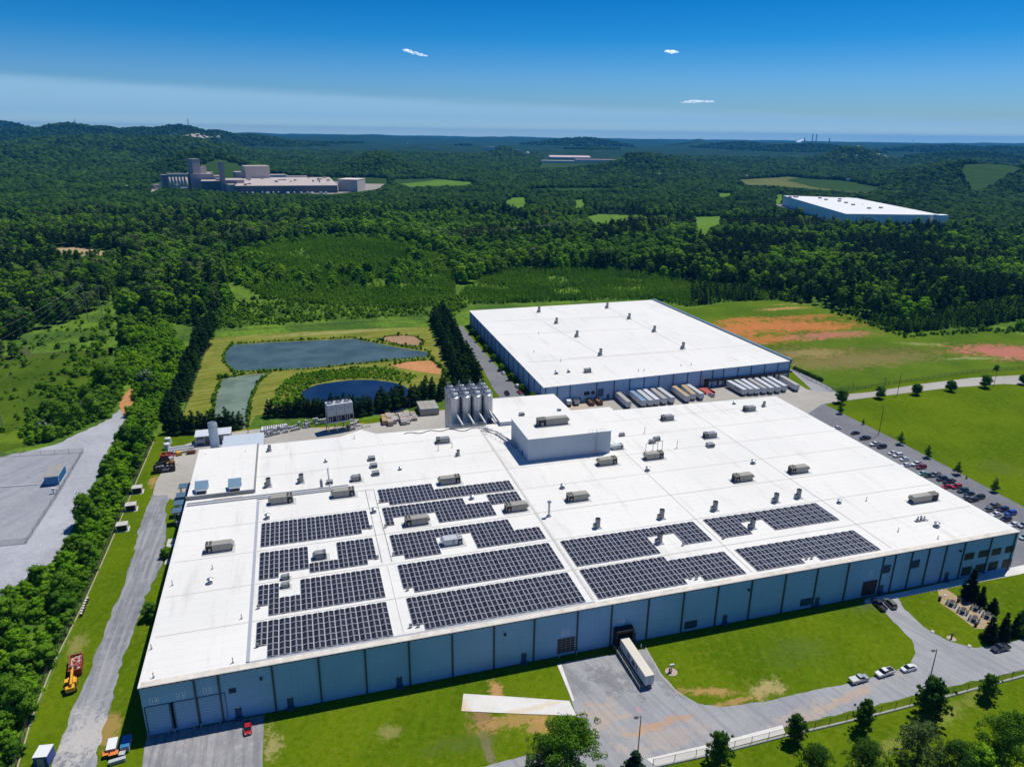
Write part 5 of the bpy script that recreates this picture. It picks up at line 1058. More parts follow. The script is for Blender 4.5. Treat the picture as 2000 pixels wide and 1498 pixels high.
# blue shed on the gravel pad
pa, pb_, pc = G(89, 950), G(116, 947), G(127, 924)
rzS = math.atan2(pb_[1]-pa[1], pb_[0]-pa[0]); wS = math.dist(pa, pb_); dS = math.dist(pb_, pc); hS = up(*pa, 933)
t = thing('site_cabin', 'blue-sided cabin with a grey roof alone on the gravel pad at left', 'cabin', (pa[0], pa[1], 0), rzS)
mb = MB(); mb.box(wS/2, dS/2, 0, wS, dS, hS); [mb.box(wS+.03, .5+k*.6, .2, .06, .1, hS-.3) for k in range(int(dS/.6))]; mb.build('wall', M['bluep'], t)
mb = MB(); mb.box(wS/2, dS/2, hS, wS+.5, dS+.5, .3, top=1); mb.build('roof', [M['white'], M['trfaded']], t)
mb = MB(); mb.box(wS+.06, .1, 0, .14, .2, hS); mb.box(wS+.06, dS-.1, 0, .14, .2, hS); mb.box(wS+.07, dS/2, .02, .12, dS, .2); mb.build('corner_trim', M['white'], t)
x, y = G(105, 964); t = thing('gas_meter_set', 'small white pipe assembly beside the blue cabin', 'meter', (x, y, 0)); mb = MB(); mb.pipe([(0, 0, 0), (0, 0, 2.2), (1.4, 0, 2.2), (1.4, 0, 0)], .25, 8); mb.box(0, 0, 1.6, 1, .8, 1); mb.build('pipework', M['white'], t)
xa, ya = G(-10, 953); xb, yb_ = G(88, 946); mb = MB(); mb.pipe([(xa, ya, .35), (xb, yb_, .35)], .22, 6); tag(mb.build('pipeline', M['white']), 'white pipe running along the gravel pad to the blue cabin', 'pipe')
# ---------------------------------------------------------------- fences
m, nt, bs = newmat('chain_link_mesh'); bs.inputs['Base Color'].default_value = (.14, .15, .15, 1); bs.inputs['Metallic'].default_value = .5
tr_ = nt.nodes.new('ShaderNodeBsdfTransparent'); mx = nt.nodes.new('ShaderNodeMixShader'); wv = nz(nt, geo(nt), 3, 2)
ln(nt, mth(nt, 'ADD', mth(nt, 'MULTIPLY', wv, .1), .72), mx.inputs[0]); ln(nt, bs.outputs[0], mx.inputs[1]); ln(nt, tr_.outputs[0], mx.inputs[2]); ln(nt, mx.outputs[0], nt.nodes['Material Output'].inputs[0]); CHAIN = m
def fence(name, label, px, h=2.4, sp=4, mat=None, mesh=None, world=False):
    pts = [p if world else G(*p) for p in px]; x0, y0 = pts[0]; t = thing(name, label, 'fence', (x0, y0, 0)); mat = mat or M['grey']; posts = MB(); rail = MB(); msh = MB(); pr = []
    for (ax, ay), (bx, by) in zip(pts, pts[1:]):
        L = math.dist((ax, ay), (bx, by)); n = max(1, round(L/sp))
        for k in range(n): pr.append((ax+(bx-ax)*k/n-x0, ay+(by-ay)*k/n-y0))
        a, b = (ax-x0, ay-y0), (bx-x0, by-y0); rail.cyl((*a, h-.05), (*b, h-.05), .045, n=4); rail.cyl((*a, .12), (*b, .12), .04, n=4)
        msh.poly([(*a, .05), (*b, .05), (*b, h), (*a, h)])
    pr.append((pts[-1][0]-x0, pts[-1][1]-y0))
    pm = MB(); pm.cyl((0, 0, 0), (0, 0, h+.1), .07, n=6); pmesh = pm.mesh('post', mat)
    if len(pr) <= 100:
        for q in pr: o = bpy.data.objects.new('post', pmesh); COL.objects.link(o); o.parent = t; o.location = (*q, 0)
    else:
        for q in pr[:100]: o = bpy.data.objects.new('post', pmesh); COL.objects.link(o); o.parent = t; o.location = (*q, 0)
        mb = MB(); [mb.cyl((*q, 0), (*q, h+.1), .07, n=6) for q in pr[100:]]; tag(mb.build('post_row', mat, t), kind='stuff')
    rail.build('rail', mat, t); msh.build('mesh_panel', mesh or CHAIN, t); return t
fence('chain_link_fence', 'chain-link fence along the thicket beside the left gravel road', [(25, 1520), (60, 1400), (100, 1300), (160, 1180), (205, 1080), (262, 945), (301, 856)], 2.6, 3.2, M['dark'])
fence('chain_link_fence', 'chain-link fence on the low wall in front of the bottom right lawn', [(1275, 1497), (1400, 1470), (1533, 1436), (1620, 1416), (1720, 1392), (1860, 1356), (2060, 1302)], 2.3, 5, M['dark'])
fence('chain_link_fence', 'chain-link fence along the far side of the right park road', [(1548, 722), (1575, 740), (1625, 764), (1690, 760), (1790, 744), (1900, 729), (1990, 722), (2150, 715)], 2.2, 5, M['dark'])
fence('chain_link_fence', 'chain-link fence around the gravel pad at left', [(-60, 898), (0, 893), (80, 889), (163, 884), (150, 905), (110, 972), (52, 1061), (0, 1066), (-60, 1071)], 2.2, 7, M['grey'])
fence('chain_link_fence', 'thin fence behind the ponds along the dark pine strip', [(360, 806), (400, 690), (412, 652), (520, 645), (640, 637), (832, 627)], 2, 6, M['dark'])
def wallstrip(name, label, px, w, h, mat):
    mb = MB(); pts = [G(*p) for p in px]
    for a, b in zip(pts, pts[1:]): strip(mb, a, b, -w/2, w, 0, h)
    return tag(mb.build(name, mat), label, 'wall')
wallstrip('low_wall', 'low pale retaining wall under the bottom right fence', [(1275, 1499), (1400, 1472), (1533, 1438), (1620, 1418), (1720, 1394), (1860, 1358), (2060, 1304)], .5, .35, M['conc'])
wallstrip('low_wall', 'thin pale kerb wall at the foot of the long left fence', [(28, 1520), (63, 1400), (103, 1300), (163, 1180), (208, 1080), (265, 945), (303, 857)], .3, .15, M['card'])
# ---------------------------------------------------------------- lamps and poles
def lamp(px, pb, pt, label, rz=0):
    x, y = G(px, pb); h = up(x, y, pt); t = thing('street_lamp', label, 'lamp', (x, y, 0), rz, 'lamp poles around the site')
    mb = MB(); mb.cyl((0, 0, 0), (0, 0, h), .16, .1, 8); mb.cyl((0, 0, 0), (0, 0, .8), .32, n=10, m=1); mb.build('pole', [M['frame'], M['conc']], t)
    mb = MB(); mb.box(-.5, 0, h-.15, 1.2, .1, .1); mb.box(-1.25, 0, h-.22, .95, .6, .24); mb.build('lamp_head', M['frame'], t)
    mb = MB(); mb.box(-1.25, 0, h-.26, .8, .5, .05); mb.build('lamp_lens', M['lamp'], t)
lamp(1245, 1478, 1398, 'dark lamp pole on the pale apron left of the bottom right walk'); lamp(1816, 1326, 1268, 'dark lamp pole behind the biggest round tree at the lower right', 0)
lamp(1716, 849, 793, 'lamp pole at the near edge of the big right lawn'); lamp(1752, 773, 731, 'lamp pole on the lawn side of the park road between two round trees', math.pi); lamp(1941, 753, 713, 'lamp pole beside the rightmost full round tree of the park road')
lamp(1665, 765, 748, 'short post by the fence near the start of the park road'); lamp(485, 846, 798, 'lamp pole at the left end of the mown pond bank'); lamp(801, 815, 779, 'lamp pole among the pines left of the storage containers'); lamp(1727, 762, 739, 'lamp post beyond the park road by the fence', 0)
def upole(px, pb, pt, label, r=.28, arm=2.6):
    x, y = G(px, pb); h = up(x, y, pt); t = thing('utility_pole', label, 'utility pole', (x, y, 0)); mb = MB(); mb.cyl((0, 0, 0), (0, 0, h), r, r*.6, 8); mb.build('pole', M['trunkw'], t)
    if arm: mb = MB(); mb.box(0, 0, h-1.2, arm, .16, .2); mb.box(0, 0, h-3.6, arm*.8, .16, .2); mb.build('crossarm', M['trunkw'], t); mb = MB(); [mb.cyl((a, 0, h-1), (a, 0, h-.7), .1, n=6) for a in (-arm/2, 0, arm/2)]; mb.build('insulator', M['lgrey'], t)
    return x, y, h
u1 = upole(173, 631, 553, 'tall pale pole in the meadow cut, left one of the pair'); u2_ = upole(202, 628, 556, 'tall pale pole in the meadow cut, right one of the pair'); u3 = upole(141, 600, 545, 'pole at the edge of the big tree cluster left of the pair'); u4 = upole(601, 473, 416, 'lone slender pole on top of the bushy hillock', .35, 0); u5 = upole(7, 842, 778, 'pole cut by the left edge of the photo above the gravel pad')
u6 = upole(1681, 423, 398, 'pole seen against the far white warehouse roof', .6, 3)
def cable(a, b, sag, label='power line'):
    mb = MB(); pts = []
    for k in range(17):
        u = k/16; pts.append((a[0]+(b[0]-a[0])*u, a[1]+(b[1]-a[1])*u, a[2]+(b[2]-a[2])*u-sag*4*u*(1-u)))
    mb.pipe(pts, .022, 4); return mb
mb = MB()
for (a, dx) in ((u1, 0), (u2_, 1)):
    for k in (-1.2, 0, 1.2):
        e_ = G(-70, 700+26*k+(70 if dx else 0), 14); c = cable((a[0]+k, a[1], a[2]-1), (*e_, 14), 3)
        b0 = len(mb.v); mb.v += c.v; mb.f += [tuple(i+b0 for i in f_) for f_ in c.f]; mb.m += c.m
tag(mb.build('power_line', M['wire']), 'bundle of thin overhead wires crossing the left meadow', 'power line')
mb = MB()
ex, ey, ez = DD(1190, 418, 1150)
for k in range(5):
    c = cable((DD(820, 470-k*6, 900)), DD(1190+k*2, 415+k*4, 1150), 4); b0 = len(mb.v); mb.v += c.v; mb.f += [tuple(i+b0 for i in f_) for f_ in c.f]; mb.m += c.m
    c = cable(DD(1190+k*2, 415+k*4, 1150), DD(1640, 420+k*4, 1250), 8); b0 = len(mb.v); mb.v += c.v; mb.f += [tuple(i+b0 for i in f_) for f_ in c.f]; mb.m += c.m
tag(mb.build('power_line', M['wire']), 'overhead wires crossing the forest in front of the far green fields', 'power line')
x, y, z = DD(1192, 430, 1150); upole(1192, 445, 410, 'pole in the forest carrying the wires before the green fields', .4, 4)
# ---------------------------------------------------------------- vehicles
def wheel(par, x, y, r=.36, w=.26, detail=True):
    mb = MB(); mb.cyl((0, -w/2, 0), (0, w/2, 0), r, n=14); o = mb.build('wheel', M['black'], par, (x, y, r))
    if detail: mb = MB(); s = 1 if y > 0 else -1; mb.cyl((0, s*w/2, 0), (0, s*(w/2+.02), 0), r*.6, n=10); mb.build('rim', M['chrome'], o)
    return o
def loft(mb, st, m=0):
    """st: (x, halfwidth bottom, z bottom, halfwidth belt, z belt, halfwidth top, z top)"""
    rings = []
    for (x, wb, zb, wm, zm, wt, zt) in st:
        b = len(mb.v); mb.v += [(x, -wb, zb), (x, -wm, zm), (x, -wt, zt), (x, wt, zt), (x, wm, zm), (x, wb, zb)]; rings.append(b)
    for a, b in zip(rings, rings[1:]):
        for i in range(6):
            j = (i+1) % 6; mb.f.append((a+i, a+j, b+j, b+i)); mb.m.append(m)
    mb.f.append(tuple(rings[0]+i for i in range(6))); mb.f.append(tuple(rings[-1]+5-i for i in range(6))); mb.m += [m, m]
def lights(t, xf, xr, z, w):
    for s in (-1, 1):
        MB().box(xf, s*w, z, .12, .34, .16).build('headlight', M['lamp'], t); MB().box(xr, s*w, z+.1, .1, .28, .2).build('tail_light', M['tail'], t)
def car(kind, pm, cat='car'):
    t = thing(dict(sedan='parked_car', suv='parked_suv', pickup='pickup_truck', bedcover='pickup_truck', sports='sports_car')[kind], None, cat); mb = MB()
    if kind in ('sedan', 'sports'):
        L, W, H = (4.85, .91, 1.45) if kind == 'sedan' else (4.5, .95, 1.22)
        loft(mb, [(-L/2, W*.78, .35, W*.86, .62, W*.7, .86), (-L/2+.35, W*.96, .24, W, .6, W*.84, .98), (-1.2, W, .22, W*1.0, .6, W*.88, .98), (.9, W, .22, W, .6, W*.88, .95), (L/2-.6, W*.96, .24, W*.98, .55, W*.82, .82), (L/2-.1, W*.8, .3, W*.86, .5, W*.66, .68)]); mb.build('body', pm, t, smooth=False)
        mb = MB(); loft(mb, [(-1.75, W*.8, .9, W*.8, .95, W*.76, .97), (-1.1, W*.84, .9, W*.78, 1.2, W*.66, H-.06), (-.2, W*.86, .9, W*.8, 1.2, W*.68, H), (.45, W*.86, .9, W*.8, 1.2, W*.66, H-.05), (1.35, W*.84, .85, W*.8, .9, W*.76, .94)]); g = mb.build('cabin_glass', M['glass'], t)
        mb = MB(); loft(mb, [(-1.05, W*.64, H-.07, W*.64, H-.05, W*.6, H-.02), (-.2, W*.67, H-.03, W*.67, H-.01, W*.63, H+.03), (.4, W*.64, H-.08, W*.64, H-.05, W*.6, H-.02)]); mb.build('roof', pm, t)
        [wheel(t, a, s*(W-.1), .34) for a in (-1.4, 1.45) for s in (-1, 1)]; lights(t, L/2-.14, -L/2+.02, .55, W*.6)
        [MB().box(.75, s*(W+.08), .95, .18, .22, .14).build('mirror', pm, t) for s in (-1, 1)]
        if kind == 'sports': MB().box(-1.55, 0, .95, .9, .9, .12).build('engine_vent', M['black'], t)
    elif kind == 'suv':
        L, W, H = 4.9, .97, 1.78
        loft(mb, [(-L/2, W*.86, .4, W*.9, .8, W*.8, 1.1), (-L/2+.3, W, .28, W, .8, W*.88, 1.14), (.9, W, .28, W, .8, W*.88, 1.12), (L/2-.4, W*.96, .3, W*.98, .75, W*.84, 1.0), (L/2, W*.82, .36, W*.86, .66, W*.72, .84)]); mb.build('body', pm, t)
        mb = MB(); loft(mb, [(-L/2+.15, W*.84, 1.05, W*.82, 1.2, W*.74, 1.3), (-2.0, W*.86, 1.05, W*.8, 1.4, W*.7, H-.05), (-.2, W*.88, 1.05, W*.82, 1.4, W*.72, H), (.5, W*.88, 1.05, W*.82, 1.4, W*.7, H-.06), (1.3, W*.86, 1.0, W*.82, 1.08, W*.78, 1.12)]); mb.build('cabin_glass', M['glass'], t)
        mb = MB(); loft(mb, [(-2.1, W*.7, H-.09, W*.7, H-.05, W*.64, H-.02), (-.2, W*.72, H-.03, W*.72, H, W*.67, H+.04), (.45, W*.68, H-.08, W*.68, H-.05, W*.63, H-.01)]); mb.build('roof', pm, t)
        [wheel(t, a, s*(W-.1), .38) for a in (-1.45, 1.5) for s in (-1, 1)]; lights(t, L/2-.04, -L/2+.0, .7, W*.62); [MB().box(.8, s*(W+.1), 1.1, .2, .24, .18).build('mirror', pm, t) for s in (-1, 1)]
    else:
        L, W, H = 5.8, 1.0, 1.85
        loft(mb, [(-.35, W, .45, W, .9, W*.92, 1.15), (1.2, W, .45, W, .9, W*.9, 1.14), (L/2-.25, W*.97, .45, W*.98, .85, W*.86, 1.08), (L/2, W*.9, .48, W*.9, .75, W*.8, .98)])
        mb.box(-1.6, 0, .5, 2.6, 1.96, .28); [mb.box(-1.6, s*.92, .78, 2.6, .14, .42) for s in (-1, 1)]; mb.box(-2.87, 0, .5, .1, 1.96, .66); mb.build('body', pm, t)
        MB().box(-1.6, 0, .79, 2.5, 1.68, .02).build('bed_liner', M['black'], t)
        if kind == 'bedcover': mb = MB(); [mb.box(-2.7+k*.5, 0, 1.19, .46, 1.9, .08) for k in range(6)]; mb.build('bed_cover', M['lgrey'], t)
        mb = MB(); loft(mb, [(-.5, W*.88, 1.1, W*.84, 1.3, W*.78, 1.5), (-.35, W*.9, 1.1, W*.82, 1.45, W*.72, H-.04), (.3, W*.9, 1.1, W*.84, 1.45, W*.74, H), (.85, W*.9, 1.1, W*.84, 1.45, W*.72, H-.06), (1.5, W*.86, 1.08, W*.84, 1.13, W*.8, 1.16)]); mb.build('cabin_glass', M['glass'], t)
        mb = MB(); loft(mb, [(-.42, W*.73, H-.1, W*.73, H-.05, W*.68, H-.01), (.3, W*.74, H-.04, W*.74, H, W*.69, H+.04), (.85, W*.71, H-.1, W*.71, H-.05, W*.66, H-.01)]); mb.build('roof', pm, t)
        [wheel(t, a, s*(W-.12), .42) for a in (-1.75, 1.85) for s in (-1, 1)]; lights(t, L/2-.04, -L/2-.0, .75, W*.66); [MB().box(1.0, s*(W+.12), 1.15, .2, .26, .2).build('mirror', M['black'], t) for s in (-1, 1)]
    return t
PC = dict(white=carpaint('car_white', (.72, .73, .74)), silver=carpaint('car_silver', (.42, .44, .46), .5), black=carpaint('car_black', (.012, .012, .014)), navy=carpaint('car_navy', (.012, .02, .05)), blue=carpaint('car_blue', (.01, .06, .38)),
          red=carpaint('car_red', (.4, .01, .015)), dred=carpaint('car_dark_red', (.22, .01, .02)), teal=carpaint('car_dark_teal', (.01, .05, .06)), mint=carpaint('car_pale_teal', (.3, .5, .47)), grey=carpaint('car_grey', (.14, .15, .16)), green=carpaint('car_dark_green', (.01, .04, .035)), olive=carpaint('car_olive', (.13, .13, .11)))
PROTO = {}
def vehicle(kind, col, px, py, rz, label, group=None, z=.1):
    x, y = G(px, py); cat = 'pickup truck' if kind in ('pickup', 'bedcover') else 'car'
    if kind not in PROTO: PROTO[kind] = car(kind, PC[col], cat); PROTO[kind]['_c'] = PC[col].name; o = PROTO[kind]; o.location = (x, y, z); o.rotation_euler.z = rz; o['label'] = label
    else: o = dup(PROTO[kind], x, y, z, rz, label, {PROTO[kind]['_c']: PC[col]})
    if group: o['group'] = group
    elif 'group' in o: del o['group']
    return o
def head(pr, pf):
    a, b = G(*pr), G(*pf); return math.atan2(b[1]-a[1], b[0]-a[0])
h = head((1660, 1334), (1696, 1324)); vehicle('bedcover', 'silver', 1677, 1330, h, 'silver pickup with a covered ribbed bed, leftmost of three white vehicles on the front road')
h = head((1745, 1308), (1708, 1320)); vehicle('pickup', 'white', 1727, 1317, h, 'white pickup with an open bed, middle of three vehicles on the front road')
h = head((1790, 1304), (1758, 1312)); vehicle('sedan', 'white', 1774, 1308, h, 'white sedan, rightmost of three vehicles on the front road')
h = head((1974, 1264), (1935, 1273)); vehicle('pickup', 'navy', 1953, 1269, h, 'dark blue pickup alone on the front road at the right edge')
h = head((1728, 1196), (1703, 1172)); vehicle('pickup', 'navy', 1716, 1184, h, 'black pickup facing the right-hand roller door'); vehicle('suv', 'olive', 1738, 1182, h, 'grey-green estate car beside the black pickup near the right roller door')
vehicle('sports', 'red', 484, 1425, head((483, 1412), (484, 1436)), 'bright red sports car on the stained concrete at the lower left')
lotg = 'cars in the long car park right of the factory'
for kind, col, px, py, lb in (('sedan', 'black', 1670, 848, 'black sedan, farthest fully visible car of the car park'), ('pickup', 'navy', 1689, 858, 'dark pickup next to the farthest black sedan'), ('pickup', 'white', 1709, 870, 'white pickup half hidden behind a black SUV'), ('suv', 'black', 1722, 875, 'black SUV in front of a half hidden white pickup'),
        ('sedan', 'white', 1743, 887, 'farthest of three white cars parked together'), ('suv', 'white', 1753, 892, 'middle of three white cars parked together'), ('sedan', 'white', 1766, 899, 'nearest of three white cars parked together'), ('sedan', 'white', 1634, 838, 'white car poking out alone from behind the far roof edge'), ('sedan', 'white', 1768, 911, 'white car roof just showing beside the white pickup and red SUV'),
        ('pickup', 'white', 1790, 909, 'white pickup beside the dark red SUV'), ('suv', 'dred', 1799, 915, 'dark red SUV beside a white pickup'), ('sedan', 'mint', 1801, 927, 'pale teal car mostly hidden by the roof edge'), ('sedan', 'green', 1815, 931, 'dark green car half hidden by the roof edge'), ('pickup', 'silver', 1826, 930, 'silver pickup left of a navy car'), ('suv', 'navy', 1839, 938, 'navy SUV between a silver and a black pickup'),
        ('pickup', 'black', 1853, 943, 'black pickup with pale bed cover behind the bright red car'), ('sedan', 'red', 1848, 953, 'red car half hidden by the roof edge'), ('suv', 'red', 1867, 953, 'bright red car in full view'), ('suv', 'teal', 1880, 961, 'dark teal SUV nearest the bright red car'), ('sedan', 'navy', 1893, 967, 'navy sedan between a teal and a black SUV'), ('suv', 'black', 1912, 974, 'black SUV at the near end of a packed run of cars'), ('sedan', 'grey', 1886, 976, 'grey car half hidden by the roof below the navy sedan'), ('sedan', 'black', 1901, 979, 'black car half hidden by the roof below the black SUV'),
        ('pickup', 'grey', 1940, 991, 'grey pickup beside a navy SUV, after the gap'), ('suv', 'navy', 1958, 998, 'navy SUV left of the bright blue car'), ('suv', 'blue', 1973, 1005, 'bright blue SUV parked among dark cars'), ('sedan', 'white', 1944, 1007, 'white car half hidden by the roof below the blue SUV'), ('suv', 'navy', 1963, 1017, 'dark blue SUV in the second line below the blue SUV'), ('sedan', 'grey', 1929, 998, 'dark grey car half hidden by the roof below the grey pickup'), ('sedan', 'white', 1979, 1027, 'white sedan near the front right roof corner'), ('suv', 'silver', 1999, 1029, 'silver SUV cut by the right photo edge'), ('sedan', 'mint', 2001, 1052, 'pale teal car just beyond the roof corner at the right edge')):
    vehicle(kind, col, px, py, math.pi+.02, lb, lotg)
rg = head((1006, 748), (985, 724))
vehicle('sedan', 'white', 983, 730, rg, 'white car alone farther up the access road beside the second warehouse'); vehicle('suv', 'white', 1010, 756, rg, 'white SUV behind the red car on the access road'); vehicle('sedan', 'red', 1016, 769, rg+math.pi, 'red car at the yard end of the access road'); vehicle('pickup', 'black', 990, 770, rg, 'black pickup at the lawn side of the access road')
vehicle('suv', 'silver', 1389, 774, math.pi/2, 'silver-green SUV parked between the trailers below the open doorway'); vehicle('sedan', 'white', 963, 697, rg, 'small white car partly under the trees along the warehouse')
# ---------------------------------------------------------------- semi trailers
def trailer():
    t = thing('semi_trailer', None, 'trailer'); L, W = 16.15, 2.6
    mb = MB(); mb.box(0, 0, 1.15, W, L, 2.9)
    for k in range(27):
        for s in (-1, 1): mb.box(s*(W/2+.015), -L/2+.3+k*.6, 1.2, .03, .05, 2.75)
    mb.build('body', M['trwhite'], t); mb = MB(); mb.box(0, 0, 4.06, W+.04, L+.04, .08); mb.build('roof', M['trfaded'], t)
    mb = MB(); [mb.box(s*(W/2+.02), 0, 1.08, .08, L, .14) for s in (-1, 1)]; [mb.box(s*.5, 0, .85, .12, L-1, .28) for s in (-1, 1)]; mb.build('side_rail', M['steel'], t)
    for s in (-1, 1):
        mb = MB(); mb.box(s*.64, -L/2-.03, 1.25, 1.22, .05, 2.7); mb.box(s*.3, -L/2-.08, 1.3, .05, .05, 2.6, m=1); mb.build('rear_door', [M['trwhite'], M['steel']], t)
    mb = MB(); mb.box(0, -L/2+.1, .5, 2.2, .12, .12); [mb.box(s*.8, -L/2+.1, .5, .1, .1, .65) for s in (-1, 1)]; mb.build('underride_bar', M['grey'], t)
    for yy in (-L/2+1.4, -L/2+2.7):
        for s in (-1, 1): mb = MB(); mb.cyl((s*.75, yy, .52), (s*1.28, yy, .52), .52, n=14); mb.build('wheel', M['black'], t)
    for s in (-1, 1): mb = MB(); mb.box(s*.8, L/2-3, .1, .16, .16, 1.1); mb.box(s*.8, L/2-3, 0, .35, .35, .1); mb.build('landing_leg', M['steel'], t)
    return t
TR = trailer()
t = TR; t.location = (124.33, -10.5, .1); t['label'] = 'white semi trailer with large dark letters docked at the front wall'; t.rotation_euler.z = 0
hero_swap = {'weathered_aluminium_roof': paint('cream_trailer_roof', (.62, .58, .48), .55, 0, .08, .3)}
HT = dup(TR, 125.63, -10.5, .1, 0, 'white semi trailer with large dark letters docked at the front wall', hero_swap)
tx = text_obj('lettering', 'BE', 1.9, M['txt'], (-1.36, 2.1, 2.6), (math.pi/2, 0, -math.pi/2), HT, .01); tx = text_obj('lettering', 'R', 1.9, M['txt'], (-1.36, -2.9, 2.6), (math.pi/2, 0, -math.pi/2), HT, .01)
mb = MB(); mb.cyl((-1.35, -.6, 2.6), (-1.38, -.6, 2.6), .72, n=16); mb.box(-1.365, -1.5, 2.0, .03, .5, 1.3); mb.build('emblem', M['txt'], HT)
def dock(px, swap, label, py=735, out=8.6, proto=None):
    # front (nose-away) end touches the near wall of the second warehouse; px = roof pixel at the wall end
    q = along(A_, B_, u2(px), out); return q
TG = 'trailers docked at the second warehouse'
tw = [((1194, 741), (1228, 789)), ]
def tr2(pf, pr, label, roof, body=None, first=False):
    """pf: pixel of the roof centre at the far end, pr: at the near end"""
    a, b = Vector(G(*pf, 4.1)), Vector(G(*pr, 4.1)); d = b-a; rz = math.atan2(d.y, d.x)+math.pi/2; c = (a+b)/2; L = d.length
    sw = {'weathered_aluminium_roof': M[roof]}
    if body: sw['white_trailer_skin'] = M[body]
    if first: o = TR; o.location = (c.x, c.y, .1); o.rotation_euler.z = rz; o['label'] = label; 
    else: o = dup(TR, c.x, c.y, .1, rz, label, sw)
    o['group'] = TG; o.scale = (1, max(.7, min(1.15, L/16.15)), 1); return o
def c1(x, y): return (1090+x/7.69, 700+y/7.69)
def c2(x, y): return (1330+x/7.69, 690+y/7.69)
tr2(c1(870, 483), c1(1075, 660), 'faded grey trailer standing alone left of the row of five', 'trfaded', None, True)
for f_, r_, lb, rf in ((c1(1085, 470), c1(1298, 642), 'first trailer from the left of the row of five, blue-streaked roof', 'trblue'), (c1(1195, 465), c1(1400, 630), 'second trailer of the row of five, pale blue roof', 'lgrey'), (c1(1285, 452), c1(1495, 618), 'third trailer of the row of five, whitest roof', 'trwhite'), (c1(1400, 440), c1(1610, 605), 'fourth trailer of the row of five, beige roof', 'trfaded'), (c1(1500, 430), c1(1725, 590), 'fifth trailer of the row of five, grey roof', 'lgrey'),
        (c1(1730, 408), c1(1955, 572), 'tan-roofed trailer on the left of the group of three', 'trtan'), (c2(20, 465), c2(195, 615), 'middle trailer of the group of three, orange stained roof', 'trtan'), (c2(90, 460), c2(320, 610), 'right trailer of the group of three, grey roof', 'lgrey'),
        (c2(715, 410), c2(965, 545), 'leftmost trailer of the row of seven, dark lettering on its side', 'trwhite'), (c2(820, 398), c2(1065, 540), 'second trailer of the row of seven', 'lgrey'), (c2(920, 388), c2(1160, 535), 'third trailer of the row of seven, blue-white roof', 'trwhite'), (c2(1025, 380), c2(1265, 525), 'fourth trailer of the row of seven, beige patched roof', 'trfaded'), (c2(1125, 372), c2(1370, 520), 'fifth trailer of the row of seven, pale roof', 'trwhite'), (c2(1230, 362), c2(1475, 510), 'sixth trailer of the row of seven, dull grey roof', 'lgrey'), (c2(1325, 352), c2(1570, 490), 'seventh trailer of the row of seven, white roof', 'trwhite'), (c2(1510, 338), c2(1755, 480), 'rightmost trailer standing apart at the warehouse corner', 'trfaded')):
    o = tr2(f_, r_, lb, rf)
    if 'dark lettering' in lb: text_obj('lettering', 'TRANS', 2.0, M['txt'], (-1.34, -2.5, 2.6), (math.pi/2, 0, -math.pi/2), o, .01)
# open trucks and skips left of the trailers
def boxtruck(px, py, label, top, open_=False):
    x, y = G(px, py); t = thing('dump_trailer', label, 'trailer', (x, y, .1), head((px, py), (px-10, py-11))+math.pi/2*0, None); mb = MB(); mb.box(0, 0, 1, 8, 2.6, .3)
    if open_: [mb.box(0, s*1.25, 1, 8, .12, 1.9) for s in (-1, 1)]; [mb.box(s*4, 0, 1, .12, 2.6, 1.9) for s in (-1, 1)]; [mb.box(-3+k*1.5, 0, 2.9, .12, 2.6, .12) for k in range(5)]
    else: mb.box(0, 0, 1, 8, 2.6, 2.2)
    mb.build('box', M['lgrey'], t); MB().box(0, 0, 3.25 if not open_ else 1.5, 7.8, 2.4, .08).build('cover', top, t)
    for a in (-2.8, -1.6, 2.6):
        for s in (-1, 1): MB().cyl((a, s*.8, .5), (a, s*1.25, .5), .5, n=12).build('wheel', M['black'], t)
boxtruck(1108, 790, 'white-covered short trailer left of the slatted one below the second warehouse', M['white']); boxtruck(1123, 788, 'open short trailer with roof bars left of the rusty skips', M['slot'], True)
hs = head((1160, 795), (1148, 782))
for px, py, lb in ((1153, 789, 'rusty open skip, left one of the pair below the second warehouse'), (1169, 788, 'rusty open skip with white bags, right one of the pair')): skip(px, py, 7, 2.5, 1.7, M['rust'], hs, lb, [M['rust'], M['dark'], M['card']] if px < 1160 else [M['rust'], M['tank'], M['card']])
x, y = G(1378, 765); mb = MB(); mb.poly([(-3, -5, 0), (3, -5, 0), (3, 5, 1.2), (-3, 5, 1.2)]); mb.box(-3, 0, 0, .15, 10, 1.3); mb.box(3, 0, 0, .15, 10, 1.3); tag(mb.build('loading_ramp', M['redm'], None, (x, y, .12), ang2), 'red sloping ramp before the open doorway of the second warehouse', 'ramp')
# dock railing beside the hero trailer
xa, za = DOCKX-2.9, 0
mb = MB()
for xx in (DOCKX-3.0, DOCKX-2.2):
    for zz in (1.1, .55): mb.cyl((xx, -1.5, zz+.3), (xx, -18.5, zz), .07, n=5)
    for k in range(9): mb.cyl((xx, -1.5-k*2.1, 0), (xx, -1.5-k*2.1, 1.4-k*.04), .07, n=5)
tag(mb.build('dock_railing', paint('cream_handrail', (.6, .55, .38), .5, 0, .08)), 'pair of cream handrails running out beside the docked white trailer', 'railing')
x, y = G(1252, 1265); t = thing('bollard', 'white speckled bollard right of the docked trailer at the wall', 'bollard', (x, y, .1)); MB().cyl((0, 0, 0), (0, 0, 1.3), .16, n=10).build('post', M['white'], t)
for px, py in ((361, 1425), (366, 1414), (377, 1407), (396, 1401), (399, 1399), (332, 1430), (330, 1432), (291, 1437), (431, 1393)):
    pass
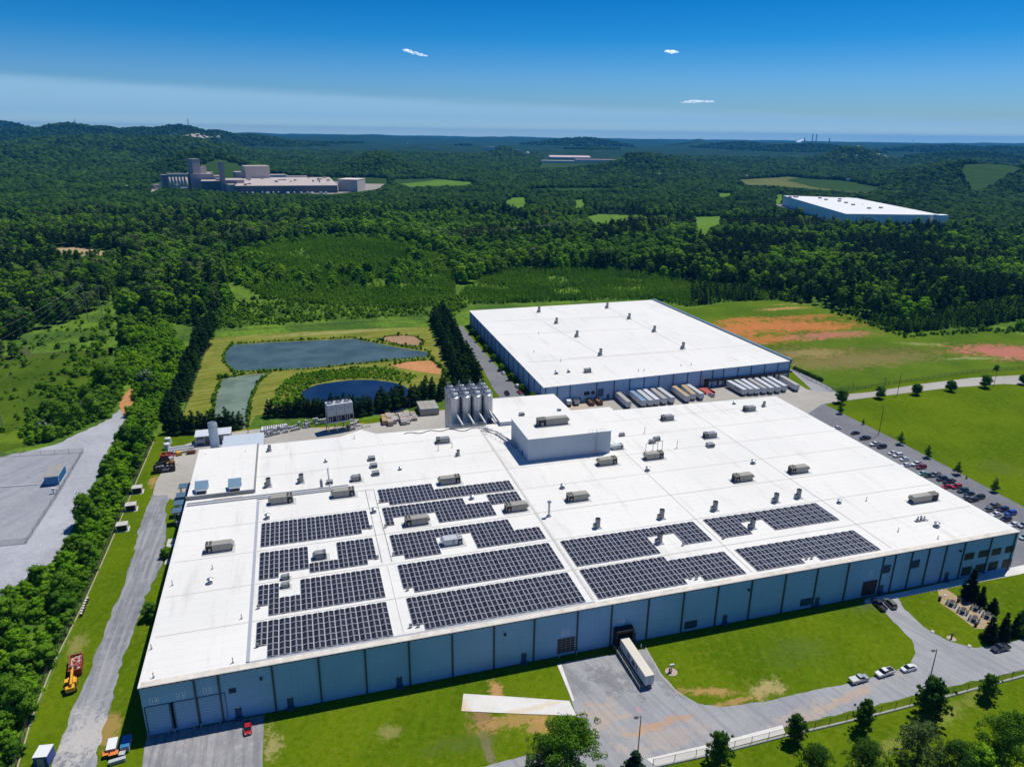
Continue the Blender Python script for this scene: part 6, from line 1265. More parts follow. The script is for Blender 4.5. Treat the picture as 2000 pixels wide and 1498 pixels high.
for x in (fx(291, 1437), fx(331, 1428), fx(343, 1425), fx(381, 1416), fx(394, 1413), fx(431, 1405)):
    tag(MB().cyl((0, 0, 0), (0, 0, 1.4), .16, n=10).build('bollard', M['beige'], None, (x, -1.0, .1)), 'tan bollard guarding one of the three tall blue roller doors', 'bollard', 'bollards at the three left roller doors')
for x in (fx(1090, 1285), fx(1123, 1280)): tag(MB().cyl((0, 0, 0), (0, 0, 1.4), .16, n=10).build('bollard', M['beige'], None, (x, -1.0, .1)), 'tan bollard at the dark roller door left of the docked trailer', 'bollard', 'bollards at the door left of the docked trailer')
# hydrant, stones
x, y = G(1311, 1312); t = thing('fire_valve', 'grey water valve post in a gravel ring on the front lawn', 'valve', (x, y, 0)); MB().cyl((0, 0, 0), (0, 0, .1), 1.7, n=20).build('gravel_ring', M['card'], t); MB().cyl((0, 0, .1), (0, 0, 2.2), .22, n=10).box(0, 0, 2.1, 1.3, .5, .5).build('valve', M['lgrey'], t); MB().cyl((-.6, 0, .1), (-.6, 0, 1.4), .2, n=8).build('riser', M['dark'], t)
x, y = G(1858, 1247); t = thing('fire_valve', 'dark valve post in a gravel ring on the lawn by the right drive', 'valve', (x, y, 0)); MB().cyl((0, 0, 0), (0, 0, .1), 1.3, n=20).build('gravel_ring', M['card'], t); MB().cyl((0, 0, .1), (0, 0, 1.6), .22, n=10).box(0, 0, 1.5, .9, .4, .4).build('valve', M['frame'], t)
for px, py in ((1821, 1234), (1893, 1262), (1845, 1163)): x, y = G(px, py); tag(MB().box(0, 0, 0, 1.6, 1.0, .35, .5, tx=.7, ty=.7).build('marker_stone', M['conc'], None, (x, y, 0)), 'flat white stone at the edge of the lawn beside the right drive', 'stone', 'flat white stones by the right drive')
# picnic tables
def picnic():
    t = thing('picnic_table', None, 'picnic table'); MB().box(0, 0, .72, 1.9, .8, .08).build('table_top', M['dark'], t)
    for s in (-1, 1): MB().box(0, s*.85, .44, 1.9, .3, .07).build('bench', M['dark'], t)
    for a in (-.7, .7): mb = MB(); mb.box(a, 0, .4, .1, 1.7, .08); mb.cyl((a, -.6, 0), (a, -.2, .72), .06, n=5); mb.cyl((a, .6, 0), (a, .2, .72), .06, n=5); mb.build('leg', M['dark'], t)
    return t
PT = picnic()
for i, (px, py, lb) in enumerate(((1858, 1181, 'front strip, nearest the factory'), (1880, 1196, 'middle of the front strip'), (1902, 1212, 'front strip, nearest the conifers'), (1884, 1175, 'rear strip, beside the big dark conifer'), (1906, 1190, 'middle of the rear strip'), (1928, 1205, 'rear strip, nearest the three conifers'))):
    x, y = G(px, py); o = PT if i == 0 else dup(PT, x, y, .1, .5); o.location = (x, y, .12); o.rotation_euler.z = .5; o.scale = (1.5, 1.5, 1.4); tag(o, 'dark picnic table on the concrete slabs, '+lb, None, 'picnic tables on the slabs')
for px, py, lb in ((1835, 1172, 'nearest the sidewalk'), (1905, 1223, 'nearest the three conifers'), (1871, 1175, 'between the two slabs')): x, y = G(px, py); tag(MB().cyl((0, 0, 0), (0, 0, 1.2), .4, .45, 12).cyl((0, 0, 1.2), (0, 0, 1.35), .5, .3, 12).build('litter_bin', M['dark'], None, (x, y, .1)), 'dark litter bin of the picnic area '+lb, 'bin')
# lower left: telehandler, rubble skip, site boxes
hd = head((146, 1350), (152, 1288)); skip(150, 1305, 7.2, 2.9, 1.9, M['redm'], hd, 'red open skip full of rubble behind the yellow machine', [M['card'], M['rust'], M['conc'], M['redm']])
x, y = G(140, 1343); t = thing('telehandler', 'yellow telehandler with its boom resting over the red rubble skip', 'telehandler', (x, y, .1), hd)
MB().box(0, 0, .7, 5.2, 1.7, .8).box(-2.2, 0, .7, 1.2, 2.1, 1.2).build('chassis', M['yellow'], t); MB().box(-.3, .75, 1.4, 1.7, .9, 1.3, tx=.8, ty=.85).build('cab', M['glass'], t); MB().box(-.3, .75, 2.71, 1.5, .85, .1).build('cab_roof', M['yellow'], t)
mb = MB(); mb.box(.8, -.35, 2.3, 6.2, .5, .55); mb.box(4.2, -.35, 2.2, 2.2, .36, .4); mb.build('boom', M['yellow'], t); MB().box(5.4, -.35, 1.9, .3, 1.8, .9).build('fork_carriage', M['steel'], t); MB().box(.6, -.95, .9, 2, .8, .9).build('engine_cover', M['yellow'], t)
for a in (-1.7, 1.7):
    for s in (-1, 1): o = MB().cyl((0, -.25, 0), (0, .25, 0), .75, n=16).build('wheel', M['black'], t, (a, s*1.15, .75)); MB().cyl((0, s*.25, 0), (0, s*.28, 0), .4, n=10).build('rim', M['orange'], o)
def cab(px, py, pt, w, d, h, wall, roof, label, rz, name='storage_box', cat='box', door=True):
    x, y = G(px, py); t = thing(name, label, cat, (x, y, .05), rz); mb = MB(); mb.box(0, 0, .1, w, d, h); [mb.box(-w/2+w*k/5, -d/2-.03, .2, .06, .05, h-.2) for k in range(1, 5)]; mb.build('box', wall, t); MB().box(0, 0, h+.1, w+.15, d+.15, .12).build('lid', roof, t)
    if door: MB().box(0, -d/2-.05, .2, w*.5, .06, h*.85).build('door', M['grey'], t)
cab(89, 1487, 0, 3.0, 3.6, 3, M['navy'], M['white'], 'navy portable cabin with a white roof at the bottom left beside the gravel road', -.15); cab(221, 1463, 0, 2.0, 3.6, 1.6, M['grey'], M['white'], 'white-topped grey box left of the blue box near the front left corner', .02); cab(248, 1458, 0, 1.8, 3.8, 1.6, M['lgrey'], M['bluep'], 'blue-topped box in the shade of the front left corner', .02)
cab(209, 1478, 0, 1.4, 1.1, .9, M['dark'], M['orange'], 'left one of two orange-topped boxes below the white-topped box', .1, door=False); cab(223, 1477, 0, 1.9, 1.2, .9, M['dark'], M['orange'], 'right one of two orange-topped boxes below the white-topped box', .1, door=False); cab(240, 1475, 0, 1.2, 1.5, .8, M['dark'], M['lgrey'], 'small grey-lidded box right of the orange-topped boxes', -.1, door=False); cab(230, 1489, 0, 3.4, .8, .8, M['greybox'], M['lgrey'], 'long low grey box nearest the camera below the orange-topped boxes', .15, door=False)
rr = random.Random(4)
for i in range(7):
    px, py = 160+i*1.8+rr.uniform(-1, 1), 1203-i*5; x, y = G(px, py); mb = MB(); mb.cyl((0, 0, 0), (0, 0, 1.1), .45, n=10); mb.cyl((0, 0, 1.1), (0, 0, 1.15), .4, n=10, m=1)
    tag(mb.build('drum', [M['dark'] if i % 2 else M['rust'], M['tank']], None, (x, y, 0), 0), 'small dark drum standing by the long left fence', 'drum', 'drums by the long left fence')
for px, py in ((336, 1092), (338, 1060)): x, y = G(px, py); tag(MB().box(0, 0, 0, 4, 6, .12).box(.5, 0, .12, 1.6, 1.6, 1.1, m=1).build('equipment_pad', [M['conc'], M['grey']], None, (x, y, .04)), ('nearer' if py > 1080 else 'farther')+' concrete pad with a small grey box against the left factory wall', 'pad')
# ---------------------------------------------------------------- vegetation
import bmesh
_bm = bmesh.new(); bmesh.ops.create_icosphere(_bm, subdivisions=2, radius=1); ICO = [tuple(q.co) for q in _bm.verts]; ICF = [tuple(q.index for q in f_.verts) for f_ in _bm.faces]; _bm.free()
def leafcloud(seed, lobes, n, ls, mat, flat=.38, core=True):
    """lobes: (x, y, z, rx, rz); leaf-sized faces through the outer shell of each lobe"""
    rr = random.Random(seed); v = []; f = []
    tot = sum(l[3]**2 for l in lobes)
    for (cx, cy, cz, r, rz) in lobes:
        k = max(6, int(n*r*r/tot))
        for _ in range(k):
            z = rr.uniform(-.75, 1); a = rr.uniform(0, 6.2832); s = math.sqrt(max(0, 1-z*z)); q = rr.uniform(.72, 1.06) if rr.random() < .75 else rr.uniform(1.0, 1.32)
            d = Vector((s*math.cos(a), s*math.sin(a), z)); p = Vector((cx+d.x*r*q, cy+d.y*r*q, cz+d.z*rz*q))
            nn = (d+Vector((rr.uniform(-1, 1), rr.uniform(-1, 1), rr.uniform(-.4, 1)))*flat).normalized()
            u = nn.cross(Vector((rr.uniform(-1, 1), rr.uniform(-1, 1), rr.uniform(-1, 1)))).normalized(); w = nn.cross(u); e = ls*rr.uniform(.6, 1.25)
            b = len(v); v += [tuple(p+u*e*.5), tuple(p+w*e*.33), tuple(p-u*e*.5), tuple(p-w*e*.36)]; f.append((b, b+1, b+2, b+3))
    if core:
        for (cx, cy, cz, r, rz) in lobes:
            b = len(v)
            for q in ICO: k = (.66+.16*rr.random()); v.append((cx+q[0]*r*k, cy+q[1]*r*k, cz+q[2]*rz*k))
            f += [tuple(b+i for i in t) for t in ICF]
    me = bpy.data.meshes.new('crown'); me.from_pydata(v, [], f); me.materials.append(mat); return me
def broad(seed, H, R, n, ls, mat, base=.28, nl=14):
    rr = random.Random(seed); L = []
    for i in range(nl):
        t = (i+.5)/nl; z = H*(base+(1-base)*t*.88); w = R*math.sin(math.pi*min(1, .22+t*.75))**.7; a = i*2.4+rr.uniform(-.5, .5); q = w*rr.uniform(.35, .72)
        r = R*rr.uniform(.32, .5); L.append((q*math.cos(a), q*math.sin(a), z, r, r*rr.uniform(.65, .95)))
    L.append((0, 0, H*(base+.3*(1-base)), R*.55, H*.22)); return leafcloud(seed, L, n, ls, mat)
def pine(seed, H, R, n, ls, mat, base=.2, nl=22, p=1.0):
    rr = random.Random(seed); L = []
    for i in range(nl):
        t = i/(nl-1); z = H*(base+(1-base)*t*.97); w = R*(1-t)**p*.8+.1*R; a = i*2.4+rr.uniform(-.6, .6); q = w*rr.uniform(.35, .75); r = max(.18*R, w*rr.uniform(.42, .6)); L.append((q*math.cos(a), q*math.sin(a), z, r, r*.55))
    return leafcloud(seed, L, n, ls, mat, .6)
def airy(seed, H, R, n, ls, mat, core=False):
    rr = random.Random(seed); L = []
    for i in range(80):
        t = rr.random()**.8; a = i*2.4+rr.uniform(-.8, .8); w = R*math.sin(math.pi*min(1, .2+t*.74))**.6; q = w*rr.uniform(.15, 1.02); r = R*rr.uniform(.11, .25)*(1.2-.5*q/R)
        L.append((q*math.cos(a), q*math.sin(a), H*(.14+.83*t)-(q/R)**2*H*.08, r, r*rr.uniform(.6, 1.15)))
    for i in range(14): a = rr.uniform(0, 6.28); q = R*rr.uniform(.8, 1.15); L.append((q*math.cos(a), q*math.sin(a), H*rr.uniform(.35, .8), R*.1, R*.1))
    for i in range(5): L.append((rr.uniform(-1, 1)*R*.25, rr.uniform(-1, 1)*R*.25, H*rr.uniform(.93, 1.04), R*.1, R*.14))
    if core: L += [(0, 0, H*.3, R*.6, H*.16), (0, 0, H*.5, R*.68, H*.2), (0, 0, H*.72, R*.5, H*.18)]
    return leafcloud(seed, L, n, ls, mat, .7, core)
def trunk(H, r, seed=1, top=.75, limbs=5):
    rr = random.Random(seed); mb = MB(); p = Vector((0, 0, 0)); h = H*top
    for k in range(4): q = Vector((rr.uniform(-.12, .12)*k, rr.uniform(-.12, .12)*k, h*(k+1)/4)); mb.cyl(p, q, r*(1-k*.22), r*(1-(k+1)*.22), 7); p = q
    for i in range(limbs): z = h*(.35+.5*i/max(1, limbs)); a = i*2.3; mb.cyl((0, 0, z), (math.cos(a)*H*.2, math.sin(a)*H*.2, z+H*.16), r*.4, r*.12, 5)
    return mb.mesh('trunk', M['bark'])
LM = dict(farleaf=leaf_mat('leaf_far_woods', (.018, .065, .010), (.12, .25, .022), .2), fardark=leaf_mat('leaf_far_dark_woods', (.012, .045, .010), (.075, .16, .018), .15), mid=leaf_mat('leaf_mid_green', (.026, .095, .008), (.21, .4, .022)), bright=leaf_mat('leaf_bright_green', (.1, .28, .008), (.31, .52, .02), .35), pale=leaf_mat('leaf_with_pale_blossom', (.03, .08, .02), (.11, .2, .05), .2, (.45, .48, .4)),
          pine=leaf_mat('pine_needles', (.01, .036, .009), (.04, .095, .016), .15), youngpine=leaf_mat('young_pine_needles', (.08, .24, .01), (.25, .45, .02), .3), grey=leaf_mat('leaf_grey_green', (.04, .09, .02), (.19, .27, .07), .25),
          lawn=leaf_mat('leaf_dark_lawn_tree', (.035, .1, .010), (.13, .25, .025), .3), shrub=leaf_mat('leaf_shrub', (.06, .17, .008), (.22, .41, .02), .32), cedar=leaf_mat('cedar_foliage', (.006, .02, .007), (.014, .04, .012), .08))
def inst_obj(name, me):
    o = bpy.data.objects.new(name, me); return o
def scatter(name, pts, meshes, label=None):
    me = bpy.data.meshes.new(name); me.from_pydata([p[:3] for p in pts], [], [])
    for an, ty, i in (('sc', 'FLOAT', 3), ('rz', 'FLOAT', 4), ('ix', 'INT', 5)):
        at = me.attributes.new(an, ty, 'POINT'); at.data.foreach_set('value', [p[i] for p in pts])
    o = bpy.data.objects.new(name, me); COL.objects.link(o); tag(o, kind='stuff')
    col = bpy.data.collections.new(name+'_kinds')
    for i, m_ in enumerate(meshes): q = bpy.data.objects.new(f'{name}_kind_{i:02d}', m_); col.objects.link(q)
    ng = bpy.data.node_groups.new(name+'_nodes', 'GeometryNodeTree'); ng.interface.new_socket('Geometry', in_out='INPUT', socket_type='NodeSocketGeometry'); ng.interface.new_socket('Geometry', in_out='OUTPUT', socket_type='NodeSocketGeometry')
    nn = ng.nodes; gi = nn.new('NodeGroupInput'); go = nn.new('NodeGroupOutput'); ip = nn.new('GeometryNodeInstanceOnPoints'); ci = nn.new('GeometryNodeCollectionInfo')
    ci.inputs['Collection'].default_value = col; ci.inputs['Separate Children'].default_value = True; ci.inputs['Reset Children'].default_value = True
    def attr(n_, t_): a = nn.new('GeometryNodeInputNamedAttribute'); a.data_type = t_; a.inputs['Name'].default_value = n_; return a.outputs[0]
    ip.inputs['Pick Instance'].default_value = True; L = ng.links
    cx = nn.new('ShaderNodeCombineXYZ'); L.new(attr('rz', 'FLOAT'), cx.inputs[2]); L.new(cx.outputs[0], ip.inputs['Rotation'])
    L.new(attr('ix', 'INT'), ip.inputs['Instance Index']); L.new(attr('sc', 'FLOAT'), ip.inputs['Scale']); L.new(gi.outputs[0], ip.inputs['Points']); L.new(ci.outputs[0], ip.inputs['Instance']); L.new(ip.outputs[0], go.inputs[0])
    md = o.modifiers.new('scatter', 'NODES'); md.node_group = ng
    return o
rr = random.Random(99)
W_ = lambda px: [G(*p) for p in px]
TALL = W_([(-900, 500), (0, 499), (60, 492), (120, 482), (235, 490), (262, 512), (430, 532), (470, 500), (520, 486), (650, 468), (800, 490), (880, 525), (888, 572), (935, 556), (1000, 532), (1200, 529), (1350, 556), (1480, 572), (1600, 598), (1700, 618), (1760, 638), (1850, 612), (2000, 588), (2900, 600)])
def in_tall(x, y, d):
    if d > 1150: return True
    px, py = P(x, y, 0)
    # below the boundary line (larger py) is open ground
    xs = TP
    for (a, b), (c, e) in zip(xs, xs[1:]):
        if a <= px <= c: return py < b+(e-b)*(px-a)/(c-a)
    return True
TP = [(-900, 500), (0, 499), (60, 492), (120, 482), (235, 490), (262, 512), (430, 532), (470, 500), (520, 486), (650, 466), (800, 490), (880, 525), (888, 572), (935, 556), (1000, 532), (1200, 529), (1350, 556), (1480, 572), (1600, 598), (1700, 618), (1760, 638), (1850, 612), (2000, 588), (2900, 600)]
EX = [W_([(-700, 505), (0, 499), (125, 503), (205, 540), (218, 570), (150, 618), (80, 640), (0, 672), (-700, 800)]), W_([(238, 560), (262, 512), (430, 532), (450, 600), (415, 625), (330, 622), (245, 628)])]
def near_clear(x, y, d):
    for c in CLEAR:
        if inpoly(x, y, c): return True
        # keep the line of sight to clearings a little open on the camera side
        for q_ in (18, 40, 62):
            k = 1+q_*(d/900)**1.0/d
            if inpoly(CX+(x-CX)*k, CY+(y-CY)*k, c): return True
    return False
CB = [(min(p[0] for p in c)-110, max(p[0] for p in c)+40, min(p[1] for p in c)-170, max(p[1] for p in c)+40) for c in CLEAR]
pts = []; r = 440.0
while r < 4900:
    s = 7.6 if r < 1100 else 7.6+(r-1100)*.0045
    n = int(1.37*r/s)
    for i in range(n):
        t = YAW-.685+1.37*(i+rr.random())/n; d = r+rr.uniform(-.5, .5)*s; x, y = CX+d*math.sin(t), CY+d*math.cos(t)
        if not in_tall(x, y, d) and not (d < 1000 and (inpoly(x, y, EX[0]) or inpoly(x, y, EX[1]))): continue
        if any(a < x < b and c < y < e for a, b, c, e in CB) and near_clear(x, y, d): continue
        nzv = noise.noise(Vector((x/140, y/140, 0))); nz2 = noise.noise(Vector((x/60, y/60, 5)))
        px, py = P(x, y, 0)
        pinep = .2+nzv*1.1+(.25 if px > 1150 else 0)-(.35 if 600 < px < 900 and py > 430 else 0)
        if d > 1500 and noise.noise(Vector((x/500, y/500, 8))) > .56: continue
        if rr.random() < pinep: ix = 4+rr.randrange(2)
        else:
            u = rr.random()+nz2*.8; ix = 0 if u < .45 else 1 if u < .75 else (2 if u < 1.0 or px > 1100 else 3)
            if u > .72 and 560 < px < 900: ix = 2
            if px < 620 and rr.random() < .18: ix = 3
        sc = rr.uniform(.75, 1.3)*(1+.3*nz2)
        if d > 1500 or rr.random() < (d-1100)/400: ix = 6+(ix == 4 or ix == 5)+2*(rr.random() < .4); sc *= max(8.2, s)/11.5
        pts.append((x, y, hgt(x, y)-.5, sc, rr.uniform(0, 6.28), ix))
    r += s
r = 4900.0
while r < 8200:
    s = r*.0052; n = int(1.45*r/s)
    for i in range(n):
        t = YAW-.725+1.45*(i+rr.random())/n; x, y = CX+r*math.sin(t), CY+r*math.cos(t); h_ = hgt(x, y)
        if h_ > 34: pts.append((x+rr.uniform(-12, 12), y+rr.uniform(-12, 12), h_-4, rr.uniform(.8, 1.2)*s/19, rr.uniform(0, 6.28), 6+rr.randrange(4)))
    r += s
print('forest', len(pts))
FM = [broad(1, 15, 5.2, 620, 1.15, LM['mid']), broad(2, 16, 5.6, 620, 1.15, LM['mid'], .25, 18), broad(3, 14, 5.0, 620, 1.1, LM['bright']), broad(4, 15, 5.2, 620, 1.15, LM['grey']), pine(5, 17, 4.6, 460, 1.15, LM['pine'], .3, 16, .45), pine(6, 19, 4.2, 460, 1.15, LM['pine'], .35, 16, .4), broad(7, 9, 7.5, 420, 1.4, LM['farleaf'], .2, 16), broad(8, 9, 7, 420, 1.4, LM['pine'], .2, 16), broad(9, 8, 7.5, 420, 1.4, LM['fardark'], .2, 18), broad(10, 9, 7, 420, 1.4, LM['farleaf'], .2, 18)]
scatter('forest', pts, FM)
# young pines
PL1 = [(452, 562), (468, 505), (650, 480), (860, 518), (884, 545), (892, 588), (835, 606), (760, 610), (640, 606), (520, 596)]
PL2 = [(896, 584), (935, 556), (1000, 531), (1200, 526), (1350, 556), (1480, 574), (1600, 600), (1700, 620), (1765, 640), (1850, 613), (2000, 589), (2300, 590), (2300, 640), (2000, 622), (1925, 638), (1850, 642), (1770, 652), (1680, 620), (1600, 599), (1520, 586), (1420, 590), (1340, 600), (1275, 584), (1100, 589), (920, 598)]
W1_, W2_ = W_(PL1), W_(PL2)
pts = []; r = 420.0
while r < 960:
    s = 2.8; n = int(1.37*r/s)
    for i in range(n):
        t = YAW-.685+1.37*(i+rr.random()*.8)/n; d = r+rr.uniform(-.4, .4)*s; x, y = CX+d*math.sin(t), CY+d*math.cos(t)
        kn = math.hypot((x-KN[0])/105, (y-KN[1]+20)/125)+.35*noise.noise(Vector((x/45, y/45, 6))) < 1
        a, b = inpoly(x, y, W1_) or kn, inpoly(x, y, W2_)
        kq = math.hypot((x-KN[0])/105, (y-KN[1]+20)/125)
        if .78 < kq+.3*noise.noise(Vector((x/30, y/30, 1))) < 1.22 and rr.random() < .075: pts.append((x, y, hgt(x, y), rr.uniform(.6, 1.5), rr.uniform(0, 6.28), rr.choice((3, 4)))); continue
        if not (a or b): continue
        q = noise.noise(Vector((x/35, y/35, 2)))
        if q < -.3 and rr.random() < .6: continue
        px, py = P(x, y, 0)
        sc = rr.uniform(.6, 1.05)*(1+.5*q)
        ix = rr.choice((0, 0, 0, 1))
        if b and px > 1350: sc *= 1.55; ix = rr.choice((0, 2, 2))
        if a and (px < 520 or (q > .25)): ix = rr.choice((0, 1, 1))
        pts.append((x, y, hgt(x, y), sc, rr.uniform(0, 6.28), ix))
    r += s
print('young', len(pts))
scatter('young_pine_plantation', pts, [pine(11, 5.2, 1.8, 150, .7, LM['youngpine'], .05, 9, .8), broad(12, 4.2, 2.0, 160, .65, LM['shrub'], .05, 7), pine(13, 6, 1.8, 160, .7, LM['pine'], .05, 9, .7), broad(14, 7, 3.4, 420, .8, LM['bright'], .08, 12), broad(15, 7.5, 3.4, 420, .8, LM['mid'], .08, 12)])
# shrub thickets, scrub
SH = [broad(21, 3.0, 2.0, 260, .5, LM['shrub'], .02, 8), broad(22, 4.2, 2.2, 300, .5, LM['mid'], .05, 9), broad(23, 2.2, 1.6, 200, .45, LM['bright'], .02, 7), broad(24, 1.0, 1.1, 110, .4, LM['shrub'], .0, 5)]
def fill(px, s, w, smin, smax, dens=1.0, scl=14, thr=-1, world=None):
    poly = world or W_(px); xs = [p[0] for p in poly]; ys = [p[1] for p in poly]; out = []; y = min(ys)
    while y < max(ys):
        x = min(xs)
        while x < max(xs):
            a, b = x+rr.uniform(-.5, .5)*s, y+rr.uniform(-.5, .5)*s; x += s
            if inpoly(a, b, poly) and rr.random() < dens:
                q = noise.noise(Vector((a/scl, b/scl, 4)))
                if q < thr: continue
                out.append((a, b, hgt(a, b)-.1, rr.uniform(smin, smax)*(1+.5*q), rr.uniform(0, 6.28), rr.choices(range(4), w)[0]))
        y += s
    return out
TH = fill([(258, 802), (300, 848), (298, 862), (258, 950), (200, 1075), (156, 1178), (96, 1305), (56, 1400), (10, 1540), (-160, 1560), (-160, 1270), (0, 1178), (95, 1118), (138, 1062), (172, 985), (212, 912), (234, 850)], 2.3, (4, 2, 5, 2), .45, 1.55, .85, 8)
TH += fill([(238, 648), (330, 632), (352, 668), (372, 690), (345, 745), (318, 800), (300, 850), (262, 800), (262, 760), (225, 730)], 2.4, (3, 0, 9, 1), .7, 1.5)
TH += fill([(110, 790), (150, 770), (225, 720), (250, 745), (225, 790), (215, 812), (150, 842), (90, 862), (50, 870), (40, 850)], 2.8, (3, 4, 1, 0), .8, 1.5)
TH += fill([(215, 545), (262, 515), (430, 535), (455, 600), (410, 640), (330, 632), (238, 648), (228, 600)], 3.5, (2, 4, 0, 0), .9, 1.6)
scatter('thicket', TH, SH)
SC_ = fill([(430, 600), (520, 592), (640, 605), (760, 610), (835, 606), (845, 618), (640, 632), (520, 640), (415, 646), (420, 620)], 3.2, (3, 1, 2, 4), .5, 1.0, .7, 12, -.2)
SC_ += fill([(845, 565), (890, 585), (915, 600), (885, 622), (850, 610), (835, 590)], 3, (3, 1, 4, 2), .6, 1.3, .9)
SC_ += fill([(0, 700), (110, 640), (160, 580), (200, 545), (240, 555), (215, 600), (230, 660), (215, 700), (180, 760), (150, 800), (90, 865), (0, 885), (-200, 900), (-200, 760)], 4.5, (2, 1, 1, 7), .4, 1.1, .6, 14, -.12)
SC_ += fill([(1600, 603), (1700, 632), (1770, 656), (1850, 648), (1930, 642), (2060, 640), (2060, 655), (1930, 650), (1850, 655), (1760, 660)], 3, (3, 2, 1, 3), .5, 1.0, .7)
SC_ += fill([(0, 498), (235, 492), (262, 515), (215, 545), (130, 505), (0, 530)], 5, (2, 3, 0, 2), .6, 1.5, .6)
SC_ += fill([(100, 800), (150, 770), (215, 705), (232, 660), (215, 610), (160, 650), (120, 720), (60, 790), (40, 850)], 3.6, (3, 2, 4, 3), .5, 1.4, .6, 14, -.1)
SC_ += fill([(425, 606), (520, 597), (640, 609), (760, 614), (835, 612), (840, 622), (640, 630), (520, 638), (418, 640)], 2.4, (2, 0, 4, 5), .4, 1.0, .6)
scatter('scrub', SC_, SH)
def along_px(px, s, wid, w, a, b):
    out = []; pts_ = [G(*p) for p in px]
    for p, q in zip(pts_, pts_[1:]):
        n = max(1, int(math.dist(p, q)/s))
        for k in range(n):
            x, y = p[0]+(q[0]-p[0])*k/n+rr.uniform(-wid, wid), p[1]+(q[1]-p[1])*k/n+rr.uniform(-wid, wid); out.append((x, y, .05, rr.uniform(a, b), rr.uniform(0, 6.28), rr.choices(range(4), w)[0]))
    return out
RE = along_px([(436, 706), (439, 688), (453, 672), (530, 667), (620, 663), (690, 660), (725, 667), (840, 686), (838, 697), (760, 705), (700, 711), (600, 721), (520, 725), (455, 727), (436, 706)], .8, .8, (1, 0, 2, 6), .35, .75)
RE += along_px([(430, 740), (480, 731), (530, 726), (505, 747), (491, 777), (482, 838)], .8, .7, (1, 1, 1, 5), .35, .8)+along_px([(432, 738), (419, 775), (410, 835)], .8, 1, (1, 1, 1, 4), .4, .8)
RE += along_px([(733, 662), (775, 655), (808, 656), (828, 668), (822, 677), (780, 674), (733, 662)], .9, .8, (1, 1, 1, 5), .3, .7)+along_px([(760, 714), (800, 705), (845, 703), (866, 722), (880, 745)], .9, 1, (1, 1, 1, 4), .3, .8)
RE += fill([(532, 792), (540, 758), (575, 735), (640, 722), (700, 718), (760, 720), (815, 735), (800, 748), (760, 744), (710, 739), (650, 743), (610, 752), (585, 768), (600, 785), (590, 800)], 1.5, (1, 0, 4, 5), .45, .8)
scatter('reeds', RE, SH)
# individual trees
def treething(name, cat, crown, tr, label=None):
    t = thing(name, label, cat); o = bpy.data.objects.new('crown', crown); COL.objects.link(o); o.parent = t
    o = bpy.data.objects.new('trunk', tr); COL.objects.link(o); o.parent = t; return t
VT = {}
def proto(key, name, cat, crown, tr): VT[key] = (name, cat, crown, tr)
proto('lawn', 'broadleaf_tree', 'tree', broad(31, 9, 4.2, 1700, .55, LM['lawn'], .22, 18), trunk(9, .22, 1)); proto('lawn2', 'broadleaf_tree', 'tree', broad(32, 9.5, 3.8, 1700, .55, LM['lawn'], .2, 20), trunk(9, .22, 2))
proto('small', 'young_tree', 'tree', pine(33, 6.5, 2.2, 520, .5, LM['lawn'], .22, 12, .6), trunk(6.5, .12, 3, .8)); proto('conif', 'conifer', 'tree', pine(34, 9, 2.6, 3200, .42, LM['cedar'], .02, 34, .75), trunk(9, .2, 4, .8, 0))
proto('pineA', 'pine_tree', 'tree', pine(35, 12, 4.2, 1100, .75, LM['pine'], .12, 20, .6), trunk(12, .2, 5)); proto('pineB', 'pine_tree', 'tree', pine(36, 13, 3.8, 1100, .75, LM['pine'], .15, 22, .55), trunk(13, .2, 6))
proto('bigA', 'broadleaf_tree', 'tree', broad(37, 18, 6.6, 1900, .95, LM['mid'], .2, 22), trunk(18, .4, 7)); proto('bigB', 'broadleaf_tree', 'tree', broad(38, 17, 6.4, 1900, .95, LM['grey'], .2, 22), trunk(17, .4, 8)); proto('bigC', 'pine_tree', 'tree', pine(39, 20, 5, 1700, .95, LM['pine'], .15, 24, .6), trunk(20, .35, 9))
proto('brt', 'broadleaf_tree', 'tree', broad(40, 9, 4.4, 1200, .7, LM['bright'], .1, 16), trunk(9, .25, 10)); proto('flow', 'flowering_tree', 'tree', broad(41, 9, 5, 1700, .6, LM['pale'], .08, 20), trunk(9, .3, 11)); proto('bush', 'round_bush', 'bush', broad(42, 4.6, 2.6, 700, .5, LM['mid'], .04, 12), trunk(4, .12, 12, .6))
proto('fgA', 'broadleaf_tree', 'tree', airy(43, 19, 9.5, 15000, .55, LM['mid']), trunk(19, .4, 13)); proto('fgB', 'broadleaf_tree', 'tree', airy(44, 16, 7, 10000, .5, LM['grey']), trunk(16, .4, 14)); proto('fgC', 'broadleaf_tree', 'tree', airy(45, 17, 7.2, 12000, .5, LM['lawn']), trunk(17, .4, 15))
proto('front', 'broadleaf_tree', 'tree', airy(46, 8, 3.3, 7000, .42, LM['lawn'], True), trunk(8, .2, 16))
def plant(key, x, y, label, group=None, s=1, z=None, sz=None):
    name, cat, cr_, tr = VT[key]; t = treething(name, cat, cr_, tr, label); t.location = (x, y, hgt(x, y) if z is None else z); t.rotation_euler.z = rr.uniform(0, 6.28); t.scale = (s, s, sz or s)
    if group: t['group'] = group
    return t
def plantp(key, px, py, label, group=None, s=1, sz=None): x, y = G(px, py); return plant(key, x, y, label, group, s, None, sz)
def row(key, a, b, n, label, group, s0, s1, jit=1.0):
    A, B = G(*a), G(*b)
    for k in range(n):
        u = (k+.5)/n; x, y = A[0]+(B[0]-A[0])*u+rr.uniform(-jit, jit), A[1]+(B[1]-A[1])*u+rr.uniform(-jit, jit); plant(rr.choice(key), x, y, label, group, rr.uniform(s0, s1))
PN = ('pineA', 'pineB')
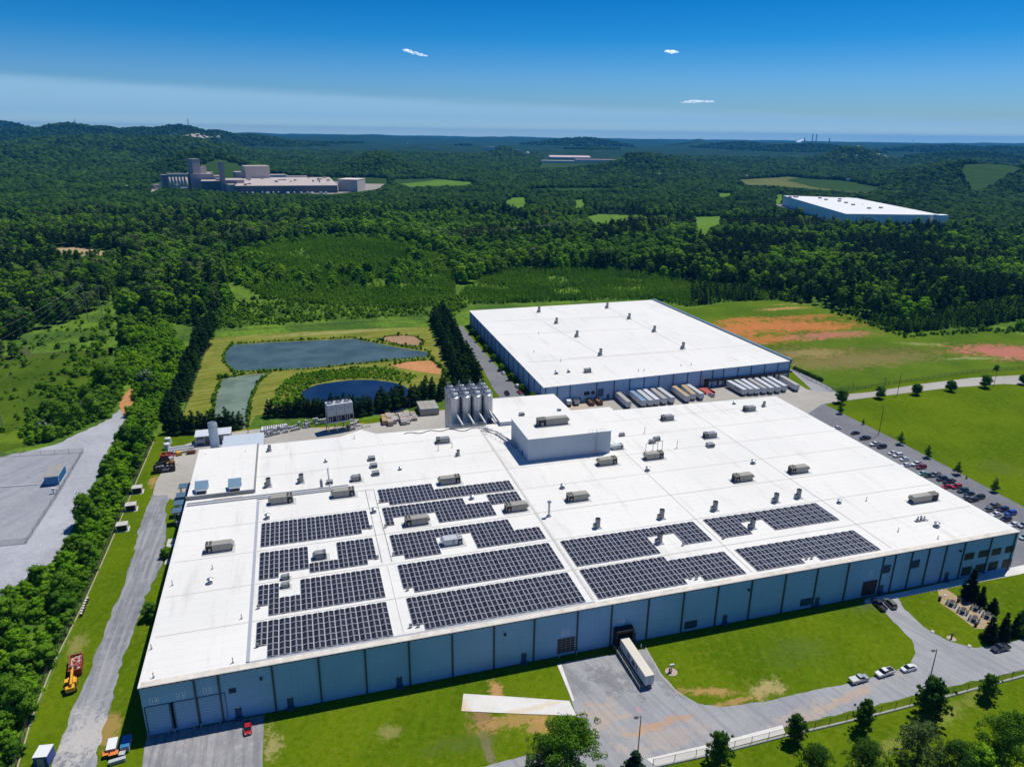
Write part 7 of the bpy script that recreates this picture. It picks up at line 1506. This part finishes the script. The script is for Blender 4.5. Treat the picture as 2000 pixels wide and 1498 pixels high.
lb = 'dark pine in the dense double row between the ponds and the access road'; row(PN, (846, 628), (905, 768), 24, lb, 'pines along the access road', .85, 1.1); row(PN, (866, 622), (936, 752), 24, lb, 'pines along the access road', .9, 1.15); row(PN, (856, 625), (920, 762), 16, lb, 'pines along the access road', .9, 1.15, 2)
lb = 'dark pine in the row on the near bank of the dark blue pond'; row(PN, (518, 814), (700, 812), 22, lb, 'pines on the near pond bank', .6, .85); row(PN, (580, 806), (700, 803), 12, lb, 'pines on the near pond bank', .6, .85); row(PN, (700, 812), (905, 772), 20, lb, 'pines on the near pond bank', .7, 1.0, 1.5); row(PN, (715, 803), (890, 764), 14, lb, 'pines on the near pond bank', .7, 1.0, 1.5)
lb = 'dark pine in the short row behind the open shed and upright tank'; row(PN, (322, 848), (478, 836), 15, lb, 'pines behind the open shed', .65, .9)
lb = 'dark pine in the strip along the left side of the ponds'; row(PN, (432, 600), (395, 690), 14, lb, 'pines left of the ponds', .8, 1.15, 2); row(PN, (418, 600), (372, 700), 14, lb, 'pines left of the ponds', .8, 1.15, 2); row(PN, (392, 690), (335, 838), 18, lb, 'pines left of the ponds', .7, 1.0, 1.5); row(PN, (372, 700), (322, 825), 12, lb, 'pines left of the ponds', .7, 1.0, 1.5)
def cluster(px, n, keys, label, group, s0, s1, mind=5):
    poly = W_(px); xs = [p[0] for p in poly]; ys = [p[1] for p in poly]; got = []
    for _ in range(n*60):
        if len(got) >= n: break
        x, y = rr.uniform(min(xs), max(xs)), rr.uniform(min(ys), max(ys))
        if inpoly(x, y, poly) and all(math.dist((x, y), q) > mind for q in got): got.append((x, y)); plant(rr.choice(keys), x, y, label, group, rr.uniform(s0, s1))
cluster([(-60, 590), (0, 565), (120, 545), (200, 560), (222, 585), (150, 628), (110, 645), (60, 655), (0, 690), (-60, 720)], 52, ('bigA', 'bigB', 'bigA', 'bigC'), 'tall tree in the big dark clump at the left edge above the power lines', 'trees of the clump at the left edge', .8, 1.1, 7)
cluster([(-40, 705), (0, 690), (40, 700), (30, 720), (-40, 760)], 5, ('bigA', 'bigB'), 'tree at the left photo edge under the power lines', 'trees under the power lines at the left edge', .6, .8, 6)
cluster([(238, 590), (300, 552), (380, 545), (445, 560), (440, 610), (400, 640), (330, 636), (245, 645)], 40, ('bigA', 'bigC', 'bigC', 'bigB'), 'tall tree in the dark clump right of the meadow cut', 'trees of the clump right of the meadow cut', .7, 1.0, 7)
cluster([(60, 868), (100, 850), (150, 838), (205, 812), (190, 780), (130, 790), (80, 830)], 16, ('flow', 'flow', 'bigA'), 'white-flowered tree in the clump above the gravel yard', 'flowered trees above the gravel yard', .55, .8, 5)
cluster([(190, 812), (235, 785), (245, 745), (200, 735), (150, 775), (190, 790)], 16, ('brt', 'bigA', 'bush'), 'leafy tree between the meadow and the narrow end of the gravel yard', 'trees at the narrow end of the gravel yard', .55, .9, 5)
cluster([(228, 720), (240, 655), (300, 635), (350, 660), (365, 695), (330, 745), (300, 790), (270, 790)], 30, ('brt', 'brt', 'brt', 'bigA'), 'bright leafy tree in the thicket left of the dark pine strip', 'bright trees left of the pine strip', .5, .85, 6)
cluster([(262, 830), (295, 860), (200, 1070), (100, 1290), (40, 1450), (-40, 1450), (-60, 1290), (60, 1150), (140, 1090), (180, 1000)], 46, ('brt', 'brt', 'bigA', 'brt'), 'small leafy tree in the thicket between the gravel yard and the long fence', 'small trees in the thicket beside the long fence', .35, .75, 6)
plantp('flow', 286, 752, 'large round pale-speckled tree standing out of the bright thicket at left', None, 1.15, 1.0); plantp('bigA', 100, 860, 'dark round tree at the left end of the clump above the gravel yard', None, .45)
for px, py, s, lb in ((1642, 787, 1.02, 'nearest the junction'), (1718, 778, .92, 'second from the junction'), (1789, 771, .85, 'third from the junction'), (1857, 764, .85, 'fourth from the junction'), (1924, 757, 1.02, 'fifth from the junction, beside a lamp pole'), (1998, 751, .85, 'cut by the right photo edge')):
    plantp('lawn' if px % 2 else 'lawn2', px, py, 'round dark tree by the park road, '+lb, 'round trees along the park road', s, s*.85)
plantp('small', 1640, 808, 'smaller tree just below the round tree at the road junction', None, 1.0)
for px, py, s, lb in ((1685, 829, .5, 'tiny young tree farthest along the car park lawn'), (1757, 868, 1.05, 'young tree on the lawn right of the first lamp pole'), (1810, 894, 1.0, 'second young tree along the car park lawn'), (1869, 927, 1.0, 'third young tree along the car park lawn'), (1941, 960, 1.0, 'nearest young tree along the car park lawn'), (1887, 935, .25, 'tiny sapling in a pale mulch ring on the car park lawn')):
    plantp('small', px, py, lb, None, s)
def fit(key, px, pb, pt, label, H, group=None, wide=1.0):
    x, y = G(px, pb); h = up(x, y, pt); s = h/H; return plant(key, x, y, label, group, s*wide, None, s)
fit('front', 1401, 1498, 1433, 'young leafy tree before the lower fence, leftmost beside the pale walk', 8, None, .78); fit('front', 1551, 1448, 1399, 'young leafy tree at the end of the pale walk', 8, None, .8); fit('front', 1684, 1426, 1371, 'young leafy tree by the lower fence, between two others', 8, None, .7); fit('front', 1812, 1404, 1328, 'largest round tree beside the lower fence, in front of the lamp pole', 8, None, .85); fit('front', 1927, 1364, 1320, 'small round tree rightmost along the lower fence', 8, None, .85)
fit('conif', 1892, 1168, 1110, 'largest dark conifer near the factory wall windows', 9, None, 1.0); fit('conif', 1914, 1182, 1145, 'second dark conifer beside the largest one', 9, None, 1.05); fit('conif', 1938, 1194, 1168, 'small low conifer right of the picnic slabs', 9, None, 1.6)
fit('conif', 1931, 1252, 1205, 'left one of three dark conifers in a row by the right drive', 9, None, 1.15); fit('conif', 1957, 1247, 1196, 'middle one of three dark conifers in a row by the right drive', 9, None, .85); fit('conif', 1980, 1240, 1198, 'right one of three dark conifers in a row by the right drive', 9, None, .9)
fit('front', 1999, 1215, 1192, 'small round tree cut by the right edge beside the conifers', 8); fit('front', 2001, 1243, 1220, 'low dark bush cut by the right edge below the conifers', 8)
fit('conif', 1237, 1525, 1468, 'feathery young conifer at the foot of the left lamp pole', 9, None, 1.6)
def top_at(key, px, pt, H, label, s=1.0, wide=1.0):
    x, y = G(px, pt, H*s); return plant(key, x, y, label, None, s*wide, 0, s)
top_at('fgA', 1118, 1412, 19, 'big tree in the foreground at the bottom edge, left of the lamp pole', .78, 1.15); top_at('fgB', 1062, 1448, 16, 'leafy foreground tree left of the big bottom-edge tree', .6, 1.0); top_at('fgC', 1600, 1462, 17, 'foreground treetop at the bottom edge below the small fence trees', .55, 1.1)
top_at('fgC', 1700, 1452, 17, 'dark foreground treetop left of the pale twiggy one', .65, 1.0); top_at('fgB', 1806, 1420, 16, 'pale twiggy foreground tree below the largest round tree', .8, 1.05); top_at('fgC', 1880, 1455, 17, 'foreground treetop right of the pale twiggy tree', .7, 1.0); top_at('fgA', 1985, 1402, 19, 'dense dark tree filling the bottom right corner', .75, .95); top_at('brt', 1925, 1462, 9, 'bright green treetop beside the dense corner tree', 1.0, .9)
for k, (px, py) in enumerate(((922, 654), (934, 668), (948, 686), (963, 705), (979, 724), (998, 743), (1019, 765), (1042, 786))):
    plantp('bush', px, py, 'round bush in the row along the left wall of the second warehouse', 'bushes along the second warehouse', 1.05 if k < 7 else 1.35)
for k in range(13): px = 1552+k*4.4; plantp('bush', px, 722+k*1.9, 'small bush in the hedge right of the second warehouse corner', 'hedge bushes right of the second warehouse', .55)
plantp('bush', 297, 1208, 'dark bush against the left factory wall, nearer one', None, 1.25); plantp('bush', 326, 1088, 'dark bush against the left factory wall, farther one', None, .9); plantp('bush', 700, 782, 'small green islet bush in the dark blue pond', None, .5); plantp('bush', 1946, 722, 'small bush beyond the park road near the last lamp', None, .8); plantp('brt', 1990, 645, 'round bushy tree at the right edge of the rough field', None, .9)
# ---------------------------------------------------------------- clouds
x, y, z = DD(812, 104, 9000); puff('cloud', x, y, z, [(-115, 0, 28, 30, .3), (-75, 0, 17, 42, .35), (-15, 0, 0, 44, .3), (50, 0, -16, 42, .3), (105, 0, -26, 28, .3)], CLM, 'small white cloud puff left of the picture centre', None, 'cloud', 1)
x, y, z = DD(1312, 102, 9000); puff('cloud', x, y, z, [(-55, 0, 6, 32, .4), (0, 0, 0, 42, .45), (52, 0, 0, 30, .4)], CLM, 'small white cloud puff right of the picture centre', None, 'cloud', 5)
x, y, z = DD(1362, 199, 9000); puff('cloud', x, y, z, [(-140, 0, -10, 70, .14), (-40, 0, 0, 90, .16), (80, 0, 4, 90, .15), (160, 0, 2, 60, .12)], CLM, 'faint flat streak of cloud low at right', None, 'cloud', 9)
# ---------------------------------------------------------------- light, air, camera
EL, AZ = math.radians(64.5), math.atan2(.89, .46)
sd = bpy.data.lights.new('sun', 'SUN'); sd.energy = SUNE; sd.angle = math.radians(.53); sd.color = (1, .955, .88)
so = bpy.data.objects.new('sun', sd); COL.objects.link(so)
dv = Vector((math.sin(AZ)*math.cos(EL), math.cos(AZ)*math.cos(EL), math.sin(EL))); so.rotation_euler = dv.to_track_quat('Z', 'Y').to_euler()
w = bpy.data.worlds.new('World'); SC.world = w; w.use_nodes = True; nt = w.node_tree; bg = nt.nodes['Background']
sk = nt.nodes.new('ShaderNodeTexSky'); sk.sky_type = 'NISHITA'; sk.sun_disc = False; sk.sun_elevation = EL; sk.sun_rotation = AZ; sk.altitude = 200; sk.dust_density = .4; sk.ozone_density = 2.2; sk.air_density = 1.0
hs = nt.nodes.new('ShaderNodeHueSaturation'); hs.inputs['Saturation'].default_value = SKYSAT; hs.inputs['Value'].default_value = 1; ln(nt, sk.outputs[0], hs.inputs['Color'])
tc = nt.nodes.new('ShaderNodeTexCoord').outputs['Generated']; sp = N(nt, 'ShaderNodeSeparateXYZ'); ln(nt, tc, sp.inputs[0])
cr = nt.nodes.new('ShaderNodeValToRGB'); ln(nt, sp.outputs[2], cr.inputs[0]); e_ = cr.color_ramp.elements; e_[0].position = 0; e_[0].color = (.42, .62, 1, 1); e_[1].position = .175; e_[1].color = (.004, .39, .75, 1)
for p_, c_ in ((.07, (.26, .56, .97, 1)), (.112, (.07, .48, .88, 1)), (.5, (.14, .45, .72, 1)), (1, (.35, .55, .75, 1))): q_ = e_.new(p_); q_.color = c_
skc = mixc(nt, 1.0, hs.outputs[0], cr.outputs[0], 'MULTIPLY')
n1 = nz(nt, tc, 6, 4); n2_ = N(nt, 'ShaderNodeMapping'); n2_.inputs['Scale'].default_value = (2, 2, 22); ln(nt, tc, n2_.inputs[0]); n2 = nz(nt, n2_.outputs[0], 3, 5)
az = mth(nt, 'ARCTAN2', sp.outputs[0], sp.outputs[1])
edge = mth(nt, 'ADD', mth(nt, 'MULTIPLY', az, -.028), .049); edge = mth(nt, 'ADD', edge, mth(nt, 'MULTIPLY', mth(nt, 'SUBTRACT', n2, .5), .012))
veil = sstep(nt, mth(nt, 'SUBTRACT', edge, sp.outputs[2]), -.002, .012)
vs = mth(nt, 'MULTIPLY', veil, VEIL)
gl = sstep(nt, sp.outputs[2], .02, -.003)
ln(nt, mixc(nt, vs, skc, mixc(nt, gl, VEILC, GLOW)), bg.inputs[0]); bg.inputs[1].default_value = SKYS
if HAZE > 0:
    mb = MB(); mb.box(CX, CY, -60, 51400, 51400, 325); hz = mb.build('haze', None); hz.data.materials.clear()
    m = bpy.data.materials.new('haze_air'); m.use_nodes = True; nt = m.node_tree; nt.nodes.clear(); out = nt.nodes.new('ShaderNodeOutputMaterial'); pv = nt.nodes.new('ShaderNodeVolumePrincipled')
    pv.inputs['Color'].default_value = HAZEC; pv.inputs['Density'].default_value = HAZE; pv.inputs['Anisotropy'].default_value = .2; ln(nt, pv.outputs[0], out.inputs['Volume']); hz.data.materials.append(m); tag(hz, kind='stuff')
cd = bpy.data.cameras.new('camera'); co = bpy.data.objects.new('camera', cd); COL.objects.link(co); SC.camera = co
from mathutils import Matrix
co.matrix_world = Matrix(((RR.x, UU.x, -FF.x, CX), (RR.y, UU.y, -FF.y, CY), (RR.z, UU.z, -FF.z, CZ), (0, 0, 0, 1)))
cd.sensor_width = 36; cd.lens = FL/2000*36; cd.clip_end = 90000; cd.clip_start = .5
SC.view_settings.view_transform = 'Standard'; SC.view_settings.look = 'None'; SC.view_settings.exposure = EXPO; SC.view_settings.gamma = 1
SC.render.engine = 'CYCLES'; SC.cycles.max_bounces = 5; SC.cycles.volume_bounces = 0; SC.cycles.transparent_max_bounces = 12; SC.cycles.use_denoising = True
SC.cycles.diffuse_bounces = 2; SC.cycles.glossy_bounces = 2; SC.cycles.transmission_bounces = 2
